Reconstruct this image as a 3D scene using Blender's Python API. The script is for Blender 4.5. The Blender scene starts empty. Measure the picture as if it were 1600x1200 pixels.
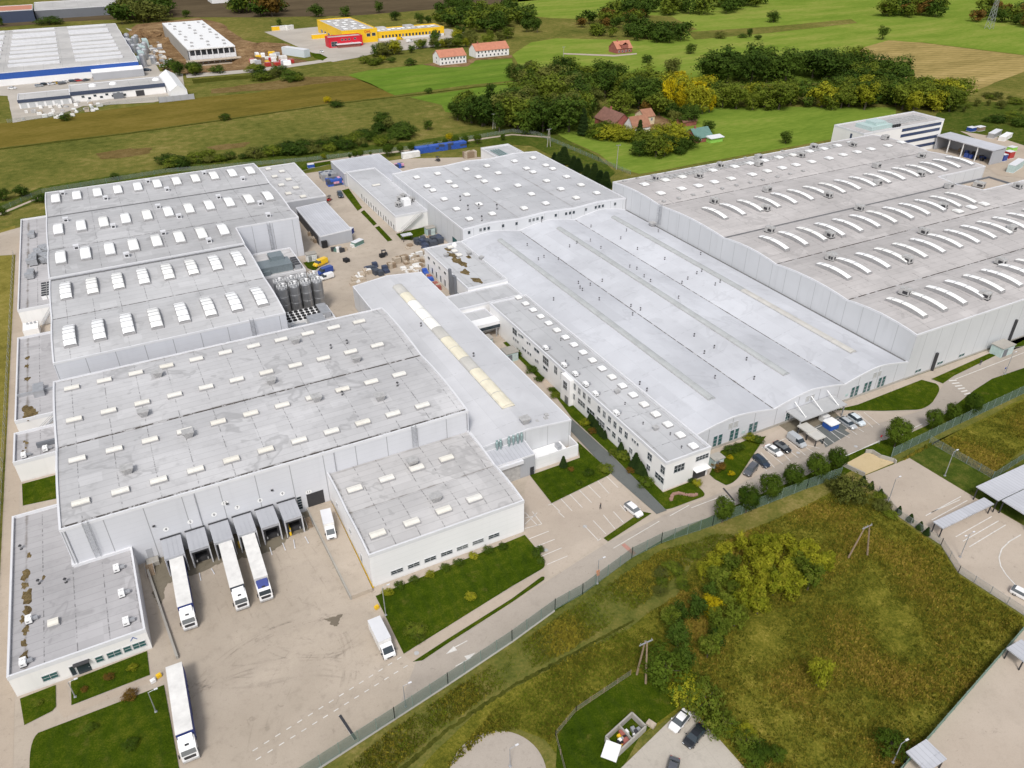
import bpy, math, random
from mathutils import Vector, Matrix, noise
random.seed(11)
R = math.radians
scene = bpy.context.scene
COL = scene.collection

# ---------------------------------------------------------------- survey of the site
# camera solved from the vanishing points of the halls; P() turns a surveyed photo
# pixel plus a known height into a metric position on the site.
CAM_H, FOC, YAW, PIT, ROL = 112.0, 1215.6, R(27.243), R(32.607), R(-0.398)
_fw = Vector((math.sin(YAW)*math.cos(PIT), math.cos(YAW)*math.cos(PIT), -math.sin(PIT)))
_r = Vector((math.cos(YAW), -math.sin(YAW), 0)); _u = _r.cross(_fw)
_r2 = _r*math.cos(ROL)+_u*math.sin(ROL); _u2 = _u*math.cos(ROL)-_r*math.sin(ROL)
def P(px, py, z=0.0):
    d = _fw + _r2*((px-800)/FOC) - _u2*((py-600)/FOC)
    t = (z-CAM_H)/d.z
    return Vector((d.x*t, d.y*t, z))
def P2(px, py, z=0.0):
    v = P(px, py, z); return (v.x, v.y)
def Hpx(px, py, pt):
    """height of something whose foot is at pixel (px,py) and whose top is at row pt"""
    w = P(px, py); lo, hi = 0.0, 60.0
    for _ in range(40):
        z = (lo+hi)/2; q = Vector((w.x, w.y, z))-Vector((0, 0, CAM_H))
        y = 600-FOC*q.dot(_u2)/q.dot(_fw)
        if y > pt: lo = z
        else: hi = z
    return lo
def pxof(w):
    q = Vector(w)-Vector((0, 0, CAM_H)); return 800+FOC*q.dot(_r2)/q.dot(_fw)

# ---------------------------------------------------------------- mesh builder
ORG = {}
class MB:
    def __init__(s): s.v = []; s.f = []; s.m = []
    def quad(s, a, b, c, d, m=0):
        n = len(s.v); s.v += [tuple(a), tuple(b), tuple(c), tuple(d)]; s.f.append((n, n+1, n+2, n+3)); s.m.append(m)
    def poly(s, pts, m=0):
        n = len(s.v); s.v += [tuple(p) for p in pts]; s.f.append(tuple(range(n, n+len(pts)))); s.m.append(m)
    def box(s, x0, y0, z0, x1, y1, z1, m=0, top=None):
        if x0 > x1: x0, x1 = x1, x0
        if y0 > y1: y0, y1 = y1, y0
        n = len(s.v)
        s.v += [(x0,y0,z0),(x1,y0,z0),(x1,y1,z0),(x0,y1,z0),(x0,y0,z1),(x1,y0,z1),(x1,y1,z1),(x0,y1,z1)]
        for k, q in enumerate(((3,2,1,0),(4,5,6,7),(0,1,5,4),(1,2,6,5),(2,3,7,6),(3,0,4,7))):
            s.f.append(tuple(n+i for i in q)); s.m.append(top if (k == 1 and top is not None) else m)
        return s
    def prism(s, pts, z0, z1, m=0, top=None, bottom=False):
        a = sum(pts[i][0]*pts[(i+1) % len(pts)][1]-pts[(i+1) % len(pts)][0]*pts[i][1] for i in range(len(pts)))
        if a < 0: pts = pts[::-1]
        k = len(pts)
        f0 = (lambda p: z0(p)) if callable(z0) else (lambda p: z0)
        f1 = (lambda p: z1(p)) if callable(z1) else (lambda p: z1)
        n = len(s.v)
        s.v += [(p[0], p[1], f0(p)) for p in pts]+[(p[0], p[1], f1(p)) for p in pts]
        for i in range(k):
            j = (i+1) % k; s.f.append((n+i, n+j, n+k+j, n+k+i)); s.m.append(m)
        s.f.append(tuple(range(n+k, n+2*k))); s.m.append(m if top is None else top)
        if bottom: s.f.append(tuple(range(n+k-1, n-1, -1))); s.m.append(m)
        return s
    def tube(s, a, b, r0, r1=None, k=8, m=0, cap=True):
        a = Vector(a); b = Vector(b); r1 = r0 if r1 is None else r1
        d = (b-a).normalized(); u = d.orthogonal().normalized(); w = d.cross(u)
        n = len(s.v)
        for (c, r) in ((a, r0), (b, r1)):
            for i in range(k):
                t = 2*math.pi*i/k; s.v.append(tuple(c+u*(r*math.cos(t))+w*(r*math.sin(t))))
        for i in range(k):
            j = (i+1) % k; s.f.append((n+i, n+j, n+k+j, n+k+i)); s.m.append(m)
        if cap:
            s.f.append(tuple(range(n+k, n+2*k))); s.m.append(m)
            s.f.append(tuple(range(n+k-1, n-1, -1))); s.m.append(m)
        return s
    def lathe(s, c, prof, k=16, m=0):
        n = len(s.v)
        for (r, z) in prof:
            for i in range(k):
                t = 2*math.pi*i/k; s.v.append((c[0]+r*math.cos(t), c[1]+r*math.sin(t), c[2]+z))
        for q in range(len(prof)-1):
            for i in range(k):
                j = (i+1) % k; s.f.append((n+q*k+i, n+q*k+j, n+(q+1)*k+j, n+(q+1)*k+i)); s.m.append(m)
        q = len(prof)-1
        if prof[q][0] > 1e-4: s.f.append(tuple(n+q*k+i for i in range(k))); s.m.append(m)
        return s
    def strip(s, a, b, w, z, m=0):
        """flat painted line between two ground points"""
        a = Vector((a[0], a[1], 0)); b = Vector((b[0], b[1], 0)); d = (b-a).normalized(); n = Vector((-d.y, d.x, 0))*w/2
        for q in ((a-n, b-n, b+n, a+n),): s.quad(*[(p.x, p.y, z) for p in q], m)
        return s
    def obox(s, c, half, ang, z0, z1, m=0, top=None):
        ca, sa = math.cos(ang), math.sin(ang)
        pts = [(c[0]+x*ca-y*sa, c[1]+x*sa+y*ca) for x, y in ((-half[0],-half[1]),(half[0],-half[1]),(half[0],half[1]),(-half[0],half[1]))]
        return s.prism(pts, z0, z1, m, top)
    def build(s, name, mats, parent=None, world=True, smooth=False, origin=None):
        if not isinstance(mats, (list, tuple)): mats = [mats]
        if parent is not None: o0 = ORG.get(parent.name, Vector((0,0,0))) if world else Vector((0,0,0))
        elif world:
            xs = [v[0] for v in s.v]; ys = [v[1] for v in s.v]; zs = [v[2] for v in s.v]
            o0 = Vector(((min(xs)+max(xs))/2, (min(ys)+max(ys))/2, min(zs))) if origin is None else Vector(origin)
        else: o0 = Vector((0,0,0))
        me = bpy.data.meshes.new(name)
        me.from_pydata([(v[0]-o0.x, v[1]-o0.y, v[2]-o0.z) for v in s.v], [], s.f)
        for m in mats: me.materials.append(m)
        me.polygons.foreach_set('material_index', s.m)
        if smooth: me.polygons.foreach_set('use_smooth', [True]*len(s.f))
        me.update()
        o = bpy.data.objects.new(name, me); COL.objects.link(o)
        if parent is not None: o.parent = parent; ORG[o.name] = o0
        else: o.location = o0; ORG[o.name] = o0
        return o
def tag(o, label=None, cat=None, group=None, kind=None):
    if label: o['label'] = label
    if cat: o['category'] = cat
    if group: o['group'] = group
    if kind: o['kind'] = kind
    return o
def thing(name, label, cat, loc=(0,0,0), rot=0.0, group=None):
    o = bpy.data.objects.new(name, None); COL.objects.link(o)
    o.empty_display_size = 0.5
    o.location = loc; o.rotation_euler = (0, 0, rot); ORG[o.name] = Vector(loc)
    return tag(o, label, cat, group)
def setting(name, mb, m, **k):
    return tag(mb.build(name, m, **k), kind='structure')
KIDS = {}
def kids(o):
    return [c for c in o.children]
def dup(o, loc=None, rot=None, scale=None, label=None, group=None, parent=None):
    """copy a thing with its parts and sub-parts (mesh data shared)"""
    c = o.copy(); COL.objects.link(c)
    if parent is not None: c.parent = parent
    if loc is not None: c.location = loc
    if rot is not None: c.rotation_euler = (0, 0, rot)
    if scale is not None: c.scale = scale
    if label: c['label'] = label
    if group: c['group'] = group
    for ch in list(o.children): dup(ch, parent=c)
    return c
# ---------------------------------------------------------------- materials
class NB:
    def __init__(s, name, rough=0.8, metal=0.0, spec=0.3):
        s.mat = bpy.data.materials.new(name); s.mat.use_nodes = True
        s.nt = s.mat.node_tree; s.b = s.nt.nodes['Principled BSDF']
        s.b.inputs['Roughness'].default_value = rough; s.b.inputs['Metallic'].default_value = metal
        s.b.inputs['Specular IOR Level'].default_value = spec
        s._pos = None
    def n(s, t, **kw):
        x = s.nt.nodes.new(t)
        for k, v in kw.items(): setattr(x, k, v)
        return x
    def put(s, sock, v):
        if isinstance(v, bpy.types.NodeSocket): s.nt.links.new(v, sock)
        elif isinstance(v, (tuple, list)) and len(v) == 3 and sock.type == 'RGBA': sock.default_value = (*v, 1)
        else: sock.default_value = v
    def math(s, op, a, b=0.0, c=None, clamp=False):
        x = s.n('ShaderNodeMath', operation=op); x.use_clamp = clamp
        s.put(x.inputs[0], a); s.put(x.inputs[1], b)
        if c is not None: s.put(x.inputs[2], c)
        return x.outputs[0]
    def pos(s):
        if s._pos is None: s._pos = s.n('ShaderNodeNewGeometry').outputs['Position']
        return s._pos
    def xyz(s, sock=None):
        x = s.n('ShaderNodeSeparateXYZ'); s.nt.links.new(sock or s.pos(), x.inputs[0]); return x.outputs
    def objco(s): return s.n('ShaderNodeTexCoord').outputs['Object']
    def noise(s, scale, detail=3.0, rough=0.6, vec=None, stretch=None, dist=0.0):
        v = vec if vec is not None else s.pos()
        if stretch:
            mp = s.n('ShaderNodeMapping'); s.nt.links.new(v, mp.inputs[0]); mp.inputs['Scale'].default_value = stretch[:3]
            if len(stretch) > 3: mp.inputs['Rotation'].default_value = (0, 0, stretch[3])
            v = mp.outputs[0]
        x = s.n('ShaderNodeTexNoise'); s.nt.links.new(v, x.inputs['Vector'])
        x.inputs['Scale'].default_value = scale; x.inputs['Detail'].default_value = detail
        x.inputs['Roughness'].default_value = rough; x.inputs['Distortion'].default_value = dist
        return x.outputs['Fac']
    def ramp(s, f, stops):
        x = s.n('ShaderNodeValToRGB'); s.nt.links.new(f, x.inputs[0]); e = x.color_ramp.elements
        while len(e) < len(stops): e.new(0.5)
        for i, (p, c) in enumerate(stops):
            e[i].position = p; e[i].color = (*c, 1) if len(c) == 3 else c
        return x.outputs[0]
    def step(s, f, a, b):
        x = s.n('ShaderNodeMapRange'); x.interpolation_type = 'SMOOTHSTEP'; s.put(x.inputs[0], f)
        x.inputs[1].default_value = a; x.inputs[2].default_value = b; return x.outputs[0]
    def mix(s, f, a, b, mode='MIX'):
        x = s.n('ShaderNodeMix', data_type='RGBA', blend_type=mode)
        s.put(x.inputs[0], f); s.put(x.inputs[6], a); s.put(x.inputs[7], b); return x.outputs[2]
    def bump(s, h, strength=0.4, dist=0.1):
        x = s.n('ShaderNodeBump'); s.put(x.inputs['Height'], h)
        x.inputs['Strength'].default_value = strength; x.inputs['Distance'].default_value = dist
        s.nt.links.new(x.outputs[0], s.b.inputs['Normal'])
    def line(s, co, spacing, width, off=0.0):
        """1 on thin lines every `spacing` metres along a coordinate"""
        f = s.math('FRACT', s.math('DIVIDE', s.math('ADD', co, off+1000*spacing), spacing))
        return s.math('LESS_THAN', f, width/spacing)
    def out(s, c):
        s.put(s.b.inputs['Base Color'], c); return s.mat

def plain(name, c, rough=0.6, metal=0.0, var=0.12, scale=1.5, spec=0.4):
    m = NB(name, rough, metal, spec); f = m.noise(scale, 4)
    return m.out(m.ramp(f, [(0.25, tuple(x*(1-var) for x in c)), (0.75, tuple(min(1, x*(1+var)) for x in c))]))

def membrane(name, base, seams=1.9, cross=7.0, grime=0.5, stains=(), axis='y', dots=True, grimecol=(0.13, 0.11, 0.09), seam=.34):
    """roofing felt: welded seams, water marks, dirt along the given gutters"""
    m = NB(name, 0.85, 0, 0.25); X = m.xyz(); a, b = (X[1], X[0]) if axis == 'y' else (X[0], X[1])
    big = m.noise(0.035, 4, 0.6); mid = m.noise(0.35, 5, 0.65); fine = m.noise(3.0, 3, 0.6)
    c = m.ramp(big, [(0.3, tuple(x*0.84 for x in base)), (0.7, tuple(x*1.13 for x in base))])
    c = m.mix(m.math('MULTIPLY', m.step(mid, 0.50, 0.78), grime), c, tuple(x*0.62 for x in base))
    c = m.mix(m.math('MULTIPLY', m.step(fine, 0.5, 0.9), 0.35), c, tuple(x*0.7 for x in base))
    # sheet to sheet tone
    cell = m.n('ShaderNodeTexWhiteNoise', noise_dimensions='2D')
    cv = m.n('ShaderNodeCombineXYZ'); m.put(cv.inputs[0], m.math('FLOOR', m.math('DIVIDE', a, seams))); m.put(cv.inputs[1], m.math('FLOOR', m.math('DIVIDE', b, cross*1.7)))
    m.nt.links.new(cv.outputs[0], cell.inputs[0])
    c = m.mix(m.math('MULTIPLY', cell.outputs[0], 0.16), c, tuple(x*0.6 for x in base))
    c = m.mix(m.math('MULTIPLY', m.line(a, seams, 0.13), seam), c, tuple(x*0.45 for x in base))
    c = m.mix(m.math('MULTIPLY', m.line(b, cross, 0.20, 0.7), m.math('MULTIPLY', m.step(m.noise(1.2, 2), 0.42, 0.6), 0.75 if dots else 0.25)), c, tuple(x*0.3 for x in base))
    # repaired sheets, dried puddle rims
    pv = m.n('ShaderNodeCombineXYZ'); m.put(pv.inputs[0], m.math('FLOOR', m.math('DIVIDE', a, 3.1))); m.put(pv.inputs[1], m.math('FLOOR', m.math('DIVIDE', b, 4.3))); pw = m.n('ShaderNodeTexWhiteNoise', noise_dimensions='2D'); m.nt.links.new(pv.outputs[0], pw.inputs[0])
    c = m.mix(m.math('MULTIPLY', m.math('GREATER_THAN', pw.outputs[0], .94), .22*min(1, grime*2.5)), c, tuple(min(.8, x*1.35) for x in base))
    pd = m.noise(.11, 3, .55, dist=.6); rim = m.math('MULTIPLY', m.step(pd, .60, .625), m.math('SUBTRACT', 1.0, m.step(pd, .635, .70)))
    c = m.mix(m.math('MULTIPLY', rim, .5*min(1, grime*1.6)), c, tuple(x*.55 for x in base))
    for (ax, v, w, st) in stains:
        d = m.math('ABSOLUTE', m.math('SUBTRACT', X[1] if ax == 'y' else X[0], v))
        nn = m.noise(0.16, 4, 0.7, stretch=(1, 1, 1))
        e = m.math('SUBTRACT', 1.0, m.step(m.math('ADD', d, m.math('MULTIPLY', nn, w*3.2)), w*1.2, w*2.3))
        c = m.mix(m.math('MULTIPLY', e, st), c, grimecol)
    m.bump(m.noise(1.2, 4), 0.15, 0.05)
    return m.out(c)

def cladding(name, base, joint=6.2, rib=1.1, dirt=0.12, off=0.0, jointcol=0.42, vert=False):
    """metal sandwich panels: vertical joints, fine ribs, streaks of weathering"""
    m = NB(name, 0.5, 0, 0.4); X = m.xyz(); N = m.xyz(m.n('ShaderNodeNewGeometry').outputs['Normal'])
    along = m.math('ADD', m.math('MULTIPLY', X[0], m.math('ABSOLUTE', N[1])), m.math('MULTIPLY', X[1], m.math('ABSOLUTE', N[0])))
    st = m.noise(0.5, 4, 0.6, stretch=(1.2, 1.2, 0.12)); big = m.noise(0.07, 3)
    c = m.ramp(big, [(0.3, tuple(x*0.94 for x in base)), (0.7, tuple(x*1.04 for x in base))])
    c = m.mix(m.math('MULTIPLY', m.step(st, 0.5, 0.8), dirt), c, tuple(x*0.45 for x in base))
    low = m.math('MULTIPLY', m.math('SUBTRACT', 1.0, m.step(m.math('ADD', X[2], m.math('MULTIPLY', m.noise(0.9, 3), 0.6)), 0.2, 1.1)), dirt*2.2)
    c = m.mix(low, c, (0.22, 0.2, 0.17))
    if rib: c = m.mix(m.math('MULTIPLY', m.line(along if vert else X[2], rib, 0.07), 0.16), c, tuple(x*0.5 for x in base))
    if joint: c = m.mix(m.math('MULTIPLY', m.line(along, joint, 0.17, off), 0.8), c, tuple(x*jointcol for x in base))
    return m.out(c)

def weathered(name, c, rough=.4, var=.2, yel=(.70,.64,.48)):
    """panels that aged differently from one to the next"""
    m = NB(name, rough, 0, .4); r = m.n('ShaderNodeObjectInfo').outputs['Random']; f = m.noise(.8, 4, .65)
    q = m.mix(m.math('MULTIPLY', m.math('POWER', r, 2.0), .45), c, yel)
    return m.out(m.mix(m.math('MULTIPLY', m.step(f, .42, .75), var), q, tuple(x*.62 for x in c)))

def paving(name, a, b, block=0.0, stain=0.4, tracks=0.0):
    m = NB(name, 0.9, 0, 0.25); X = m.xyz()
    big = m.noise(0.05, 5, 0.65); mid = m.noise(0.5, 5, 0.7); fine = m.noise(5.0, 3, 0.7)
    c = m.ramp(big, [(0.3, a), (0.7, b)])
    dk = tuple(x*0.55 for x in a)
    c = m.mix(m.math('MULTIPLY', m.step(mid, 0.48, 0.8), stain), c, dk)
    c = m.mix(m.math('MULTIPLY', m.step(fine, 0.4, 0.8), 0.22), c, tuple(x*0.6 for x in a))
    if tracks > 1:
        w = m.n('ShaderNodeTexWave', wave_type='RINGS', rings_direction='Z'); mp = m.n('ShaderNodeMapping')
        m.nt.links.new(m.pos(), mp.inputs[0]); mp.inputs['Location'].default_value = (-9, -92, 0); m.nt.links.new(mp.outputs[0], w.inputs['Vector'])
        w.inputs['Scale'].default_value = 0.16; w.inputs['Distortion'].default_value = 2.5; w.inputs['Detail'].default_value = 2; w.inputs['Detail Scale'].default_value = 0.15
        k = m.math('MULTIPLY', m.step(w.outputs['Fac'], 0.93, 1.0), m.step(m.noise(0.06, 3), 0.47, 0.62))
        c = m.mix(m.math('MULTIPLY', k, tracks), c, tuple(x*0.4 for x in a))
    if block:
        c = m.mix(m.math('MULTIPLY', m.math('MAXIMUM', m.line(X[0], block, 0.05), m.line(X[1], block, 0.05)), 0.28), c, dk)
    rep = m.step(m.noise(0.022, 3, .5, stretch=(1,1.6,1,.4)), .50, .56); c = m.mix(m.math('MULTIPLY', rep, .16), c, dk)
    c = m.mix(m.math('MULTIPLY', m.step(m.noise(.9, 2, .5, dist=1.5), .66, .74), .28), c, tuple(x*.4 for x in a))
    m.bump(fine, 0.2, 0.02)
    return m.out(c)

def turf(name, stops, scales=(0.02, 0.35, 3.0), weights=(0.35, 0.35, 0.3), stretch=None, rough=0.95, bump=0.6, tram=None):
    m = NB(name, rough, 0, 0.0); stops = [(p_, (q_[0], q_[1], q_[2]*(.8 if 'earth' in name or 'plough' in name or 'moss' in name else .78 if name.split()[0] in ('stubble','golden','straw','rusty','rough') else .85 if name.split()[0] in ('bright','yellow') else .5))) for p_, q_ in stops]
    f = None
    for s_, w_ in zip(scales, weights):
        q = m.math('MULTIPLY', m.noise(s_, 5, 0.65, stretch=stretch), w_); f = q if f is None else m.math('ADD', f, q)
    f = m.math('ADD', m.math('MULTIPLY', m.math('SUBTRACT', f, 0.5), 3.2), 0.5, clamp=True)
    c = m.ramp(f, stops)
    if name in ('mown lawn', 'rough verge'):
        dry = m.math('MULTIPLY', m.step(m.noise(.28, 5, .7), .56, .74), .55); c = m.mix(dry, c, (.15,.135,.03))
        X = m.xyz(); mow = m.math('SINE', m.math('MULTIPLY', m.math('ADD', X[0], m.math('MULTIPLY', m.noise(.08, 2), 6)), 6.283/2.4)); c = m.mix(m.math('MULTIPLY', m.step(mow, .0, 1.0), .16), c, (.03,.05,.01))
    if tram:
        ang, sp, amt = tram; X = m.xyz()
        co = m.math('ADD', m.math('MULTIPLY', X[0], math.cos(ang)), m.math('MULTIPLY', X[1], math.sin(ang)))
        co = m.math('ADD', co, m.math('MULTIPLY', m.noise(0.01, 2), 12))
        w = m.math('SINE', m.math('MULTIPLY', co, 6.283/sp))
        c = m.mix(m.math('MULTIPLY', m.step(w, 0.2, 1.0), amt), c, (0.05, 0.055, 0.02))
    m.bump(m.noise(scales[-1], 4, 0.7), bump, 0.3)
    return m.out(c)

def foliage(name, dark, light, tip=None, tipamt=0.25):
    m = NB(name, 0.7, 0, 0.06); dark, light = [(q_[0], q_[1], q_[2]*.5) for q_ in (dark, light)]
    ri = m.n('ShaderNodeObjectInfo').outputs['Random']
    f = m.noise(0.55, 4, 0.7, vec=m.pos())
    f = m.math('ADD', m.math('MULTIPLY', f, 0.75), m.math('MULTIPLY', ri, 0.3))
    c = m.ramp(f, [(0.3, dark), (0.75, light)])
    if tip: c = m.mix(m.math('MULTIPLY', m.step(m.noise(0.9, 3, vec=m.pos()), 0.5, 0.66), tipamt), c, tip)
    m.b.inputs['Subsurface Weight'].default_value = 0.0
    t = m.n('ShaderNodeBsdfTranslucent'); m.put(t.inputs[0], c)
    mx = m.n('ShaderNodeMixShader'); mx.inputs[0].default_value = 0.22
    m.nt.links.new(m.b.outputs[0], mx.inputs[1]); m.nt.links.new(t.outputs[0], mx.inputs[2])
    m.nt.links.new(mx.outputs[0], m.nt.nodes['Material Output'].inputs[0])
    return m.out(c)

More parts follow.
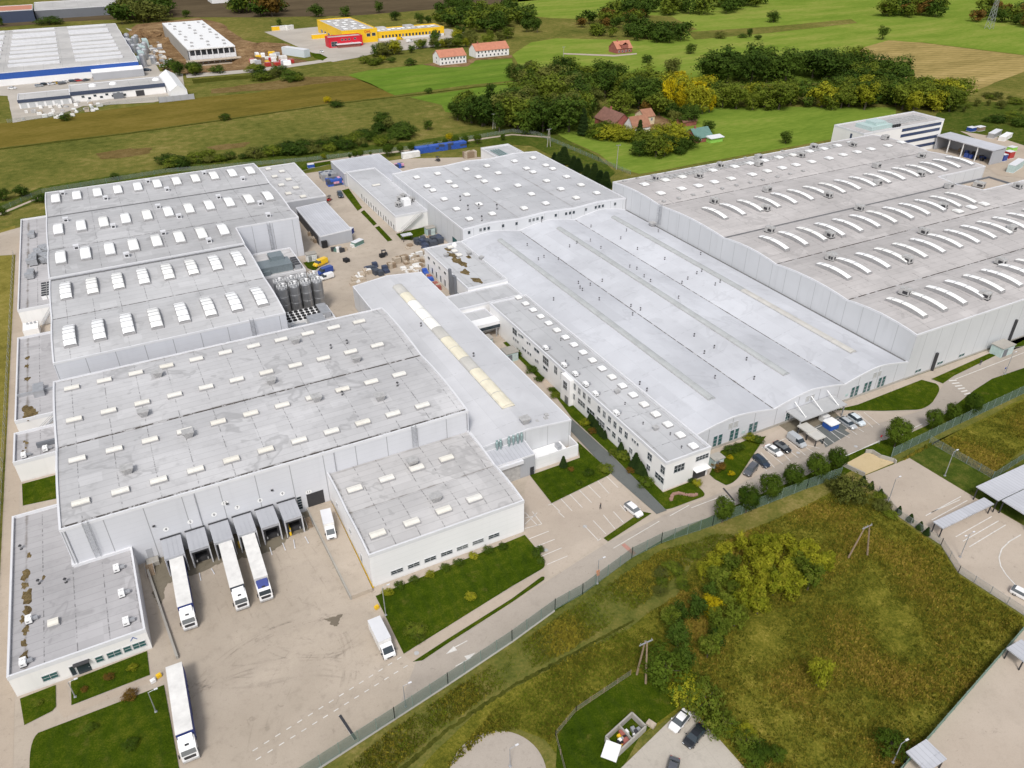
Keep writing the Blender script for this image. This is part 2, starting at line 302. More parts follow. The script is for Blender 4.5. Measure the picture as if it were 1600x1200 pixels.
def pane_mat(name, c, blind_or_reflection):
    m = NB(name, .08, 0, .6); r = m.n('ShaderNodeObjectInfo').outputs['Random']
    return m.out(m.mix(m.math('MULTIPLY', m.step(r, .62, .95), .7), c, blind_or_reflection))  # some panes paler at random: blinds and reflections put into the colour
W_ = 1.0
M = dict(
 roof_dock=membrane('grey felt of the dock hall', (0.50,0.497,0.507), 1.95, 6.94, 0.55, [('y',159.5,0.75,0.85),('y',132.2,0.7,0.9),('y',188.0,0.4,0.6)]),
 roof_south=membrane('grey felt of the small hall', (0.50,0.49,0.49), 1.95, 5.0, 0.5, [('y',117.6,0.45,0.7),('y',131.0,0.9,0.5),('x',24.6,0.4,0.4)]),
 roof_kup=membrane('dark grey felt', (0.435,0.435,0.445), 2.2, 10.0, 0.45, [('y',311.9,0.35,0.7),('y',278.3,0.3,0.55),('y',254.6,0.4,0.7)]),
 roof_klow=membrane('pale grey felt', (0.51,0.51,0.52), 2.4, 6.9, 0.35, [('y',225.3,0.35,0.7),('y',199.4,0.3,0.5)]),
 roof_big=membrane('brownish grey felt', (0.475,0.452,0.445), 2.1, 8.2, 0.4, [('y',218.5,0.5,0.6),('y',183.5,0.35,0.7),('y',159.5,0.6,0.6),('y',131.5,0.6,0.6),('y',108.6,0.3,0.4)]),
 roof_nave=membrane('pale grey membrane', (0.54,0.552,0.59), 6.0, 13.5, 0.22, [('x',126.6,0.30,1.0),('x',150.3,0.30,1.0),('x',173.0,0.3,0.8)], axis='x', dots=False, seam=.10),
 roof_back=membrane('light grey felt', (0.48,0.485,0.505), 6.0, 9.0, 0.22, [('x',127,0.5,0.5),('x',150.5,0.5,0.5),('y',240.0,0.3,0.4)], axis='x'),
 roof_annex=membrane('grey annex felt', (0.43,0.42,0.43), 1.8, 5.0, 0.5, [('x',-33.4,0.7,0.75)]),
 roof_yel=membrane('pale sheet metal roof', (0.545,0.55,0.575), 7.0, 13.0, 0.10, [], axis='x', dots=False, seam=.12),
 roof_far=membrane('far pale roof', (0.46,0.45,0.44), 9.0, 12.0, 0.2, []),
 roof_tin=membrane('pale corrugated tin', (0.50,0.51,0.55), 0.9, 8.0, 0.15, [], axis='x', dots=False),
 roof_mid=membrane('pale office roof', (0.47,0.475,0.49), 5.0, 12.0, 0.25, [('x',90.4,0.25,0.5),('x',100.6,0.3,0.4)], axis='x'),
 clad=cladding('grey cladding', (0.60,0.61,0.645), 6.94, 1.15, 0.10, 4.3),
 clad_blue=cladding('bluish grey cladding', (0.60,0.615,0.66), 6.94, 1.3, 0.10, 4.3),
 clad_big=cladding('pale grey tall cladding', (0.58,0.59,0.61), 5.8, 0, 0.16, 2.0, 0.6),
 clad_white=cladding('white render', (0.80,0.80,0.81), 0, 1.2, 0.08),
 clad_grey=cladding('mid grey sheet wall', (0.40,0.41,0.44), 0, 0.6, 0.12, vert=True),
 clad_dark=cladding('dark grey panel', (0.16,0.17,0.19), 0, 0.8, 0.1),
 render=cladding('white plaster', (0.80,0.79,0.78), 0, 0, 0.12),
 trim=plain('pale metal coping', (0.66,0.665,0.69), 0.45, 0, 0.05, 0.4),
 white=plain('white plastic', (0.80,0.80,0.80), 0.4, 0, 0.05, 0.7),
 dome=weathered('milky skylight', (0.90,0.905,0.91), 0.3, .12, (.80,.78,.70)),
 dome_rib=plain('grey skylight rib', (0.38,0.385,0.40), 0.5),
 skylight=weathered('cream skylight panel', (0.77,0.755,0.71), 0.45, .25, (.70,.65,.54)),
 curb=plain('skylight kerb', (0.33,0.325,0.33), 0.7),
 strip_grey=plain('grey polycarbonate', (0.42,0.435,0.435), 0.22, 0, 0.14, 0.3),
 strip_cream=plain('cream polycarbonate', (0.52,0.505,0.47), 0.4, 0, 0.12, 0.25),
 strip_yellow=plain('yellowed polycarbonate', (0.74,0.69,0.55), 0.4, 0, 0.12, 0.3),
 strip_white=plain('white polycarbonate', (0.88,0.87,0.82), 0.4, 0, 0.05, 0.3),
 vent=plain('weathered vent metal', (0.46,0.455,0.45), 0.5, 0.2, 0.22, 1.2),
 steel=plain('galvanised steel', (0.45,0.46,0.48), 0.4, 0.5, 0.15, 0.8),
 silo=plain('silo steel', (0.36,0.365,0.375), 0.35, 0.75, 0.2, 0.4),
 darkmetal=plain('dark metal', (0.05,0.05,0.055), 0.5, 0.2),
 black=plain('black rubber', (0.018,0.018,0.02), 0.8),
 glass=pane_mat('dark glass', (0.03,0.042,0.052), (0.22,0.23,0.235)),
 glass_green=NB('green glass', 0.12, 0, 0.6).out((0.04,0.11,0.11)),
 glass_blue=NB('blue glass', 0.12, 0, 0.6).out((0.05,0.07,0.14)),
 frame=plain('window frame', (0.50,0.51,0.52), 0.5),
 teal=plain('pale teal panel', (0.42,0.53,0.52), 0.5),
 yellow=plain('yellow paint', (0.75,0.48,0.02), 0.5),
 strongyellow=plain('yellow cladding', (0.80,0.50,0.015), 0.5, 0, 0.06, 0.1),
 red=plain('red cladding', (0.55,0.012,0.03), 0.5, 0, 0.08, 0.1),
 blue=plain('blue cladding', (0.025,0.09,0.36), 0.5),
 navy=plain('navy cladding', (0.05,0.065,0.11), 0.5),
 concrete=paving('concrete', (0.34,0.32,0.29), (0.42,0.40,0.36)),
 yard=paving('tan block paving', (0.395,0.335,0.27), (0.485,0.417,0.345), 0.0, 0.42, 0.55),
 yard_dark=paving('oil stained paving', (0.15,0.13,0.095), (0.23,0.20,0.15), 0, 0.5),
 park=paving('pale block paving', (0.43,0.36,0.295), (0.49,0.42,0.35), 0.0, 0.22),
 road=paving('grey tan road', (0.35,0.305,0.26), (0.42,0.37,0.32), 0.0, 0.3),
 asphalt=paving('grey asphalt', (0.115,0.125,0.12), (0.15,0.158,0.152), 0.0, 0.3),
 farpave=paving('far concrete yard', (0.40,0.36,0.31), (0.48,0.44,0.39), 0, 0.3),
 path=paving('tan path', (0.40,0.33,0.26), (0.47,0.395,0.32), 0.0, 0.25),
 sandy=paving('yellow sandy ramp', (0.52,0.40,0.22), (0.60,0.48,0.30), 0, 0.3),
 paint=plain('white road paint', (0.62,0.60,0.57), 0.7, 0, 0.2, 1.4),
 soil=turf('bare earth', [(0.2,(0.10,0.06,0.04)),(0.5,(0.20,0.125,0.08)),(0.85,(0.32,0.22,0.15))], (0.03,0.15,0.8)),
 plough=turf('ploughed field', [(0.2,(0.072,0.055,0.042)),(0.8,(0.125,0.095,0.072))], (0.004,0.03,0.3), stretch=(0.25,1,1,R(18))),
 lawn=turf('mown lawn', [(0.05,(0.021,0.040,0.006)),(0.5,(0.045,0.073,0.009)),(0.95,(0.105,0.118,0.024))], (0.06,0.5,4.0)),
 slab=paving('cracked concrete slabs', (0.42,0.38,0.33), (0.50,0.46,0.40), 4.5, 0.4),
 verge=turf('rough verge', [(0.1,(0.034,0.056,0.010)),(0.5,(0.066,0.092,0.018)),(0.9,(0.14,0.13,0.04))], (0.05,0.4,3.0)),
 meadow=turf('rough meadow', [(0.08,(0.055,0.068,0.018)),(0.35,(0.105,0.115,0.032)),(0.6,(0.155,0.145,0.046)),(0.92,(0.27,0.215,0.10))], (0.018,0.22,1.6)),
 wild=turf('autumn weeds', [(0.05,(0.046,0.056,0.015)),(0.4,(0.112,0.115,0.030)),(0.65,(0.18,0.165,0.048)),(0.95,(0.32,0.26,0.11))], (0.03,0.3,2.2), (0.25,0.35,0.4), bump=1.0),
 straw=turf('straw coloured meadow', [(0.1,(0.11,0.10,0.028)),(0.5,(0.20,0.175,0.05)),(0.9,(0.30,0.24,0.10))], (0.03,0.3,2.0)),
 rust=turf('rusty dry weeds', [(0.1,(0.085,0.065,0.025)),(0.5,(0.15,0.105,0.05)),(0.9,(0.22,0.16,0.09))], (0.02,0.2,1.2)),
 gold=turf('golden brown field', [(0.1,(0.085,0.075,0.020)),(0.5,(0.145,0.115,0.030)),(0.9,(0.20,0.15,0.05))], (0.008,0.08,0.8), stretch=(0.35,1,1,R(8))),
 green=turf('bright pasture', [(0.1,(0.075,0.135,0.018)),(0.5,(0.115,0.19,0.028)),(0.9,(0.19,0.235,0.05))], (0.006,0.06,0.6), stretch=(0.3,1,1,R(5)), tram=(R(95),17,0.12)),
 pasture=turf('yellow green pasture', [(0.05,(0.095,0.160,0.022)),(0.5,(0.160,0.225,0.038)),(0.95,(0.29,0.285,0.085))], (0.005,0.05,0.5), stretch=(0.3,1,1,R(-12))),
 stubble=turf('stubble field', [(0.1,(0.19,0.15,0.065)),(0.5,(0.33,0.25,0.12)),(0.9,(0.46,0.34,0.19))], (0.008,0.06,0.6), stretch=(0.2,1,1,R(-28)), tram=(R(50),9,0.25)),
 ditch=turf('dark wet ditch', [(0.1,(0.030,0.036,0.013)),(0.9,(0.095,0.098,0.034))], (0.1,0.8,3)),
 bark=plain('bark', (0.10,0.08,0.06), 0.9, 0, 0.3, 6),
 wood=plain('weathered timber', (0.27,0.20,0.135), 0.8, 0, 0.3, 3),
 pallet=plain('pale pallet wood', (0.44,0.37,0.29), 0.8, 0, 0.25, 2),
 roof_red=plain('red roof tiles', (0.46,0.19,0.12), 0.8, 0, 0.15, 0.5),
 roof_old=plain('old brown roof tiles', (0.20,0.10,0.075), 0.85, 0, 0.3, 0.5),
 roof_orange=plain('orange roof tiles', (0.30,0.145,0.09), 0.8, 0, 0.2, 0.5),
 brick=plain('red brick', (0.30,0.10,0.08), 0.8, 0, 0.25, 1.0),
 roof_green=plain('green tin roof', (0.12,0.22,0.19), 0.6, 0, 0.15, 0.5),
 lime=plain('lime green paint', (0.28,0.55,0.10), 0.6),
 cream=plain('cream plaster', (0.62,0.53,0.36), 0.8),
 fol_round=foliage('clipped street tree leaves', (0.030,0.060,0.011), (0.098,0.145,0.028)),
 fol_dark=foliage('dark broadleaf', (0.022,0.050,0.013), (0.082,0.132,0.031), (0.14,0.16,0.036), 0.25),
 fol_mid=foliage('olive broadleaf', (0.060,0.095,0.019), (0.165,0.205,0.042), (0.28,0.26,0.05), 0.3),
 fol_yel=foliage('yellow autumn leaves', (0.26,0.21,0.012), (0.58,0.46,0.02)),
 fol_lime=foliage('yellow green leaves', (0.135,0.165,0.020), (0.32,0.315,0.042), (0.52,0.45,0.05), 0.35),
 fol_brown=foliage('rusty leaves', (0.10,0.062,0.025), (0.19,0.11,0.04), (0.24,0.13,0.05), 0.3),
 fol_con=foliage('conifer needles', (0.016,0.034,0.018), (0.044,0.072,0.034)),
 fol_grey=foliage('greyish green leaves', (0.075,0.090,0.036), (0.17,0.18,0.075)),
)
def fence_mesh(name, c, alpha):
    """woven wire mesh: open weave between the wires"""
    m = NB(name, 0.6, 0.2); m.out(c); m.b.inputs['Alpha'].default_value = alpha; return m.mat
M['fence'] = fence_mesh('green wire mesh', (0.17,0.245,0.205), 0.55)
M['fence_grey'] = fence_mesh('grey wire mesh', (0.30,0.34,0.32), 0.30)
M['fence_solid'] = plain('green fence steel', (0.13,0.24,0.20), 0.5)
for k, c in dict(car_white=(0.80,0.80,0.81), car_black=(0.012,0.014,0.018), car_silver=(0.42,0.44,0.46), car_grey=(0.09,0.095,0.11), car_navy=(0.02,0.035,0.06), car_blue=(0.02,0.06,0.28), car_yellow=(0.80,0.50,0.0), car_red=(0.4,0.02,0.02), car_pale=(0.60,0.66,0.70)).items():
    b_ = NB(k, 0.28, 0.0, 0.5); b_.b.inputs['Coat Weight'].default_value = 0.5; b_.b.inputs['Coat Roughness'].default_value = 0.1; M[k] = b_.out(c)
M['tarp_white'] = plain('soiled white tarpaulin', (0.70,0.69,0.67), 0.6, 0, 0.16, 0.55)
M['tarp_blue'] = plain('blue tarpaulin', (0.03,0.05,0.22), 0.55, 0, 0.1, 1)
M['tarp_dark'] = plain('dark tarpaulin', (0.06,0.07,0.09), 0.6, 0, 0.2, 1)
M['lamp_red'] = plain('red lamp glass', (0.45,0.01,0.01), 0.3)
M['lamp_white'] = plain('clear lamp glass', (0.75,0.77,0.8), 0.15)
M['rim'] = plain('wheel rim', (0.45,0.45,0.46), 0.35, 0.6)
M['canopy_grey'] = plain('grey canopy sheet', (0.42,0.425,0.43), .5, 0, .06, .5)
M['post_green'] = plain('green grey post', (0.20,0.26,0.23), .5)
# ---------------------------------------------------------------- ground, roads, fields
def sheet(name, px, m, z, world=False):
    pts = [(p[0], p[1]) for p in px] if world else [P2(*p) for p in px]
    a = sum(pts[i][0]*pts[(i+1) % len(pts)][1]-pts[(i+1) % len(pts)][0]*pts[i][1] for i in range(len(pts)))
    if a < 0: pts = pts[::-1]
    b = MB(); b.poly([(p[0], p[1], z) for p in pts]); return setting(name, b, m)
b = MB(); b.quad((-5000,-1500,0),(7000,-1500,0),(7000,9000,0),(-5000,9000,0)); setting('ground', b, M['meadow'])
def wob(px, n=10, amp=0.010, seed=0, closed=True):
    """add natural wobble to a field edge (in metres, scaled with distance)"""
    rnd = random.Random(seed); out = []
    w = [P2(*p) for p in px]; k = len(w)
    for i in range(k if closed else k-1):
        a, c = w[i], w[(i+1) % k]; L = math.hypot(c[0]-a[0], c[1]-a[1])
        for j in range(n):
            t = j/n; s = amp*min(L, 300) if j else 0
            out.append((a[0]+(c[0]-a[0])*t+rnd.uniform(-s, s), a[1]+(c[1]-a[1])*t+rnd.uniform(-s, s)))
    return out
def field(name, px, m, z, amp=0.008, n=8): return sheet(name, wob(px, n, amp, len(name)), M[m], z, True)
field('ploughed_field', [(-60,48),(0,43),(100,34),(250,27),(420,27),(520,25),(560,24),(700,13),(770,7),(900,-6),(700,-26),(400,-12),(180,-2),(190,14),(60,28),(-60,30)], 'plough', 0.05)
field('pasture', [(800,86),(830,128),(960,140),(1060,140),(1180,132),(1340,128),(1360,80),(1385,66),(1440,66),(1600,86),(1720,96),(1760,-30),(1500,-60),(1000,-40),(800,-6),(790,14),(815,24),(880,30),(930,42),(900,55),(830,66)], 'pasture', 0.05, 0.006)
field('meadow_strip', [(790,22),(850,28),(920,30),(985,22),(1050,26),(1090,46),(1030,62),(960,62),(880,60),(820,60),(780,64)], 'meadow', 0.09, 0.012)
field('meadow_strip', [(1075,50),(1200,42),(1330,30),(1340,36),(1200,52),(1085,62)], 'meadow', 0.09)
field('field', [(940,118),(1000,100),(1080,84),(1180,58),(1230,60),(1180,100),(1060,132)], 'pasture', 0.09)
field('stubble_field', [(1336,96),(1334,84),(1350,74),(1388,63),(1440,67),(1600,87),(1720,100),(1720,108),(1600,112),(1506,148),(1460,140),(1400,122),(1370,110)], 'stubble', 0.10, 0.006)
field('meadow_strip', [(1506,148),(1600,113),(1720,108),(1720,190),(1600,188),(1560,175),(1500,182),(1460,180),(1480,160)], 'meadow', 0.08)
field('weedy_ground', [(1480,160),(1600,160),(1720,170),(1720,300),(1560,250),(1470,215),(1462,180)], 'verge', 0.11)
field('green_field', [(544,117),(575,110),(640,103),(690,97),(800,92),(806,126),(730,133),(668,142),(617,149)], 'green', 0.07, 0.004)
field('green_field', [(640,152),(700,144),(800,128),(832,128),(860,150),(860,172),(790,172),(720,178),(696,175),(690,164)], 'green', 0.07, 0.004)
field('pasture', [(858,206),(935,240),(962,262),(1000,272),(1310,216),(1400,182),(1400,168),(1280,167),(1060,167),(900,190)], 'pasture', 0.07, 0.004)
field('golden_field', [(-90,236),(0,231),(200,207),(350,186),(400,179),(512,162),(617,150),(580,131),(548,119),(470,128),(400,145),(325,151),(175,171),(0,193),(-90,200)], 'gold', 0.07, 0.006)
field('field_margin', [(0,232),(200,208),(350,187),(512,163),(620,151),(740,136),(830,127),(830,128),(740,137.5),(622,152),(512,164.5),(350,188.5),(200,209.5),(0,234)], 'ditch', 0.09, 0.004)
field('brown_weeds', [(150,240),(200,232),(238,231),(232,240),(190,247),(158,249)], 'rust', 0.06, 0.06)
field('brown_weeds', [(322,230),(352,225),(392,222),(380,230),(340,235)], 'rust', 0.06, 0.06)
field('brown_weeds', [(420,128),(470,120),(540,119),(560,124),(480,133),(430,140),(330,146),(330,140)], 'rust', 0.075, 0.03)
field('dark_strip', [(300,124),(360,119),(420,117),(422,121),(360,125),(302,131)], 'ditch', 0.077, 0.03)
# town side, far left
field('far_yard', [(-60,128),(10,119),(130,103),(215,97),(222,60),(196,44),(205,46),(250,112),(285,112),(290,150),(240,160),(130,166),(90,180),(20,192),(12,150),(-60,148)], 'farpave', 0.10, 0.003)
field('construction_ground', [(205,44),(215,38),(310,28),(345,36),(380,62),(420,72),(450,88),(482,96),(400,108),(300,117),(258,112)], 'soil', 0.12, 0.01)
field('site_road', [(290,116),(400,108),(470,98),(550,87),(552,91),(470,103),(400,113),(292,122)], 'farpave', 0.14, 0.006)
field('far_yard', [(413,50),(485,43),(520,40),(600,54),(700,45),(725,50),(728,66),(640,78),(600,80),(560,90),(520,97),(505,93),(508,88),(480,80)], 'farpave', 0.11, 0.003)
field('lawn', [(484,83),(500,84),(512,90),(504,95),(492,91)], 'lawn', 0.15)
field('far_yard', [(660,101),(690,106),(730,104),(745,94),(800,90),(800,86),(735,92),(680,98)], 'soil', 0.13, 0.02)
field('farm_yard', [(985,188),(1030,180),(1050,190),(1040,212),(1010,222),(980,215)], 'soil', 0.12, 0.02)
field('farm_track', [(880,83),(960,86),(995,83),(995,85),(960,88.5),(880,85)], 'path', 0.12, 0.003)
field('junk_yard', [(1500,205),(1560,215),(1640,240),(1720,290),(1560,275),(1530,255),(1570,240),(1530,220)], 'path', 0.14, 0.01)
# the works yard
FB = [(470,1218),(617,1123),(700,1069),(800,1002),(867,953),(910,929),(987,872),(1033,849),(1113,822),(1180,795),(1260,764),(1314,745),(1345,728),(1392,715),(1500,662),(1600,615),(1750,548)]  # foot of the south fence
RS = [(470,1216),(617,1121.5),(700,1067),(800,1000),(867,952),(910,927),(987,872),(1033,845),(1080,820),(1113,806),(1180,776),(1260,743),(1320,712),(1372,690),(1415,680),(1446,666),(1475,648),(1497,630),(1522,610),(1550,592),(1600,575),(1750,522)]  # south kerb of the road
yard = [(-39.3,30.0),(-39.3,318.0),(-62,326),(-130,318),(-130,328),(-60,338),(-30,352),(40,352),(62,362),(90,362),(128,362),(172,342),(175,236),(174,108),(330,108),(330,140),(326,230),(330,250),(395,262),(420,225),(400,190),(420,150)]
yard += [P2(*p) for p in reversed(RS)]
sheet('yard', yard, M['yard'], 0.05, True)
sheet('road', RS[1:]+[(1750,500),(1600,541),(1560,555),(1490,588),(1473,602),(1460,628),(1440,642),(1390,657),(1320,677),(1240,714),(1150,760),(1105,779),(1048,800),(948,849),(860,905),(800,944),(720,993),(650,1035)], M['road'], 0.075)
sheet('car_park', [(1112,770),(1135,760),(1157,745),(1176,715),(1198,683),(1235,660),(1302,643),(1340,644),(1400,645),(1437,641),(1390,656),(1320,676),(1240,713),(1150,759)], M['park'], 0.10)
sheet('car_park', [(828,745),(862,788),(953,744),(1000,790),(1000,800),(945,845),(860,903),(853,882),(818,835),(820,760)], M['park'], 0.10)
sheet('asphalt_lane', [(886,650),(893,655),(950,707),(1042,798),(1026,804),(952,739),(886,668)], M['asphalt'], 0.13)
sheet('asphalt_bays', [(1283,686),(1313,668),(1328,678),(1290,700)], M['asphalt'], 0.125)
sheet('asphalt_bays', [(1263,672),(1310,650),(1330,666),(1284,694)], M['asphalt'], 0.122)
sheet('forecourt', [(1213,662),(1292,632),(1310,650),(1240,682)], M['yard_dark'], 0.12)
# oil stained aprons in front of the dock gates and platform foot
field('oil_stain', [(238,880),(490,775),(500,800),(480,830),(455,838),(430,860),(400,868),(345,880),(300,900),(262,912),(250,950),(240,930)], 'yard_dark', 0.085, 0.05, 10)
field('oil_stain', [(507,966),(520,963),(536,960),(530,970),(524,979),(515,977)], 'darkstain', 0.085, 0.12, 6) if 'darkstain' in M else None
M['darkstain'] = paving('oil stain', (0.15,0.125,0.095), (0.21,0.178,0.135), 0, 0.5)
field('oil_stain', [(505,968),(520,964),(536,960),(531,969),(527,979),(515,976),(517,972)], 'darkstain', 0.086, 0.10, 6)
# parking lots of the neighbours
sheet('neighbour_lot', [(1350,744),(1421,716),(1522,777),(1600,822),(1760,900),(1760,1060),(1600,962),(1497,895),(1470,852),(1400,805),(1370,772)], M['park'], 0.06)
sheet('sandy_ramp', [(1317,727),(1354,707),(1400,722),(1350,743)], M['sandy'], 0.10)
sheet('neighbour_lot', [(1602,982),(1411,1200),(1360,1262),(1500,1330),(1850,1330),(1850,960)], M['park'], 0.06)
cir = [P2(768,1232)]; cc = Vector((*P2(778,1212), 0)); rr = (Vector((*P2(778,1142), 0))-cc).length
sheet('turning_circle', [(cc.x+rr*math.cos(i*math.pi/24), cc.y+rr*math.sin(i*math.pi/24)) for i in range(48)], M['road'], 0.06, True)
sheet('car_lot', [(945,1225),(1064,1109),(1086,1113),(1190,1230)], M['slab'], 0.07)
# ditch running along the meadow and bare rough strips
field('ditch', [(622,1202),(700,1136),(800,1070),(900,1017),(950,989),(990,968),(992,971),(950,994),(900,1022),(800,1076),(700,1143),(634,1202)], 'ditch', 0.047, 0.016, 26)
field('rough_meadow', [(640,1215),(760,1098),(850,1050),(980,985),(1010,960),(1060,930),(1080,880),(1150,838),(1260,790),(1316,760),(1372,775),(1400,808),(1470,856),(1497,898),(1600,965),(1600,985),(1410,1200),(1180,1220),(1120,1150),(1075,1105),(1000,1150),(960,1215),(880,1190),(850,1155),(800,1135),(740,1150),(700,1200)], 'wild', 0.04, 0.01)
field('rough_meadow', [(1400,722),(1602,622),(1740,560),(1740,700),(1600,702),(1545,748),(1452,694)], 'wild', 0.045, 0.008)
sheet('grass_plot', [(868,1200),(872,1150),(890,1120),(990,1050),(1040,1060),(1060,1105),(1000,1150),(965,1215)], M['lawn'], 0.055)
field('verge', [(1452,692),(1550,748),(1600,716),(1740,690),(1740,900),(1600,820),(1522,776),(1421,715)], 'verge', 0.05, 0.004)
sheet('kerb_path', [(468,1216),(617,1121.5),(700,1067),(800,1000),(867,952),(867,956),(800,1005),(700,1072),(617,1126),(476,1218)], M['concrete'], 0.088)
field('verge', FB+[(1750,522),(1600,575),(1550,592),(1522,610),(1497,630),(1475,648),(1446,666),(1415,680),(1372,690),(1320,712),(1260,743),(1180,776),(1113,806),(1033,845),(987,872),(910,927)], 'lawn', 0.06, 0.0)
field('verge', [(-80,330),(0,318),(66,292),(260,262),(470,235),(640,222),(800,196),(850,198),(935,245),(962,270),(945,285),(830,228),(780,226),(640,241),(480,262),(260,272),(68,312),(0,338),(-80,356)], 'verge', 0.10, 0.004)
field('path', [(-60,345),(0,333),(66,306),(66,308.5),(0,336.5),(-60,349)], 'path', 0.13, 0.0)
sheet('path', [(480,257),(560,245),(640,236.5),(720,223),(800,211.5),(860,216),(860,214),(800,209.5),(720,220.5),(640,234),(560,243),(480,255)], M['path'], 0.13)
field('left_meadow', [(-200,1300),(-60,900),(-40,520),(-60,380),(24,352),(22,460),(14,620),(-3,830),(-15,1000),(-20,1300)], 'straw', 0.04, 0.0)
# tyre marks swept by turning lorries
tm = MB(); tr = random.Random(9)
for (cx, cy, r, a0, a1, n) in ((6,84,20,60,150,5),(-2,96,17,-30,60,4),(14,108,13,190,290,4),(-4,70,26,40,110,5),(8,118,24,215,300,3),(2,92,9,20,120,3),(30,70,34,120,175,4)):
    for q in range(n):
        rr_ = r+tr.uniform(-1.5,1.5); b0, b1 = R(a0+tr.uniform(-12,25)), R(a1+tr.uniform(-30,12)); k = 22; c_ = (cx+tr.uniform(-2,2), cy+tr.uniform(-2,2)); w_ = tr.uniform(.2,.45)
        for i in range(k):
            t0, t1 = b0+(b1-b0)*i/k, b0+(b1-b0)*(i+1)/k; z_ = .0505+.0009*(q+1)+.004
            tm.quad(*[(c_[0]+(rr_+s_)*math.cos(t), c_[1]+(rr_+s_)*math.sin(t), z_) for s_, t in ((0,t0),(w_,t0),(w_,t1),(0,t1))])
for x0 in (-8.2,-3.7,.9,5.4,10.0,14.5):
    for s_ in (-.95,.95):
        if tr.random() < .85: tm.strip((x0+s_+.3,124-tr.uniform(0,3)),(x0+s_+1.5+tr.uniform(0,2),104+tr.uniform(-4,6)),.24,.0575)
MT = NB('tyre rubber marks', 0.9, 0, 0.2); MT.put(MT.b.inputs['Alpha'], MT.math('MULTIPLY', MT.step(MT.noise(0.22,4,0.7), 0.42, 0.78), 0.17)); setting('tyre_marks', tm, MT.out((0.10,0.085,0.07)))
# kerbed lawns on the yard: real 12 cm steps
def lawn(px, m='lawn'):
    pts = [P2(*p) for p in px]
    b = MB(); b.prism(pts, 0.02, 0.17, 0, 1)
    # concrete kerb stone round the edge
    cx = sum(p[0] for p in pts)/len(pts); cy = sum(p[1] for p in pts)/len(pts)
    return setting('lawn', b, [M['concrete'], M[m]])
def arc(a, b, c, n=6):
    return [((1-t)**2*a[0]+2*t*(1-t)*b[0]+t*t*c[0], (1-t)**2*a[1]+2*t*(1-t)*b[1]+t*t*c[1]) for t in [i/n for i in range(n+1)]]
for q in ([(40,1262),*arc((46.6,1200),(46,1158),(60,1146)),(256.5,1071),(280,1200),(290,1262)],
          [(111,1064),(230,1018),(234.5,1055.5),(112,1103)],
          [(31.5,1092.5),(87.5,1071),(88,1105),(82,1112),(38.5,1134)],
          [(587,932),(820,836.5),(838,858),*arc((849,877),(855,886),(845,891)),(800,917),(631,1022.5)],
          [(645,1035),(700,999),(800,936),*arc((846,902),(853,900),(850,907),3),(800,942),(700,1006),(660,1033)],
          [(828,743.5),(906,716),(902,690),*arc((953,737),(955,741),(950,744),3),(862,787)],
          [(858,606),(866,603),(1036,770),(1082,752),*arc((1098,768),(1104,774),(1098,777),3),(1050,795),(1040,797),(950,706),(893,653)],
          [(1108,742),(1126,705),(1167,688),(1197,682),(1175,714),*arc((1155,745),(1146,757),(1134,759),4),(1117,750)],
          [(1302,641.5),(1340,633),(1440,594),*arc((1462,600),(1472,606),(1464,618),4),*arc((1457,629),(1446,640),(1432,641),4),(1380,643)],
          [(1455,593),(1545,553),(1558,555),(1490,588),(1473,600)],
          [(1575,545),(1600,532),(1740,480),(1740,494),(1600,541)],
          [(942.7,841.7),(1003,800),(1018,803),(950,847)],
          [(534,298),(545,295),(566,325),(559,330)],[(563.5,332),(569,328.5),(589,350),(584,353.5)],[(586,356),(592.5,353.5),(613.5,376),(606,378)],
          [(619,366),(667.5,354),(672,362),(643,376),(627,375)],[(34.7,757),(87,743),(88,780),(36,791)],
          [(473.5,411),(512,402),(506,413),(491,424),(481,420)],
          [(786,536),(797,533),(852,590),(846,597)],
          [(470,262),(515,252),(520,256),(472,267)]): lawn(q)
lawn([(690,398),(702,392),(735,450),(722,458)], 'verge')
sheet('service_lane', [(846,597),(866,590),(872,603),(857,612)], M['path'], 0.18)
sheet('path', [(87.5,1071),(102,1064),(112,1103),(240,1056),(236,1066),(115,1116),(100,1122),(88,1105)], M['path'], 0.06)
sheet('path', [(631,1023),(720,965),(800,918),(850,892),(852,900),(800,936),(700,999),(645,1035)], M['path'], 0.08)
sheet('west_path', [(-39.3,30),(-36.3,30),(-36.2,330),(-39.0,330)], M['path'], 0.07, True)
# painted markings
mk = MB()
def lines(px, w=0.16, z=0.105):
    for a, b_ in px: mk.strip(P2(*a), P2(*b_), w, z)
def dashes(a, b_, n, frac=0.45, w=0.18, z=0.105):
    A, B = Vector((*P2(*a), 0)), Vector((*P2(*b_), 0))
    for i in range(n):
        t = i/n; mk.strip(A.lerp(B, t), A.lerp(B, t+frac/n), w, z)
Z4 = lambda x, y, x0, y0, k: (x0+x/k, y0+y/k)
dashes((395,1174),(635,1022),15); dashes((400,1188),(645,1035),15)
lines([(Z4(a,b_,400,800,3), Z4(c,d,400,800,3)) for a,b_,c,d in ((990,605,915,645),(935,725,1010,685))], 0.18)
for tip, tail, w in ((Z4(890,668,400,800,3), Z4(935,640,400,800,3), 0.55), (Z4(1030,660,400,800,3), Z4(985,688,400,800,3), 0.55)):
    T = Vector((*P2(*tip), 0)); L = Vector((*P2(*tail), 0)); d = (T-L).normalized(); n = Vector((-d.y, d.x, 0))*w
    mk.poly([(*(L+n).xy, 0.106), (*(L-n).xy, 0.106), (*T.xy, 0.106)])
zz = lambda *q: [(Z4(q[i],q[i+1],800,500,4), Z4(q[i+2],q[i+3],800,500,4)) for i in range(0, len(q), 4)]
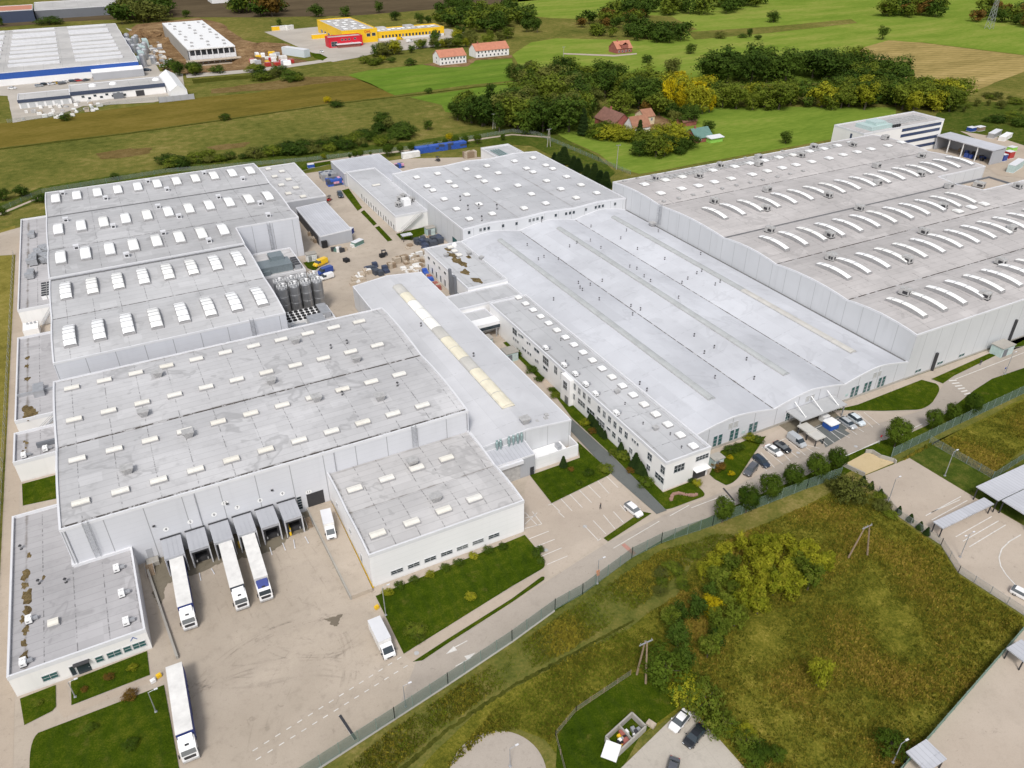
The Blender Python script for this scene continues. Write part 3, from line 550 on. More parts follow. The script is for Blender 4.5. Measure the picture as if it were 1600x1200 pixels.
lines(zz(225,1160,255,1150, 250,1152,300,1200, 305,1120,375,1195, 362,1092,440,1175, 420,1065,498,1145, 475,1035,553,1115, 533,1005,607,1087, 590,978,662,1050,  675,1158,712,1200), z=0.13)
z3 = lambda *q: [(Z4(q[i],q[i+1],800,800,3), Z4(q[i+2],q[i+3],800,800,3)) for i in range(0, len(q), 4)]
lines(z3(338,65,405,135, 380,42,440,105, 428,15,482,80, 475,0,523,52, 400,137,418,127, 80,128,172,92, 110,165,200,130, 142,208,233,170, 165,248,260,208, 475,172,690,45, 58,80,140,58, 95,0,140,58, 60,30,110,20, 60,60,118,5, 62,5,120,66, 216,0,245,27, 740,20,830,-30), z=0.13)
z5 = lambda *q: [(Z4(q[i],q[i+1],1080,600,5.714), Z4(q[i+2],q[i+3],1080,600,5.714)) for i in range(0, len(q), 4)]
lines(z5(545,680,675,778, 620,615,742,750, 640,575,818,720, 760,560,885,692, 850,580,955,663, 845,490,1018,640, 940,520,1090,612, 1000,540,1145,578, 1060,410,1215,550, 1105,395,1275,528, 1165,365,1335,500, 1255,400,1412,482, 1320,345,1478,455, 1420,360,1540,432, 1490,265,1620,390, 1540,255,1680,370, 1010,440,1430,262, 625,575,845,490, 1365,655,1700,500, 0,1110,300,995), z=0.14)
z6 = lambda *q: [(Z4(q[i],q[i+1],1200,500,4), Z4(q[i+2],q[i+3],1200,500,4)) for i in range(0, len(q), 4)]
lines(z6(480,852,700,760, 870,695,965,650, 1170,372,1600,205, 1200,1125,1020,1205), 0.18)
for i in range(6):   # zebra crossing by the far hall
    a = Z4(1130+i*19,382+i*17,1200,500,4); c = Z4(1178+i*17,378+i*16,1200,500,4); mk.strip(P2(*a), P2(*c), 0.45, 0.108)
for i in range(4):
    a = Z4(262+i*30,950+i*26,1080,600,5.714); c = Z4(320+i*24,1010+i*16,1080,600,5.714); 
    mk.strip(P2(*Z4(272+i*28,1022+i*16,1080,600,5.714)), P2(*Z4(312+i*28,1008+i*16,1080,600,5.714)), 0.45, 0.11)
z8 = lambda *q: [(Z4(q[i],q[i+1],1400,720,8), Z4(q[i+2],q[i+3],1400,720,8)) for i in range(0, len(q), 4)]
lines(z8(370,690,810,450, 445,745,890,500, 745,955,1195,700, 835,1010,1280,755, 915,1080,1370,805), 0.2)
cv = [Z4(x,y,1200,800,3) for x,y in ((1185,108),(1130,140),(1095,175),(1082,215),(1090,255),(1115,295),(1160,345))]
lines(list(zip(cv[:-1], cv[1:])), 0.22)
setting('road_marking', mk, M['paint'])
b = MB(); b.strip(P2(*Z4(520,152,800,800,3)), P2(*Z4(575,200,800,800,3)), 0.9, 0.106); setting('red_marking', b, plain('worn red paint', (0.42,0.22,0.18), 0.9))
b = MB(); b.strip(P2(531,1118), P2(556,1156), 0.45, 0.104); b.strip(P2(529.5,1118), P2(554,1156.5), 0.2, 0.1035, 1); b.strip(P2(1130,763), P2(1147,783), 0.4, 0.112)
setting('drain_channel', b, [M['darkmetal'], M['paint']])
# ---------------------------------------------------------------- building kit
def mesh_of(mb, name, mats, smooth=False):
    me = bpy.data.meshes.new(name); me.from_pydata(mb.v, [], mb.f)
    for m in (mats if isinstance(mats, (list, tuple)) else [mats]): me.materials.append(m)
    me.polygons.foreach_set('material_index', mb.m)
    if smooth: me.polygons.foreach_set('use_smooth', [True]*len(mb.f))
    me.update(); return me
def inst(me, name, parent, loc, rot=0.0, scale=None):
    o = bpy.data.objects.new(name, me); COL.objects.link(o); o.parent = parent
    o.location = Vector(loc)-ORG[parent.name]; o.rotation_euler = (0, 0, rot); ORG[o.name] = Vector(loc)
    if scale: o.scale = scale
    return o
def bays(edges, z0, rise):
    out = []
    for a, c in zip(edges[:-1], edges[1:]):
        for t in (0, .12, .3, .5, .7, .88): out.append((a+(c-a)*t, z0+rise*math.sin(math.pi*t)**0.85))
    out.append((edges[-1], z0)); return out
def gables(edges, z0, z1):
    out = []
    for a, c in zip(edges[:-1], edges[1:]): out += [(a, z0), ((a+c)/2, z1)]
    return out+[(edges[-1], z0)]
def arcs(edges, z0, rise):
    out = []
    for a, c in zip(edges[:-1], edges[1:]):
        for t in (0, .15, .3, .42, .5, .58, .7, .85): out.append((a+(c-a)*t, z0+rise*(1-abs(2*t-1)**1.45)))
    return out+[(edges[-1], z0)]
ZF = {}
def hall(name, label, cat, outline, rects, axis, prof, wallm, roofm, par=0.25, parw=0.35, z_base=0.0, group=None, trim='trim', skip=()):
    xs = [p[0] for p in outline]; ys = [p[1] for p in outline]
    root = thing(name, label, cat, ((min(xs)+max(xs))/2, (min(ys)+max(ys))/2, 0), 0, group)
    k = 0 if axis == 'x' else 1
    def zf(p):
        c = p[k]
        if c <= prof[0][0]: return prof[0][1]
        for (a, za), (b_, zb) in zip(prof[:-1], prof[1:]):
            if c <= b_: return za+(zb-za)*(c-a)/max(1e-6, b_-a)
        return prof[-1][1]
    ZF[root.name] = zf
    wall = MB(); cop = MB(); roof = MB()
    n = len(outline)
    for i in range(n):
        a, c = outline[i], outline[(i+1) % n]
        ts = [0.0, 1.0]
        if abs(c[k]-a[k]) > 1e-6: ts += [(q-a[k])/(c[k]-a[k]) for q, _ in prof if 0.001 < (q-a[k])/(c[k]-a[k]) < 0.999]
        ts = sorted(ts); pts = [(a[0]+(c[0]-a[0])*t, a[1]+(c[1]-a[1])*t) for t in ts]
        d = Vector((c[0]-a[0], c[1]-a[1], 0)).normalized(); nrm = Vector((d.y, -d.x, 0))   # outward for ccw
        up = par+(0.012 if abs(d.x) > abs(d.y) else 0.0); oo = 0.04+(0.012 if abs(d.x) > abs(d.y) else 0)
        for p, q in zip(pts[:-1], pts[1:]):
            wall.quad((*p, z_base), (*q, z_base), (*q, zf(q)+0.0), (*p, zf(p)+0.0))
            if i in skip: continue
            A = Vector((*p, zf(p))); B = Vector((*q, zf(q)))
            if abs(d.x) > abs(d.y):
                if p == pts[0]: A = A-d*0.05
                if q == pts[-1]: B = B+d*0.05
            v = []
            for Q in (A, B):
                v.append([Q+nrm*oo+Vector((0,0,-0.28)), Q+nrm*oo+Vector((0,0,up)), Q-nrm*parw+Vector((0,0,up)), Q-nrm*parw+Vector((0,0,-0.28))])
            for j in range(4): cop.quad(v[0][j], v[1][j], v[1][(j+1) % 4], v[0][(j+1) % 4])
            if p == pts[0]: cop.quad(*v[0])
            if q == pts[-1]: cop.quad(*v[1][::-1])
    for (x0, y0, x1, y1) in rects:
        lo, hi = ((x0, x1), (y0, y1))[k]
        br = sorted(set([lo, hi]+[q for q, _ in prof if lo < q < hi]))
        for p, q in zip(br[:-1], br[1:]):
            if k == 0: roof.quad((p,y0,zf((p,y0))), (q,y0,zf((q,y0))), (q,y1,zf((q,y1))), (p,y1,zf((p,y1))))
            else: roof.quad((x0,p,zf((0,p))), (x1,p,zf((0,p))), (x1,q,zf((0,q))), (x0,q,zf((0,q))))
    wall.build('wall', M[wallm], root); roof.build('roof', M[roofm], root)
    if par: cop.build('parapet', M[trim], root)
    return root
def rect(x0, y0, x1, y1): return [(x0,y0),(x1,y0),(x1,y1),(x0,y1)]
def box_hall(name, label, cat, r, z, wallm, roofm, par=0.5, trim='trim', group=None, z_base=0.0):
    return hall(name, label, cat, rect(*r), [r], 'x', [(r[0], z-par), (r[2], z-par)], wallm, roofm, par, 0.3, z_base, group, trim)
def window(parent, side, u, z, w, h, plane, nx=1, nz=1, frame='frame', pane='glass', name='window', d0=0.0):
    """a framed window on an outside wall; side s/n/w/e, u along the wall, z of the sill"""
    def q(a, d, zz): return {'s': (a, plane-d, zz), 'n': (a, plane+d, zz), 'w': (plane-d, a, zz), 'e': (plane+d, a, zz)}[side]
    fr, pa = MB(), MB()
    def bar(a0, a1, za, zb, d1):
        p, r = q(a0, -0.05, za), q(a1, d1, zb); fr.box(*p, *r)
    t = 0.09
    bar(u-w/2-t, u+w/2+t, z-t, z, 0.10); bar(u-w/2-t, u+w/2+t, z+h, z+h+t, 0.10)
    bar(u-w/2-t, u-w/2, z, z+h, 0.09); bar(u+w/2, u+w/2+t, z, z+h, 0.09)
    for i in range(1, nx): x = u-w/2+w*i/nx; bar(x-0.035, x+0.035, z, z+h, 0.07)
    for i in range(1, nz): zz = z+h*i/nz; bar(u-w/2, u+w/2, zz-0.03, zz+0.03, 0.065)
    o = fr.build(name, M[frame], parent)
    pa.box(*q(u-w/2, -0.02, z), *q(u+w/2, 0.03, z+h)); pa.build('pane', M[pane], o)
    return o
def door(parent, side, u, z, w, h, plane, mat='darkmetal', name='door', handle=True):
    def q(a, d, zz): return {'s': (a, plane-d, zz), 'n': (a, plane+d, zz), 'w': (plane-d, a, zz), 'e': (plane+d, a, zz)}[side]
    b = MB(); b.box(*q(u-w/2, -0.05, z), *q(u+w/2, 0.06, z+h)); o = b.build(name, M[mat], parent)
    if handle: h_ = MB(); h_.box(*q(u+w*0.35, 0.05, z+1.0), *q(u+w*0.35+0.12, 0.12, z+1.1)); h_.build('handle', M['steel'], o)
    return o
# ---- roof furniture meshes (shared by their copies)
def dome_mesh(name, w, l, rise, ribs, base=0.35, seg=8, lead=0.0):
    b = MB(); b.box(-w/2-0.12, -l/2-0.12, -0.3, w/2+0.12, l/2+0.12, base, 2)
    for i in range(seg):
        y0, y1 = -l/2+l*i/seg, -l/2+l*(i+1)/seg
        f = lambda y: base+0.05+rise*(1-(2*y/l)**2)
        for (xa, xb, za, zb) in ((-w/2, -w*0.38, 0, .18), (-w*.38, w*.38, .18, .18), (w*.38, w/2, .18, 0)):
            b.quad((xa,y0,f(y0)+za), (xb,y0,f(y0)+zb), (xb,y1,f(y1)+zb), (xa,y1,f(y1)+za), 0)
        for x, s in ((-w/2, 1), (w/2, -1)): b.quad((x,y0,base-0.05), (x,y1,base-0.05), (x,y1,f(y1)), (x,y0,f(y0)), 2)
    for y in (-l/2, l/2): b.quad((-w/2,y,base-0.05), (w/2,y,base-0.05), (w/2,y,base+0.1), (-w/2,y,base+0.1), 2)
    for r in ribs:
        y = l*r; z = base+0.05+rise*(1-(2*y/l)**2); b.box(-w/2-0.03, y-0.09, z-0.1, w/2+0.03, y+0.09, z+0.26, 1)
    return mesh_of(b, name, [M['dome'], M['dome_rib'], M['curb']])
def pad_mesh(name, w, l, h=0.45, top='skylight', pitch=0.12):
    b = MB(); b.box(-w/2-0.1, -l/2-0.1, -0.3, w/2+0.1, l/2+0.1, h*0.6, 1)
    b.box(-w/2, -l/2, h*0.6, w/2, l/2, h, 0)
    b.quad((-w/2,-l/2,h+0.003), (w/2,-l/2,h+0.003), (w/2,0,h+pitch), (-w/2,0,h+pitch)); b.quad((-w/2,0,h+pitch), (w/2,0,h+pitch), (w/2,l/2,h+0.003), (-w/2,l/2,h+0.003))
    return mesh_of(b, name, [M[top], M['curb']])
def fan_mesh(name, s=1.0, cap='vent'):
    b = MB(); b.box(-.55*s,-.55*s,-.3,.55*s,.55*s,.35*s,1)
    n = len(b.v); b.v += [(-.6*s,-.6*s,.35*s),(.6*s,-.6*s,.35*s),(.6*s,.6*s,.35*s),(-.6*s,.6*s,.35*s),(-.95*s,-.8*s,1.15*s),(.95*s,-.8*s,1.15*s),(.95*s,.8*s,1.15*s),(-.95*s,.8*s,1.15*s)]
    for q in ((0,1,5,4),(1,2,6,5),(2,3,7,6),(3,0,4,7),(4,5,6,7)): b.f.append(tuple(n+i for i in q)); b.m.append(0)
    b.box(-.45*s,-.83*s,.75*s,.45*s,-.72*s,.92*s,1); b.box(-1.0*s,-.85*s,1.15*s,1.0*s,.85*s,1.25*s,2)
    return mesh_of(b, name, [M['vent'], M['curb'], M[cap]])
def cube_vent_mesh(name, s=1.0):
    b = MB(); b.box(-.75*s,-.75*s,-.2,.75*s,.75*s,1.25*s,0); b.box(-.45*s,-.80*s,.3*s,.45*s,-.74*s,.9*s,1); b.box(-.85*s,-.85*s,1.25*s,.85*s,.85*s,1.4*s,0)
    return mesh_of(b, name, [M['trim'], M['darkmetal']])
def ac_mesh(name, w=1.9, l=2.6, h=1.7, cap='vent'):
    b = MB(); b.box(-w/2,-l/2,-.2,w/2,l/2,.25,1); b.box(-w/2,-l/2,.25,w/2,l/2,h,0)
    for x in (-w*.22, w*.22): b.lathe((x, 0, h), [(w*.2,0),(w*.2,.15),(w*.17,.15),(w*.16,.05),(0.0,.05)], 12, 0)
    b.box(-w/2-.03,-l*.4,.6,-w/2+.02,l*.1,h*.75,1); b.box(-w*.3,-l/2-.03,.6,w*.1,-l/2+.02,h*.75,1)
    b.box(w/2,-l*.2,.3,w/2+.9,l*.2,h*.7,2)
    return mesh_of(b, name, [M[cap], M['darkmetal'], M['steel']])
def pipe_mesh(name, h=1.2, r=0.14):
    b = MB(); b.tube((0,0,-.3), (0,0,h*.8), r, k=8); b.lathe((0,0,0), [(r,h*.75),(r*2.6,h*.8),(r*1.4,h),(0,h+.02)], 8, 1); b.lathe((0,0,0), [(r*3.4,-.25),(r*1.2,.25)], 8, 1)
    return mesh_of(b, name, [M['curb'], M['darkmetal']])
def ladder(parent, side, u, z0, z1, plane, w=0.9):
    b = MB()
    def q(a, d, zz): return {'s': (a, plane-d, zz), 'w': (plane-d, a, zz), 'e': (plane+d, a, zz)}[side]
    for x in (u-w/2, u+w/2):
        b.tube(q(x,.25,z0), q(x,.25,z1+1.0), .05, k=6); b.tube(q(x,.95,z0+2.2), q(x,.95,z1+1.0), .04, k=6)
    z = z0+0.3
    while z < z1+0.6: b.tube(q(u-w/2,.25,z), q(u+w/2,.25,z), .035, k=5); z += 0.42
    z = z0+2.2
    while z < z1+1:
        b.tube(q(u-w/2,.25,z), q(u-w/2,.95,z), .035, k=5); b.tube(q(u+w/2,.25,z), q(u+w/2,.95,z), .035, k=5); b.tube(q(u-w/2,.95,z), q(u+w/2,.95,z), .035, k=5); z += 0.9
    return b.build('ladder', M['steel'], parent)
def text_mesh(txt, size, mat, parent, loc, rot, name, extrude=0.02):
    cu = bpy.data.curves.new(name, 'FONT'); cu.body = txt; cu.size = size; cu.extrude = extrude; cu.align_x = 'CENTER'; cu.align_y = 'CENTER'; cu.resolution_u = 2
    tmp = bpy.data.objects.new(name, cu); COL.objects.link(tmp)
    bpy.context.view_layer.update()
    me = bpy.data.meshes.new_from_object(tmp); bpy.data.objects.remove(tmp)
    me.materials.clear(); me.materials.append(M[mat])
    o = bpy.data.objects.new(name, me); COL.objects.link(o); o.parent = parent
    o.location = Vector(loc)-ORG[parent.name]; o.rotation_euler = rot; ORG[o.name] = Vector(loc); return o

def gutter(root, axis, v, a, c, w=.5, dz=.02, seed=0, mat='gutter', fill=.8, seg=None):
    """leaf filled valley gutter along a roof valley; on the great hall also painted step shade"""
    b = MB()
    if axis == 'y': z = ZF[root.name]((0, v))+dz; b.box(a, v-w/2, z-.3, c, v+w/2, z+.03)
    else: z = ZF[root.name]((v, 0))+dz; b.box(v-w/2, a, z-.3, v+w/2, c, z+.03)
    return b.build('gutter_or_step_shade', M[mat if fill > .9 else 'gutter_broken'], root)
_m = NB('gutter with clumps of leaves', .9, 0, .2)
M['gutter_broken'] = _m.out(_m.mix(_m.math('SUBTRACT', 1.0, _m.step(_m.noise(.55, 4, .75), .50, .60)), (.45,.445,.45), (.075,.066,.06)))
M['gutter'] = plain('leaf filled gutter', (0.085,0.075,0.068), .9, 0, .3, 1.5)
M['gutter_or_shade_grey'] = plain('grey gutter flashing', (0.15,0.15,0.155), .8, 0, .25, 1.0)
# ---------------------------------------------------------------- the works: dock hall
SKY = pad_mesh('skylight', 3.1, 1.45, 0.62)
FAN = fan_mesh('roof_fan', 1.2)
PIPE = pipe_mesh('vent_pipe', 1.1, 0.13); PIPE_T = pipe_mesh('vent_pipe', 2.0, 0.16)
dock = hall('warehouse', 'grey warehouse with six truck docks along its front and rows of cream skylights', 'warehouse',
            rect(-25.3,131.5,56.7,188.7), [(-25.3,131.5,56.7,188.7)], 'y', bays([131.5,159.5,188.7], 13.4, 0.8), 'clad', 'roof_dock', 0.3)
zd = ZF[dock.name]
def on(root, x, y): return (x, y, ZF[root.name]((x, y)))
for y in (182.4, 167.8, 152.0, 137.3):
    for i in range(11): inst(SKY, 'skylight', dock, on(dock, -21.3+6.94*i, y), 0)
za = lambda x, y: (x/4, 550+y/4); zb_ = lambda x, y: (400+x/4, 500+y/4)
for q in (za(988,150), za(897,385), za(1180,525), za(800,750), zb_(247,140), zb_(93,385), zb_(625,248), zb_(380,500), zb_(775,497)):
    p = P(*q, 14.3); inst(FAN, 'roof_fan', dock, on(dock, p.x, p.y))
for q in (zb_(470,180), zb_(540,470), zb_(885,415), zb_(570,150)): p = P(*q, 14); inst(PIPE, 'vent_pipe', dock, on(dock, p.x, p.y))
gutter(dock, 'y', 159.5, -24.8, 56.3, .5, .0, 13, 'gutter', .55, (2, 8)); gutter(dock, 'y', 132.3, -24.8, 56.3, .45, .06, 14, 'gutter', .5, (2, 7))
ladder(dock, 's', -21.0, 5, 13.4, 131.5); ladder(dock, 's', 43.5, 8.4, 13.4, 131.5)
def plate(n, x, z, wide=False):
    b = MB(); k = 20
    b.v += [(x+(1.25 if wide else 1)*.55*math.cos(i*2*math.pi/k), 131.5-.04, z+.55*math.sin(i*2*math.pi/k)) for i in range(k)]
    b.f.append(tuple(range(k))); b.m.append(0)
    o = b.build('number_plate', M['white'], dock)
    text_mesh(n, 0.85, 'darkmetal', o, (x, 131.5-.05, z), (math.pi/2, 0, 0), 'number')
for x in (-24.6, -2.0, 25.8, 56.2): b = MB(); b.tube((x,131.35,1 if x < 20 else 8.3),(x,131.35,13.1),.09,k=6); b.build('downpipe', M['steel'], dock)
for x in (-10.4, 3.4, 12.3): b = MB(); b.box(x-.25,131.2,8.2,x+.25,131.48,8.45); b.build('wall_lamp', M['darkmetal'], dock)
houses_x = [-8.2+4.54*i for i in range(6)]
for i, x in enumerate(houses_x): plate(str(4+i), x-0.35, 6.6)
plate('12', 3.0, 8.6, True); plate('11', 19.4, 4.9, True)
for i, x in enumerate(houses_x):       # dock houses stand in front of the gates
    full = i in (0, 2, 3)
    r = thing('dock_house', 'grey sheet metal dock house, %s from the left%s' % (('first','second','third','fourth','fifth','sixth')[i], ', lorry backed in' if full else ', open and empty'), 'dock house', (x,128.6,0), 0, 'dock houses along the warehouse front')
    b = MB(); x0, x1, y0, y1, zt = x-1.75, x+1.75, 125.4, 131.42, 4.5
    b.box(x0, y0, 0, x0+.18, y1, zt); b.box(x1-.18, y0, 0, x1, y1, zt); b.box(x0+.18, y0+.02, 3.95, x1-.18, y0+.25, zt); b.build('wall', M['clad_grey'], r)
    b = MB(); b.box(x0-.08, y0-.1, zt, x1+.08, y1, zt+.12)
    for j in (0.9, 1.8, 2.6): b.box(x0+j-.03, y0-.1, zt+.12, x0+j+.03, y1-.3, zt+.17)
    b.build('roof', M['clad_grey'], r)
    b = MB(); b.box(x0-.15, y1-.28, zt+.12, x1+.15, y1, zt+.32); b.build('flashing', M['darkmetal'], r)
    b = MB(); b.box(x0+.2, y0+.1, 1.2, x0+.6, y0+.35, 3.95); b.box(x1-.6, y0+.1, 1.2, x1-.2, y0+.35, 3.95); b.box(x0+.6, y0+.1, 3.5, x1-.6, y0+.35, 3.95); b.build('dock_seal', M['black'], r)
    b = MB(); b.box(x0+.2, y0+1.2, 0, x1-.2, y1-.1, 1.15); b.build('dock_leveller', M['darkmetal'], r)
    for xx in (x0-.02, x1+.02): b = MB(); b.tube((xx,y0-.06,0),(xx,y0-.06,zt),.07,k=6); b.build('corner_post', M['trim'], r)
    for xx in (x0+.62, x1-.82): b = MB(); b.box(xx,y0+.05,1.25,xx+.2,y0+.16,1.75); b.build('buffer', M['steel'], r)
door(dock, 's', 20.6, 0.9, 3.6, 3.5, 131.5, 'darkmetal', 'gate', False)
window(dock, 's', 17.2, 1.1, 0.9, 3.4, 131.5, 1, 5)
door(dock, 's', -12.6, 1.0, 1.1, 2.2, 131.5, 'clad_grey')
# steps, bollards and wheel guides in front of the docks
def steps(label, x, y, n, w, d=(0,-1), h=1.05):
    r = thing('stairs', label, 'stairs', (x,y,0)); b = MB()
    for i in range(n):
        z = h*(1-i/n); yy = y+d[1]*0.3*i; xx = x+d[0]*0.3*i
        b.box(xx-(w/2 if d[1] else .15), yy-(.15 if d[1] else w/2), z-.06, xx+(w/2 if d[1] else .15), yy+(.15 if d[1] else w/2), z)
    b.build('tread', M['wood'], r); b = MB()
    for s in (-w/2, w/2):
        b.tube((x+(s if d[1] else 0), y+(0 if d[1] else s), h+.9), (x+(s if d[1] else 0)+d[0]*.3*n, y+(0 if d[1] else s)+d[1]*.3*n, .95), .03, k=6)
        b.tube((x+(s if d[1] else 0)+d[0]*.3*n, y+(0 if d[1] else s)+d[1]*.3*n, .05), (x+(s if d[1] else 0)+d[0]*.3*n, y+(0 if d[1] else s)+d[1]*.3*n, .95), .03, k=6)
    b.build('handrail', M['steel'], r); return r
steps('short timber stairs down from the warehouse side door left of the docks', -13.2, 129.4, 8, 1.5)
b = MB(); b.box(-13.6,129.6,0,-11.4,131.4,1.0); tag(b.build('landing', M['concrete']), 'concrete landing under the side door left of the truck docks', 'landing')
steps('short stairs beside the ramp under the sixth dock house', 17.6, 128.2, 8, 1.2)
GUIDE_PX = [((467,880),(470,899)),((489,868),(497,886)),((424,858),(426,880)),((442,852),(447,868)),((459,846),(461,857)),((477,840),(483,849))]
gi = 0
for a, c in (((312,897),(314,907)),((331,890),(335,897)),((422,857),(425,867)),((442,850),(446,860)),((459,845),(461,857)),((477,840),(482,849))):
    r0, r1 = P(*a), P(*c); b = MB(); b.tube((r0.x,r0.y,.22),(r1.x,r1.y,.22),.1,k=8); b.tube((r0.x,r0.y,0),(r0.x,r0.y,.25),.12,k=8); b.tube((r1.x,r1.y,0),(r1.x,r1.y,.25),.12,k=8)
    tag(b.build('wheel_guide', M['trim']), 'steel wheel guide on the stained ground before an empty dock, %s from the left' % ('first','second','third','fourth','fifth','sixth')[gi], 'wheel guide', 'wheel guides in front of the docks'); gi += 1
b = MB(); q = P(487,803); b.box(13.25,125.6,0,13.65,129.8,1.9); tag(b.build('barrier', M['yellow']), 'yellow safety barrier between the fifth and sixth dock houses', 'barrier')
tag(MB().box(3.3,126.8,0,4.2,127.7,1.2).build('bin', M['yellow']), 'yellow grit bin between the third and fourth dock houses', 'bin')
# retaining kerb wall left of the truck yard
b = MB(); b.prism([(-13.9,129),(-13.5,129),(-11.2,104.5),(-11.6,104.5)], 0, 0.75); tag(b.build('retaining_wall', M['concrete']), 'long low concrete retaining wall left of the lorry yard', 'wall')
b = MB(); b.prism([(18.4,131.4),(23.6,131.4),(23.4,103.4),(17.0+2.2,103.4)], 0, 0.95); setting('loading_ramp', b, M['yard'])
b = MB(); b.prism([(18.3,131.4),(18.58,131.4),(19.32,103.3),(19.04,103.3)], 0, 1.08); tag(b.build('ramp_kerb', M['concrete']), 'concrete kerb wall along the loading ramp beside the white hall', 'wall')
# ---------------------------------------------------------------- small south hall
south = hall('hall', 'white low hall with dark slit windows in front of the warehouse', 'hall', rect(23.8,104.4,56.3,131.45), [(23.8,104.4,56.3,131.45)], 'y', bays([104.4,117.6,131.45], 8.0, 0.45), 'clad_white', 'roof_south', 0.45, 0.3, skip=(2,))
SKYS = pad_mesh('skylight', 3.0, 1.5, 0.6)
for q in ((554,763),(604,747),(651,730.5),(697.5,715.5),(590,833),(643,815),(693,796),(741,778)): p = P(*q, 8.9); inst(SKYS, 'skylight', south, on(south, p.x, p.y))
for q in ((644,721),(680,777)): p = P(*q, 9.3); inst(FAN, 'roof_fan', south, on(south, p.x, p.y))
for i, q in enumerate(((648,303),(726,272),(803,242),(880,213),(953,185),(1027,158),(1100,128))):
    p = P(400+(q[0]+25)/3, 800+q[1]/3, 1.8); window(south, 's', p.x, 1.5, 2.3, 0.9, 104.4, 2, 2)
for y in (126, 117, 110.5): window(south, 'w', y, 3.4 if y > 115 else 1.2, 0.9, 1.0 if y > 115 else 2.0, 23.8)
b = MB(); b.box(23.6,104.2,0.05,23.9,131,0.35); b.build('plinth', M['yellow'], south)
# ---------------------------------------------------------------- office block left of the docks
west_o = hall('office', 'white single storey office with stained flat roof left of the lorry yard', 'office', [(-35.9,109),(-15,109),(-15.2,131.46),(-25.36,131.46),(-25.36,152),(-35.9,152)], [(-35.9,109,-15.1,131.46),(-35.9,131.46,-25.36,152)], 'x', [(-40,4.5),(-10,4.5)], 'render', 'roof_annex', 0.55, 0.32)
for x, w in ((-30.5,3.6),(-23.0,1.8),(-20.7,3.4),(-18.6,1.8),(-16.7,3.2)):
    window(west_o, 's', x if x < -25 else x, 1.3, w*0.62, 1.25, 109, 2 if w > 2 else 1, 2, 'frame', 'glass_green')
b = MB(); b.box(-26.9,108.2,2.7,-24.4,109,2.85); b.build('porch_roof', M['darkmetal'], west_o); door(west_o, 's', -25.6, 0.05, 2.0, 2.5, 109, 'glass'); window(west_o, 's', -27.2, 0.3, 0.7, 2.2, 109)
AC = ac_mesh('air_conditioner', 1.0, 1.5, 1.0, 'white')
for q in ((182,888),(190,927),(197,971),(45,968),(36,1035)): p = P(*q, 5.0); inst(AC, 'air_conditioner', west_o, (p.x, p.y, 4.5))
inst(pad_mesh('roof_hatch', 1.7, 1.5, 0.7), 'roof_hatch', west_o, (*P2(83,972,5.0), 4.5))
for q in ((60,909),(102,907),(32,855)): p = P(*q, 5); inst(PIPE, 'vent_pipe', west_o, (p.x, p.y, 4.5))
MOSS = turf('dead roof moss', [(0.2,(0.07,0.052,0.034)),(0.8,(0.24,0.18,0.11))], (0.3,1.5,6.0))
def moss(root, px, z, seed, name='moss_patch'):
    rnd = random.Random(seed)
    for (x, y, r) in px:
        b = MB(); c = P(x, y, z); k = 14
        a0 = [r*1.35*rnd.uniform(.55, 1.25) for _ in range(k)]
        b.v.append((c.x, c.y, z+.14)); n = len(b.v)
        for i in range(k): t = 2*math.pi*i/k; b.v.append((c.x+a0[i]*math.cos(t)*.8, c.y+a0[i]*math.sin(t)*1.5, z+.012))
        for i in range(k): b.f.append((n-1, n+i, n+(i+1) % k)); b.m.append(0)
        b.build(name, MOSS, root)
moss(west_o, [(40,899,.75),(39,915,.6),(43,932,.9),(43,953,.8),(37,968,.6),(40,985,.55),(37,1006,.5),(38,1027,.7),(45,868,.4),(68,902,.3)], 4.5, 5)
b = MB(); A = P(209.5,992,3.9)   # blue chevron emblem
for dx in (0.45, -0.45): b.quad((-17.2, 108.95, 4.25), (-17.2, 108.95, 4.0), (-17.2+dx, 108.95, 3.45), (-17.2+dx*1.35, 108.95, 3.45))
b.build('emblem', M['blue'], west_o)
# ---------------------------------------------------------------- west annexes
AN = lambda nm, lab, r, z: box_hall(nm, lab, 'annex', r, z, 'render', 'roof_annex', 0.6)
w3 = AN('annex', 'small white flat roofed annex above the grass patch on the west side', (-35.9,171,-25.36,183.4), 5.6)
moss(w3, [(38,690,.3),(42,692,.35),(36,705,.3),(40,700,.25)], 5.0, 9)
inst(AC, 'air_conditioner', w3, (-33.8,173,5.0)); inst(AC, 'air_conditioner', w3, (-29.5,173.5,5.0)); b = MB(); b.box(-31.2,175.2,5.0,-26,175.9,6.2); b.build('screen_wall', M['clad_dark'], w3)
w2 = AN('annex', 'long white annex with brown moss stains on its grey roof', (-35.9,189,-25.36,235), 5.5)
moss(w2, [(43,559,.6),(42,572,.6),(42,592,.7),(44,640,1.2),(50,645,1.0),(42,650,1.1),(56,646,.6)], 4.9, 12)
b = MB(); b.box(-35.5,201,4.9,-25.4,201.5,5.7); b.box(-31.8,199,4.9,-29.4,203.5,6.6); b.build('roof_duct', M['steel'], w2)
w1 = AN('annex', 'northern white annex with silver duct units on its grey roof', (-35.9,252.5,-25.36,338), 6.3)
DUCT = ac_mesh('duct_unit', 2.2, 5.5, 2.0, 'steel')
for x, y, s in ((-32,318,.8),(-30,297,1.0),(-31.5,291,1.1),(-32.3,279,.9),(-27.5,298,1.2),(-27.3,290,1.2)): inst(DUCT, 'duct_unit', w1, (x, y, 5.7), 0.1*x, (s, s, s))
b = MB()
for i in range(2):
    for j in range(6): b.box(-29.3+i*1.6,258+j*1.9,5.7,-27.9+i*1.6,259.6+j*1.9,6.9,0,1)
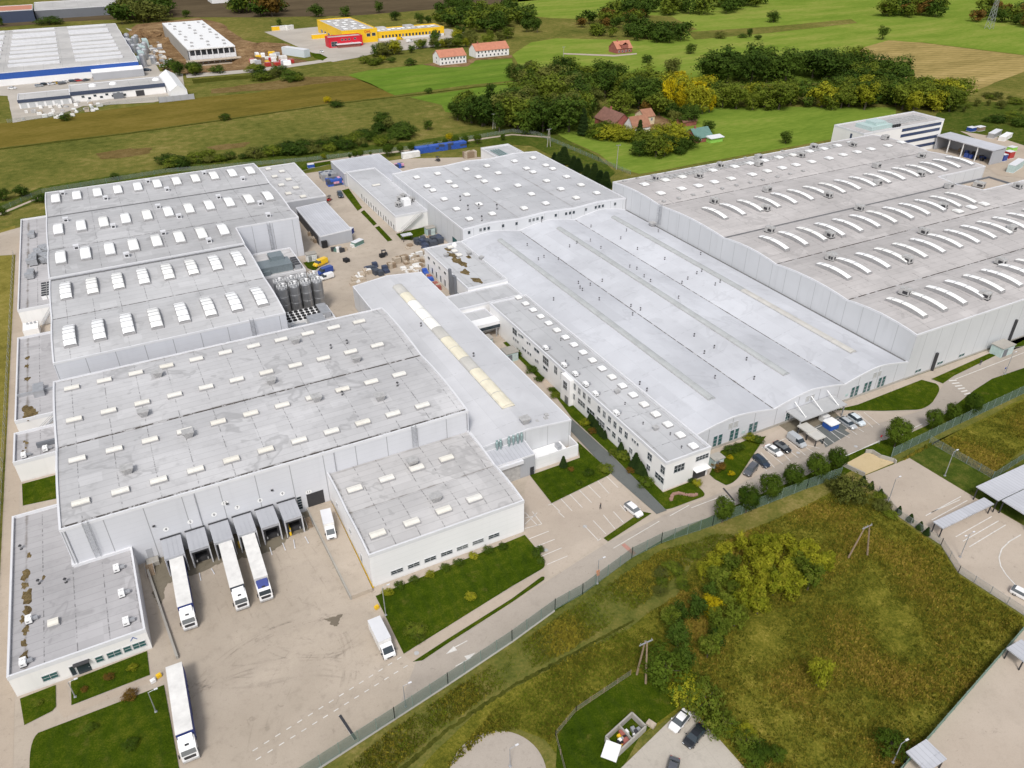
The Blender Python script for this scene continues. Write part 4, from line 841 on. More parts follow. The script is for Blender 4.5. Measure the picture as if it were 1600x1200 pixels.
b.build('cooler_bank', [M['white'], M['darkmetal']], w1)
b = MB(); b.box(-35.6,245.2,0,-31.5,250.5,2.6); r_ = thing('plant_box','small pale plant enclosure below the northern west annex','enclosure',(-33.5,247.8,0)); b.build('wall', M['render'], r_)
b = MB(); [b.lathe((-34.3+i*1.0,249.2,2.6),[(.3,0),(.3,.5),(.1,.55),(0,.55)],10) for i in range(3)]; b.build('vent', M['steel'], r_)
for (rt, x0, y0, z0, x1, y1, z1, pl) in ((w1,-26,252.5,6.2,-31,252.5,0.3,252.5),(w2,-26.5,189,5.4,-33,189,0.4,189)):
    b = MB(); 
    for s in (.3, 1.3):
        b.tube((x0,pl-s,z0),(x1,pl-s,z1),.09,k=6); b.tube((x0,pl-s,z0+1),(x1,pl-s,z1+1),.045,k=6)
    for i in range(18): t = i/18; b.box(x0+(x1-x0)*t-.14,pl-1.3,z0+(z1-z0)*t-.03,x0+(x1-x0)*t+.14,pl-.3,z0+(z1-z0)*t+.03)
    b.build('stairs', M['steel'], rt)
# ---------------------------------------------------------------- production halls, north west
kup = hall('factory_hall', 'dark roofed factory hall with three rows of plain white dome skylights, far left', 'factory hall',
           [(-25.3,254.0),(32.3,254.0),(32.3,267.3),(53.7,267.3),(53.7,342.0),(-25.3,342.0)], [(-25.3,254,32.3,267.3),(-25.3,267.3,53.7,342)], 'y', bays([254.0,278.3,311.9,342.0], 13.6, 0.8), 'clad_blue', 'roof_kup', 0.25)
klow = hall('factory_hall', 'light roofed factory hall with two rows of ribbed white dome skylights', 'factory hall',
           rect(-25.3,199.0,32.3,253.9), [(-25.3,199.0,32.3,253.9)], 'y', bays([199.0,225.3,253.9], 13.0, 0.8), 'clad_blue', 'roof_klow', 0.25, skip=(2,))
D1 = dome_mesh('skylight', 2.9, 11.0, 0.75, (-.5+.02, .28)); D2 = dome_mesh('skylight', 2.9, 12.0, 0.95, (-.32, -.08, .1, .33))
for y, x0, dx, n in ((329.5,-21.6,7.12,11),(294.3,-21.5,7.05,11),(267.2,-21.4,7.05,8)):
    for i in range(n): inst(D1, 'skylight', kup, on(kup, x0+dx*i, y))
for y in (241.3, 211.0):
    for i in range(8): inst(D2, 'skylight', klow, on(klow, -20.9+6.95*i, y))
CV = cube_vent_mesh('roof_vent', 1.0)
for q in ((390,205),(660,237),(923,130),(1043,182),(1275,80),(1517,115),(410,372),(707,412),(988,290),(1118,350),(1365,230),(475,540),(790,590),(1020,452),(1305,500),(1625,468+50),(1675,540+50)):
    p = P(q[0]/4, 250+q[1]/4 if q[0] < 1600 else 200+(q[1]-50)/4, 14.9); inst(CV, 'roof_vent', kup, on(kup, p.x, p.y))
gutter(kup, 'y', 311.9, -24.8, 53.4, .8, .12, 8, 'gutter_or_shade_grey', 1, (30, 50)); gutter(kup, 'y', 278.3, -24.8, 53.4, .3, .0, 9, 'gutter_or_shade_grey', .7); gutter(klow, 'y', 253.3, -24.8, 32, .9, .15, 10, 'gutter_or_shade_grey', 1, (30, 60)); gutter(klow, 'y', 225.3, -24.8, 32, .3, 0, 12, 'gutter_or_shade_grey', .6)  # klow strip at its north edge is a plain dark grey line
ladder(kup, 's', 43.0, 0, 13.4, 267.3); ladder(klow, 's', 23.0, 8, 13.0, 199.0)
ke = box_hall('hall', 'lower grey hall with eight small skylights right of the dark roofed factory hall', 'hall', (53.76,311,74.8,362), 5.8, 'clad_grey', 'roof_dock', 0.3)
SM = pad_mesh('skylight', 2.2, 2.4, 0.7)
for q in ((75,250),(160,265),(115,297),(203,315),(157,350),(248,367),(200,403),(293,422)): p = P(400+q[0]/4, 200+q[1]/4, 6.3); inst(SM, 'skylight', ke, (p.x, p.y, 5.5))
shed = hall('shed', 'grey shed with pale sheet metal roof standing in the inner yard', 'shed', rect(61,271.5,73.1,306), [(61,271.5,73.1,306)], 'x', [(61,4.3),(73.1,5.0)], 'clad_grey', 'roof_tin', 0.12, 0.2)
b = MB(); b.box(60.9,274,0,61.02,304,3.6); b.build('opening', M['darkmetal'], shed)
km = box_hall('annex', 'low annex with a big grey cooling unit behind the silos', 'annex', (32.4,241,48,262), 6.3, 'clad_grey', 'roof_south', 0.5)
b = MB(); b.box(34,243.5,5.8,44.5,250,8.2); b.box(38.5,248,8.2,43,252.5,9.6); b.box(33.5,242.5,5.8,37,246,7.2); b.build('cooling_unit', plain('blue grey duct metal',(0.22,0.26,0.28),0.45,0.3), km)
b = MB(); [b.box(45.2,243.2+i*1.9,5.8,47.2,244.8+i*1.9,7.4,0,1) for i in range(4)]; b.build('fan_unit', [M['steel'], M['darkmetal']], km)
cool = box_hall('cooling_house', 'low plant house with rows of white fans in front of the silos', 'plant house', (33,190,47.3,214.5), 5.2, 'clad_grey', 'roof_south', 0.35)
b = MB(); b.box(33.6,206.5,4.85,44.5,213.8,5.9,0)
for i in range(7):
    for j in range(4): b.lathe((34.5+i*1.52,207.5+j*1.75,5.9),[(.62,0),(.62,.25),(.55,.25),(.5,.06),(0,.06)],10,1)
b.build('fan_bank', [M['white'], M['black']], cool)
b = MB(); b.box(39,200.5,4.85,43.5,206,7.4); b.box(43.8,206.8,4.85,46.5,213.6,6.6); b.box(34.2,199,4.85,38.4,205,6.0); b.build('chiller', M['steel'], cool)
for k_, (y, n) in enumerate(((221.2, 4), (225.6, 4))):
    for i in range(n):
        x = 36.2+3.55*i
        s_ = thing('silo', '%s row steel silo, %s from the left beside the factory hall' % (('front','back')[k_], ('first','second','third','fourth')[i]), 'silo', (x,y,0), 0, 'steel silos in two rows')
        b = MB(); b.lathe((x,y,0), [(1.62,0),(1.62,10.4),(1.5,10.7),(.7,11.0),(0,11.0)], 24); b.build('tank', M['silo'], s_, smooth=False)
        b = MB(); [b.lathe((x,y,z),[(1.64,0),(1.67,.05),(1.64,.1)],24) for z in (2.6,5.2,7.8)]; b.build('hoop', M['steel'], s_)
        b = MB(); [b.tube((x+1.55*math.cos(t),y+1.55*math.sin(t),10.5),(x+1.55*math.cos(t),y+1.55*math.sin(t),11.5),.05,k=5) for t in [j*math.pi/5 for j in range(10)]]
        for z in (11.0, 11.5):
            for j in range(10): b.tube((x+1.55*math.cos(j*math.pi/5),y+1.55*math.sin(j*math.pi/5),z),(x+1.55*math.cos((j+1)*math.pi/5),y+1.55*math.sin((j+1)*math.pi/5),z),.04,k=5)
        b.build('guard_rail', M['white'], s_)
        b = MB(); b.lathe((x+.5,y+.3,11.0),[(.35,0),(.35,.5),(.45,.55),(.45,.8),(0,.85)],10); b.build('filter', M['white'], s_); b = MB(); b.tube((x-.6,y-.2,10.8),(x-.6,y-.2,11.6),.18); b.build('pipe', M['white'], s_)
# ---------------------------------------------------------------- hall with the yellow roof light
yel = hall('factory_hall', 'pale gabled factory hall with one long yellowed ridge skylight', 'factory hall', rect(56.95,125,79.8,218.4), [(56.95,125,79.8,218.4)], 'x', gables([56.95,79.8], 7.5, 8.7), 'clad_big', 'roof_yel', 0.10, 0.25)
def ridge_light(root, xc, y0, y1, w, mats, n, h=0.55, name='ridge_skylight'):
    for i in range(n):
        a, c = y0+(y1-y0)*i/n, y0+(y1-y0)*(i+1)/n; b = MB(); k = 6
        zr = lambda x: ZF[root.name]((x, a))
        z0 = min(zr(xc-w/2), zr(xc+w/2))-.05
        pr = [(xc-w/2*math.cos(math.pi*j/k), z0+.25+h*math.sin(math.pi*j/k)) for j in range(k+1)]
        for (xa, za_), (xb, zb2) in zip(pr[:-1], pr[1:]): b.quad((xa,a+.06,za_), (xb,a+.06,zb2), (xb,c-.06,zb2), (xa,c-.06,za_), 0)
        for x in (xc-w/2, xc+w/2): b.box(x-.08, a+.001, z0-.2, x+.08, c-.001, z0+.27, 1)
        for (xa, za_), (xb, zb2) in zip(pr[:-1], pr[1:]): b.quad((xa,c-.07,za_+.035), (xb,c-.07,zb2+.035), (xb,c+.07,zb2+.035), (xa,c+.07,za_+.035), 1)
        if i in (0, n-1): b.poly([(x,a if i == 0 else c,z) for x, z in pr], 0)
        b.build(name, [M[mats[i % len(mats)]], M['vent']], root)
ridge_light(yel, 68.6, 135.0, 209.5, 3.3, ['strip_yellow','strip_yellow','strip_yellow','strip_cream','strip_yellow','strip_yellow','strip_cream','strip_white','strip_white','strip_white','strip_yellow','strip_cream'], 12, 0.75)
for q in ((820,662),(658,509),(740,556)): p = P(*q, 8.5); inst(FAN if q[0] == 820 else PIPE, 'roof_fan' if q[0] == 820 else 'vent_pipe', yel, on(yel, p.x, p.y))
b = MB(); [b.box(x,y,8.0,x+.9,y+.9,8.35) for x, y in ((71.5,127),(74,127.2),(74.8,128.3))]; b.build('roof_hatch', M['vent'], yel)
door(yel, 'w', 205, 0, 3, 3.6, 56.95, 'glass_green', 'gate', False)
tt = hall('gatehouse', 'grey gated loading bay with pale tin roof between the halls', 'loading bay', rect(57.5,119.8,67.3,124.94), [(57.5,119.8,67.3,124.94)], 'y', [(119.8,5.6),(124.94,6.2)], 'clad_grey', 'roof_tin', 0.1, 0.15)
door(tt, 's', 61.0, 0.05, 5.2, 4.4, 119.8, 'vent', 'roller_gate', False); b = MB(); b.box(58.2,119.2,4.5,64.2,119.85,5.3); b.build('gate_box', M['trim'], tt); door(tt, 's', 66.6, 0.05, 1.0, 2.2, 119.8, 'darkmetal')
TEAL = plain('oxidised silencer metal', (0.27,0.36,0.36), 0.5, 0.3)
for i, x in enumerate((60.2,61.1,63.2,64.3,65.4,66.4)):
    b = MB(); b.tube((x,124.4,5.9),(x,124.4,7.0),.16,k=8); b.lathe((x,124.4,6.8),[(.16,0),(.36,.2),(.36,1.5),(.16,1.7),(.16,1.9),(.28,2.0),(0,2.2)],12); b.build('exhaust_silencer', TEAL, tt)
en = thing('enclosure', 'white walled plant enclosure against the gabled hall beside the lawn', 'enclosure', (73.5,123,0))
b = MB(); b.box(67.42,120.9,0,79.4,121.1,3.3); b.box(79.2,121.1,0,79.4,124.9,3.3); b.box(67.42,121.1,0,67.6,124.9,3.3); b.build('wall', M['clad_white'], en)
b = MB(); b.box(67.6,121.1,2.2,76.8,124.9,2.5); b.build('roof', M['white'], en); b = MB(); b.box(74.6,122,2.5,75.6,123.6,3.6); b.build('vent_box', M['steel'], en)
# ---------------------------------------------------------------- annex and connecting roofs, office strip
ax = box_hall('annex', 'white two storey annex with brown moss heaps on its roof by the inner yard', 'annex', (88,200.2,101.9,236), 7.6, 'render', 'roof_mid', 0.35)
for i in range(8): window(ax, 'w', 233-3.6*i, 0.6, 1.0, 2.2, 88.0)
for i in range(5): window(ax, 'w', 232-4.6*i, 5.0, 1.6, 0.9, 88.0)
moss(ax, [(702,390,1.2),(708,399,1.6),(715,408,1.8),(724,413,1.1),(727,425,1.3),(745,438,1.4),(733,402,.7)], 7.25, 21)
for q in ((703,386),(710,392),(717,398)): inst(SM, 'skylight', ax, (*P2(*q, 7.6), 7.25), 0, (.8,.8,.8))
b = MB(); c_ = P(710,382,8); b.lathe((c_.x,c_.y,7.25),[(.9,0),(.95,.5),(.6,1.2),(0,1.5)],14); b.build('roof_cowl', M['white'], ax)
b = MB(); b.box(87.2,212.5,0,87.95,213.6,9); b.box(87.1,208.6,0,87.95,210.6,8); b.build('service_shaft', M['clad_dark'], ax)
for q in ((733,395),(752,402),(697,398)): inst(FAN, 'roof_fan', ax, (*P2(*q, 8), 7.25), 0.3, (.7,.7,.7))
cb = box_hall('connecting_building', 'flat roofed connecting building between the gabled hall and office strip', 'connecting building', (80.0,190.6,101.9,200.14), 6.5, 'render', 'roof_mid', 0.35)
co = box_hall('connecting_building', 'narrow lower link roof behind the footbridge passage', 'connecting building', (80.0,184.4,89.1,190.54), 4.9, 'render', 'roof_mid', 0.35)
b = MB(); b.box(80.0,180.6,3.0,89.1,184.3,5.2); br_ = thing('footbridge', 'pale enclosed footbridge over the passage between hall and office strip', 'footbridge', (84.5,182.4,0)); b.build('deck', M['clad_white'], br_)
b = MB(); b.box(80.0,180.45,3.2,89.1,180.58,4.2); b.build('window_band', M['glass'], br_); 
for x in (81,88): b = MB(); b.box(x,180.8,0,x+.3,181.1,3); b.build('post', M['steel'], br_)
mid = hall('office_strip', 'long white two storey office strip with a row of small square rooflights', 'office building', rect(89.2,101.4,101.42,187.4), [(89.2,101.4,101.42,187.4)], 'x', [(89.2,7.55),(101.42,7.55)], 'render', 'roof_mid', 0.4, 0.3)
RL = pad_mesh('rooflight', 1.6, 1.9, 0.6, 'dome', 0.15)
for i in range(19): inst(RL, 'rooflight', mid, (98.4-0.02*i, 186.6-4.62*i, 7.55))
zM = lambda x, y, z: P(800+x/4, 500+y/4, z)
for (x, y, lev, w, h, nx) in ((18,72,1,2.6,1.8,2),(45,92,1,.8,.7,1),(58,100,1,.8,.7,1),(68,108,1,.8,.7,1),(98,143,1,.8,.7,1),(112,150,1,.8,.7,1),(155,190,1,2.8,.9,2),(212,255,1,3.0,2.2,3),(275,288,1,1.5,2.2,2),(320,358,1,2.2,2.2,2),
     (12,115,0,.8,.8,1),(25,126,0,.8,.8,1),(38,137,0,.8,.8,1),(70,178,0,.8,.8,1),(84,190,0,.8,.8,1),(102,205,0,.8,.8,1),(116,215,0,.8,.8,1),(150,252,0,.8,.8,1),(162,260,0,.8,.8,1),(210,303,0,2.4,.9,2),(317,407,0,1.6,.8,2),
     (362,388,1,1.1,1.7,2),(392,415,1,1.1,1.7,2),(422,445,1,1.1,1.7,2),(453,472,1,1.1,1.7,2),(484,500,1,1.1,1.7,2),(545,558,1,1.1,1.7,2),(578,590,1,1.1,1.7,2),(611,622,1,1.1,1.7,2),(645,655,1,1.1,1.7,2),(680,688,1,1.1,1.7,2),(715,720,1,1.1,1.7,2),(862,855,1,1.5,1.8,2),(943,935,1,1.4,2.0,2),
     (388,478,0,.9,1.6,1),(435,520,0,3.2,1.5,3),(493,580,0,3.4,1.8,3),(555,640,0,3.4,1.6,3),(605,680,0,1.5,.6,1),(638,718,0,1.3,1.5,2),(673,752,0,1.2,1.5,2),(743,817,0,1.2,1.4,2),(780,855,0,1.2,1.4,2),(853,922,0,1.2,1.4,2),(922,985,0,3.0,1.5,3),(755,748,1,.6,.7,1),(770,762,1,.6,.7,1),(787,778,1,.6,.7,1)):
    zc = 5.4 if lev else 1.9; a = zM(x, y, zc); t = 89.2/a.x   # ray meets the facade plane
    a = zM(x, y, zc)
    # solve the height on the plane x = 89.2
    lo, hi = 0.0, 8.0
    for _ in range(30):
        m_ = (lo+hi)/2
        if zM(x, y, m_).x > 89.2: lo = m_
        else: hi = m_
    c = zM(x, y, lo); zs = max(.5, min(6.9-h, lo-h/2)); window(mid, 'w', c.y, zs, w, h, 89.2, nx, 2 if h > 1.2 else 1)
window(mid, 's', 93.0, 4.2, 2.7, 1.9, 101.4, 3, 2); window(mid, 's', 99.2, 5.2, 3.4, 1.2, 101.4, 4, 2, 'frame'); 
b = MB(); b.box(97.2,101.3,0.05,100.8,101.45,3.0); b.build('entrance_recess', M['darkmetal'], mid); b = MB(); b.box(97.0,100.0,3.05,101.0,101.38,3.2); b.build('entrance_canopy', M['white'], mid)
b = MB(); b.box(88.0,139.2,0,89.16,143.6,7.7); b.build('stair_tower', M['render'], mid); window(mid, 'w', 141.4, 4.2, 1.8, 2.2, 88.0, 2, 2); door(mid, 'w', 140.6, 0.05, 1.6, 2.4, 88.0, 'glass')
for q in ((305,122),(415,238),(657,450),(707,520),(820,643),(897,678),(990,710),(1060,792),(335,255),(460,410)): p = zM(*q, 7.9); inst(FAN if q[0] in (897,657) else PIPE, 'roof_fan' if q[0] in (897,657) else 'vent_pipe', mid, (p.x, p.y, 7.55), 0, (.6,.6,.6))
for q in ((210,178),(325,285),(460,405),(650,585),(395,340),(520,465)): p = zM(*q, 7.9); inst(AC, 'air_conditioner', mid, (max(p.x,90.1), p.y, 7.55))
# ---------------------------------------------------------------- three nave hall
nave = hall('factory_hall', 'big three nave factory hall with bluish white roof and long grey ridge skylights', 'factory hall', rect(101.5,108.2,173.4,239.2), [(101.5,108.2,173.4,239.2)], 'x', arcs([101.5,126.6,150.3,173.4], 5.6, 2.0), 'clad', 'roof_nave', 0.12, 0.25, skip=())
for xc, cols in ((114.1, ['strip_grey']), (138.0, ['strip_grey']), (161.6, ['strip_cream']*6+['strip_grey']*10)):
    ridge_light(nave, xc, 116.4, 230.0, 2.0, cols, 16, 0.45)
zN = lambda x, y: (800+x/4, 200+y/4)
for q in ((495,597),(715,645),(680,680),(785,745),(955,815),(1155,910),(1185,900),(1065,945),(1100,930),(1270,980),(1300,968),(360,740),(405,725),(490,708),(555,755),(200,800),(165,825),(290,800),(95,727),(735,873),(780,883),(825,935),(865,965),(565,940),(415,965),(490,965),(425,1000),(440,1015),(260,1070),(545,1070),(1040,1068),(745,1090),(805,1115),(755,1150),(185,590),(915,640),(1180,780),(1140,1290),(1205,1385),(1265,1365),(800,1580),(845,1620),(1270,1550),(1515,1555),(1465,1450)):
    p = P(*zN(*q), 7.2); inst(PIPE, 'vent_pipe', nave, on(nave, p.x, p.y), 0, (.8,.8,.85))
inst(FAN, 'roof_fan', nave, on(nave, *P2(1019,350,7)))
for x, w in ((109.8,1),(114.8,1),(120.6,1),(154.6,1),(159.2,1),(164.4,1)):
    for s in (-.75, .75): window(nave, 's', x+s, .5, 1.05, 3.2, 108.2, 1, 3, 'clad_grey', 'glass_green')
for x in (114.0, 138.3, 161.8):
    for s in (-.8, .8): window(nave, 's', x+s, 4.5, 1.1, 1.5, 108.2, 1, 4, 'frame', 'vent', 'louvre')
b = MB(); b.box(101.5,108.05,0,173.4,108.18,0.7); b.build('plinth', M['concrete'], nave)
for x in (117.7, 151.9): b = MB(); b.box(x-.5,108.1,1.6,x+.5,108.19,2.3); b.build('emblem', M['teal'], nave)
cp = thing('entrance_canopy', 'grey entrance canopy hung from three rods over the hall doorway', 'canopy', (138.3,105.9,0))
b = MB(); b.box(130.9,103.2,3.55,146.2,108.0,3.85); b.build('canopy_roof', M['canopy_grey'], cp)
for x in (133, 138.4, 143.8):
    b = MB(); b.tube((x,103.9,3.9),(x,108.0,5.9),.13,k=6); b.tube((x,103.9,3.85),(x,103.9,4.2),.16,k=6); b.build('tie_rod', M['white'], cp)
for x in (131.2,145.7): b = MB(); b.box(x,103.6,0,x+.25,103.85,3.55); b.build('post', M['steel'], cp)
door(nave, 's', 138.5, 0.05, 7, 3.2, 108.2, 'glass', 'entrance_door', False); window(nave, 's', 131.8, 0.2, 1.4, 2.8, 108.2, 2, 3, 'trim', 'glass_green')
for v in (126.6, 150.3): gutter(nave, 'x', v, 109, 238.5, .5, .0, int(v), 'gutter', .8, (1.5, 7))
gutter(nave, 'x', 173.0, 109, 238.5, .7, .05, 3, 'gutter_or_shade_grey', .97, (8, 20))
# back hall
back = hall('factory_hall', 'light grey flat hall with scattered square skylights behind the nave hall', 'factory hall', rect(104.1,239.3,173.3,311), [(104.1,239.3,173.3,311)], 'x', gables([104.1,127,150,173.3], 10.0, 10.7), 'clad_big', 'roof_back', 0.3)
SQ = pad_mesh('skylight', 2.0, 2.6, 0.8, 'dome', 0.15)
for (x, y) in ((910,355),(1085,325),(998,428),(1045,462),(1180,393),(1228,430),(1140,535),(1243,617),(1350,700),(1327,500),(1430,580),(1540,660),(1325,287),(1495,260),(1425,352),(1475,388),(1580,455),(1590,320)):
    inst(SQ, 'skylight', back, on(back, *P2(480+x/5.333, 210+y/5.333, 11)))
for (x, y) in ((15,205),(130,185),(90,250),(130,273),(210,232),(253,253),(35,358),(215,327),(340,303),(120,412),(305,378),(430,355),(75,498),(210,470),(400,433),(528,405)):
    inst(SQ, 'skylight', back, on(back, *P2(800+x/4, 200+y/4, 11)))
for (x, y) in ((1275,545),(1340,620),(1430,610),(1455,710),(1580,605)): inst(PIPE_T, 'vent_pipe', back, on(back, *P2(480+x/5.333, 210+y/5.333, 11)))
for x in (106.5,111,112.6,114.2,120,125.5,131,132.6,134.2,136.2,142,146.5,148.2,149.8,155.2,159.6,161.2,162.8,168.4): window(back, 's', x, 8.0+max(0, 1.1-abs(((x-101.5) % 24)-12)*.1)*.3, .95, 1.1, 239.3, 1, 1)
door(back, 'w', 247, 0.05, 4, 4.2, 104.1, 'glass_green', 'gate', False)
nb = box_hall('annex', 'small white annex with pipes on its roof behind the far hall', 'annex', (158.2,311.1,172.8,338), 7.2, 'clad_white', 'roof_mid', 0.7)
b = MB(); [b.tube((161+i*1.3,317,6.9),(161+i*1.3,333,6.9),.3,k=8) for i in range(4)]; b.build('roof_pipe', TEAL, nb)
# north west long building and its canopy roof
lb = box_hall('workshop', 'white two storey workshop with outside steel stairs along the inner yard', 'workshop', (90.8,272.5,104.0,334.4), 6.7, 'render', 'roof_back', 0.5)
for i in range(14): window(lb, 'w', 275+3.0*i, 0.7 if i % 2 else .3, 1.0, 2.0, 90.8)
inst(pad_mesh('skylight',3.2,1.5,.5), 'skylight', lb, (*P2(587.5,288.7,6.6), 6.2))
b = MB(); b.box(98,282,6.2,101,285.5,8.6); b.build('filter_tower', M['white'], lb)
for x, y in ((96,283),(102.5,286),(99,289),(101,291)): inst(ac_mesh('air_conditioner',1.5,2.2,1.8), 'air_conditioner', lb, (x, y, 6.2), .4)
b = MB()
for s in (.25, 1.25): b.tube((101.5,272.5-s,6.4),(92.5,272.5-s,.3),.12,k=6); b.tube((101.5,272.5-s,7.5),(92.5,272.5-s,1.4),.05,k=6)
for i in range(26): t = i/26; b.box(101.5-9*t-.17,271.25,6.4-6.1*t-.03,101.5-9*t+.17,272.25,6.4-6.1*t+.03)
b.build('outside_stairs', M['vent'], lb)
cn = hall('canopy_building', 'L shaped pale tin roofed canopy building wrapping the workshop', 'canopy', [(89.8,334.5),(104.05,334.5),(104.05,314),(113.2,314),(113.2,355),(89.8,355)], [(89.8,334.5,104.05,355),(104.05,314,113.2,355)], 'x', [(80,6.0),(120,6.3)], 'clad_grey', 'roof_tin', 0.1, 0.2)
# ---------------------------------------------------------------- the great hall on the right
big = hall('factory_hall', 'huge pale grey factory hall with four rows of long curved white skylights', 'factory hall',
   [(173.6,108.3),(336,108.3),(336,172.6),(289,172.6),(289,191.6),(317.5,191.6),(317.5,249.2),(173.6,249.2)], [(173.6,108.3,336,172.6),(173.6,172.6,289,191.6),(173.6,191.6,317.5,249.2)], 'y',
   bays([108.3,131.5,159.5,183.5,218.5,249.2], 13.5, 1.0), 'clad_big', 'roof_big', 0.22)
AR = dome_mesh('skylight', 1.75, 12.2, 0.7, (-.02, .26), 0.4, 10); AR2 = dome_mesh('skylight', 1.75, 12.2, 0.7, (.1, .36), 0.4, 10)
rnd = random.Random(4)
for y, x0, dx, n in ((200.6,184.0,8.09,17),(170.4,183.0,8.22,12),(145.6,183.2,8.22,15),(119.2,182.4,8.05,15)):
    for i in range(n): inst(rnd.choice((AR, AR2)), 'curved_skylight', big, on(big, x0+dx*i, y))
SB = pad_mesh('skylight', 2.6, 3.0, 0.6, 'dome', 0.15)
k3 = lambda x, y: P2(950+x/4.706, 200+y/4.706, 14.6); k4 = lambda x, y: P2(1280+x/5, 170+y/5, 14.6)
for q in ((268,417),(387,480),(420,385),(540,447),(545,362),(663,425),(770,313),(780,398),(905,373),(930,285),(1045,262),(1060,343),(1150,240),(1170,318),(1280,295),(1255,218),(1360,200),(1380,273),(1495,250),(1480,172)): inst(SB, 'skylight', big, on(big, *k3(*q)))
for q in ((75,388),(185,362),(295,340),(403,317),(535,290),(640,265),(35,312),(143,285),(250,262),(1085,793),(1190,763),(1290,738)): inst(SB, 'skylight', big, on(big, *k4(*q)))
AH = ac_mesh('air_handler', 2.0, 2.9, 2.0)
for q in ((350,375),(668,362),(828,280),(1108,275),(1105,220),(1420,210),(1515,140),(782,545),(1160,600),(1190,755),(1170,460)): inst(AH, 'air_handler', big, on(big, *k3(*q)), rnd.choice((0, .2, 1.57)))
for q in ((515,235),(800,370),(450,450),(455,590),(70,685),(315,780),(80,995),(815,968),(1015,605),(790,520),(965,770),(1500,950),(95,1165),(1550,615),(265,290)): inst(AH, 'air_handler', big, on(big, *k4(*q)), rnd.choice((0, .2, 1.57)))
for q in ((393,612),(870,630),(855,830),(1355,850),(1455,640)): inst(AH, 'air_handler', big, on(big, *P2(1200+q[0]/4, 250+q[1]/4, 14.8)), rnd.choice((0, .2, 1.57)))
HT = pad_mesh('roof_hatch', 1.1, 1.2, 0.5, 'vent')
for q in ((120,380),(220,358),(330,335),(430,320),(630,282),(735,262),(930,222),(1010,205),(1100,190),(1285,155),(410,527),(520,505),(627,480),(735,458),(840,435),(945,412),(1045,392),(1140,372),(1245,350),(1340,330),(1435,308)): inst(HT, 'roof_hatch', big, on(big, *k3(*q)))
# field of small grey panels along the north edge
b = MB()
for i in range(44):
    x = 186+i*2.35
    for j in range(2):
        y = 240.6+j*2.6; z = ZF[big.name]((x, y)); b.box(x-.9, y-.9, z+.1, x+.9, y+.9, z+.28)
b.build('roof_panel_row', M['vent'], big)
gutter(big, 'y', 183.5, 174, 289, .8, .12, 4, 'gutter_or_shade_grey', 1, (40, 60)); gutter(big, 'y', 218.5, 174, 317, .3, .0, 5, 'gutter_or_shade_grey', .6); gutter(big, 'y', 159.5, 174, 335, .45, .0, 6, 'gutter', .6, (2, 10)); gutter(big, 'y', 131.5, 174, 335, .45, .0, 7, 'gutter', .6, (2, 10))  # first box is a dark strip painting the shadow of the roof step
ladder(big, 'w', 217.5, 7, 14, 173.6, 1.6); ladder(big, 's', 177.5+.0, 0, .1, 108.3) if False else None
for x in (184.5,): b = MB(); b.tube((x,108.0,0),(x,108.0,5.5),.45,k=10); b.build('downpipe', M['darkmetal'], big)
b = MB(); b.tube((217.0,108.0,0.3),(217.0,108.0,7.5),.4,k=10); b.build('downpipe', M['darkmetal'], big)
for x in (178.8,187.6,196.5,212.5): window(big, 's', x, 1.0, 2.3, .8, 108.3, 2, 1, 'frame', 'glass_green')
b = MB(); b.box(173.6,108.14,0,336,108.27,.5); b.build('plinth', M['concrete'], big)
lowg = box_hall('annex', 'sunken beige roof annex in the notch of the huge hall', 'annex', (289.1,172.7,322,191.5), 9.5, 'clad_grey', 'park', 0.7, 'clad_dark')
inst(AH, 'air_handler', lowg, (308,186,8.8), .3, (1.4,1.4,1.0)); inst(AC, 'air_conditioner', lowg, (298,176,8.8))
# trafo kiosks and small buildings
def kiosk(label, x, y, w, d, h, wm='teal', rot=0):
    r = thing('kiosk', label, 'kiosk', (x,y,0)); b = MB(); b.box(x-w/2,y-d/2,0,x+w/2,y+d/2,h); b.build('wall', M[wm], r)
    b = MB(); b.box(x-w/2-.2,y-d/2-.2,h,x+w/2+.2,y+d/2+.2,h+.22); b.build('roof', M['concrete'], r); door(r, 's', x-w*.2, .1, w*.35, h*.8, y-d/2, 'clad_dark' if wm == 'teal' else 'steel'); window(r, 's', x+w*.25, h*.35, w*.3, h*.4, y-d/2, 1, 4, 'frame', wm, 'louvre')
    return r
kiosk('pale teal transformer kiosk beside the road at the right edge hall wall', *P2(1563,552), 5.2, 3.4, 2.9)
kiosk('pale teal kiosk in the passage between hall and office strip', 85.6, 167.5, 3.6, 3.4, 2.8)
kiosk('teal kiosk at the corner of the lawn below the workshop stairs', *P2(672,366), 3.4, 2.6, 2.8)
kiosk('teal box with dark door under the footbridge', 83.4, 177.5, 2.4, 2.6, 2.6)
kiosk('white cabinet beside the yellow van', *P2(487,407), 3.4, 2.6, 2.7, 'white')
kiosk('small pale cabinet at the corner of the white office strip', *P2(1118,727), 2.6, 2.0, 2.4)
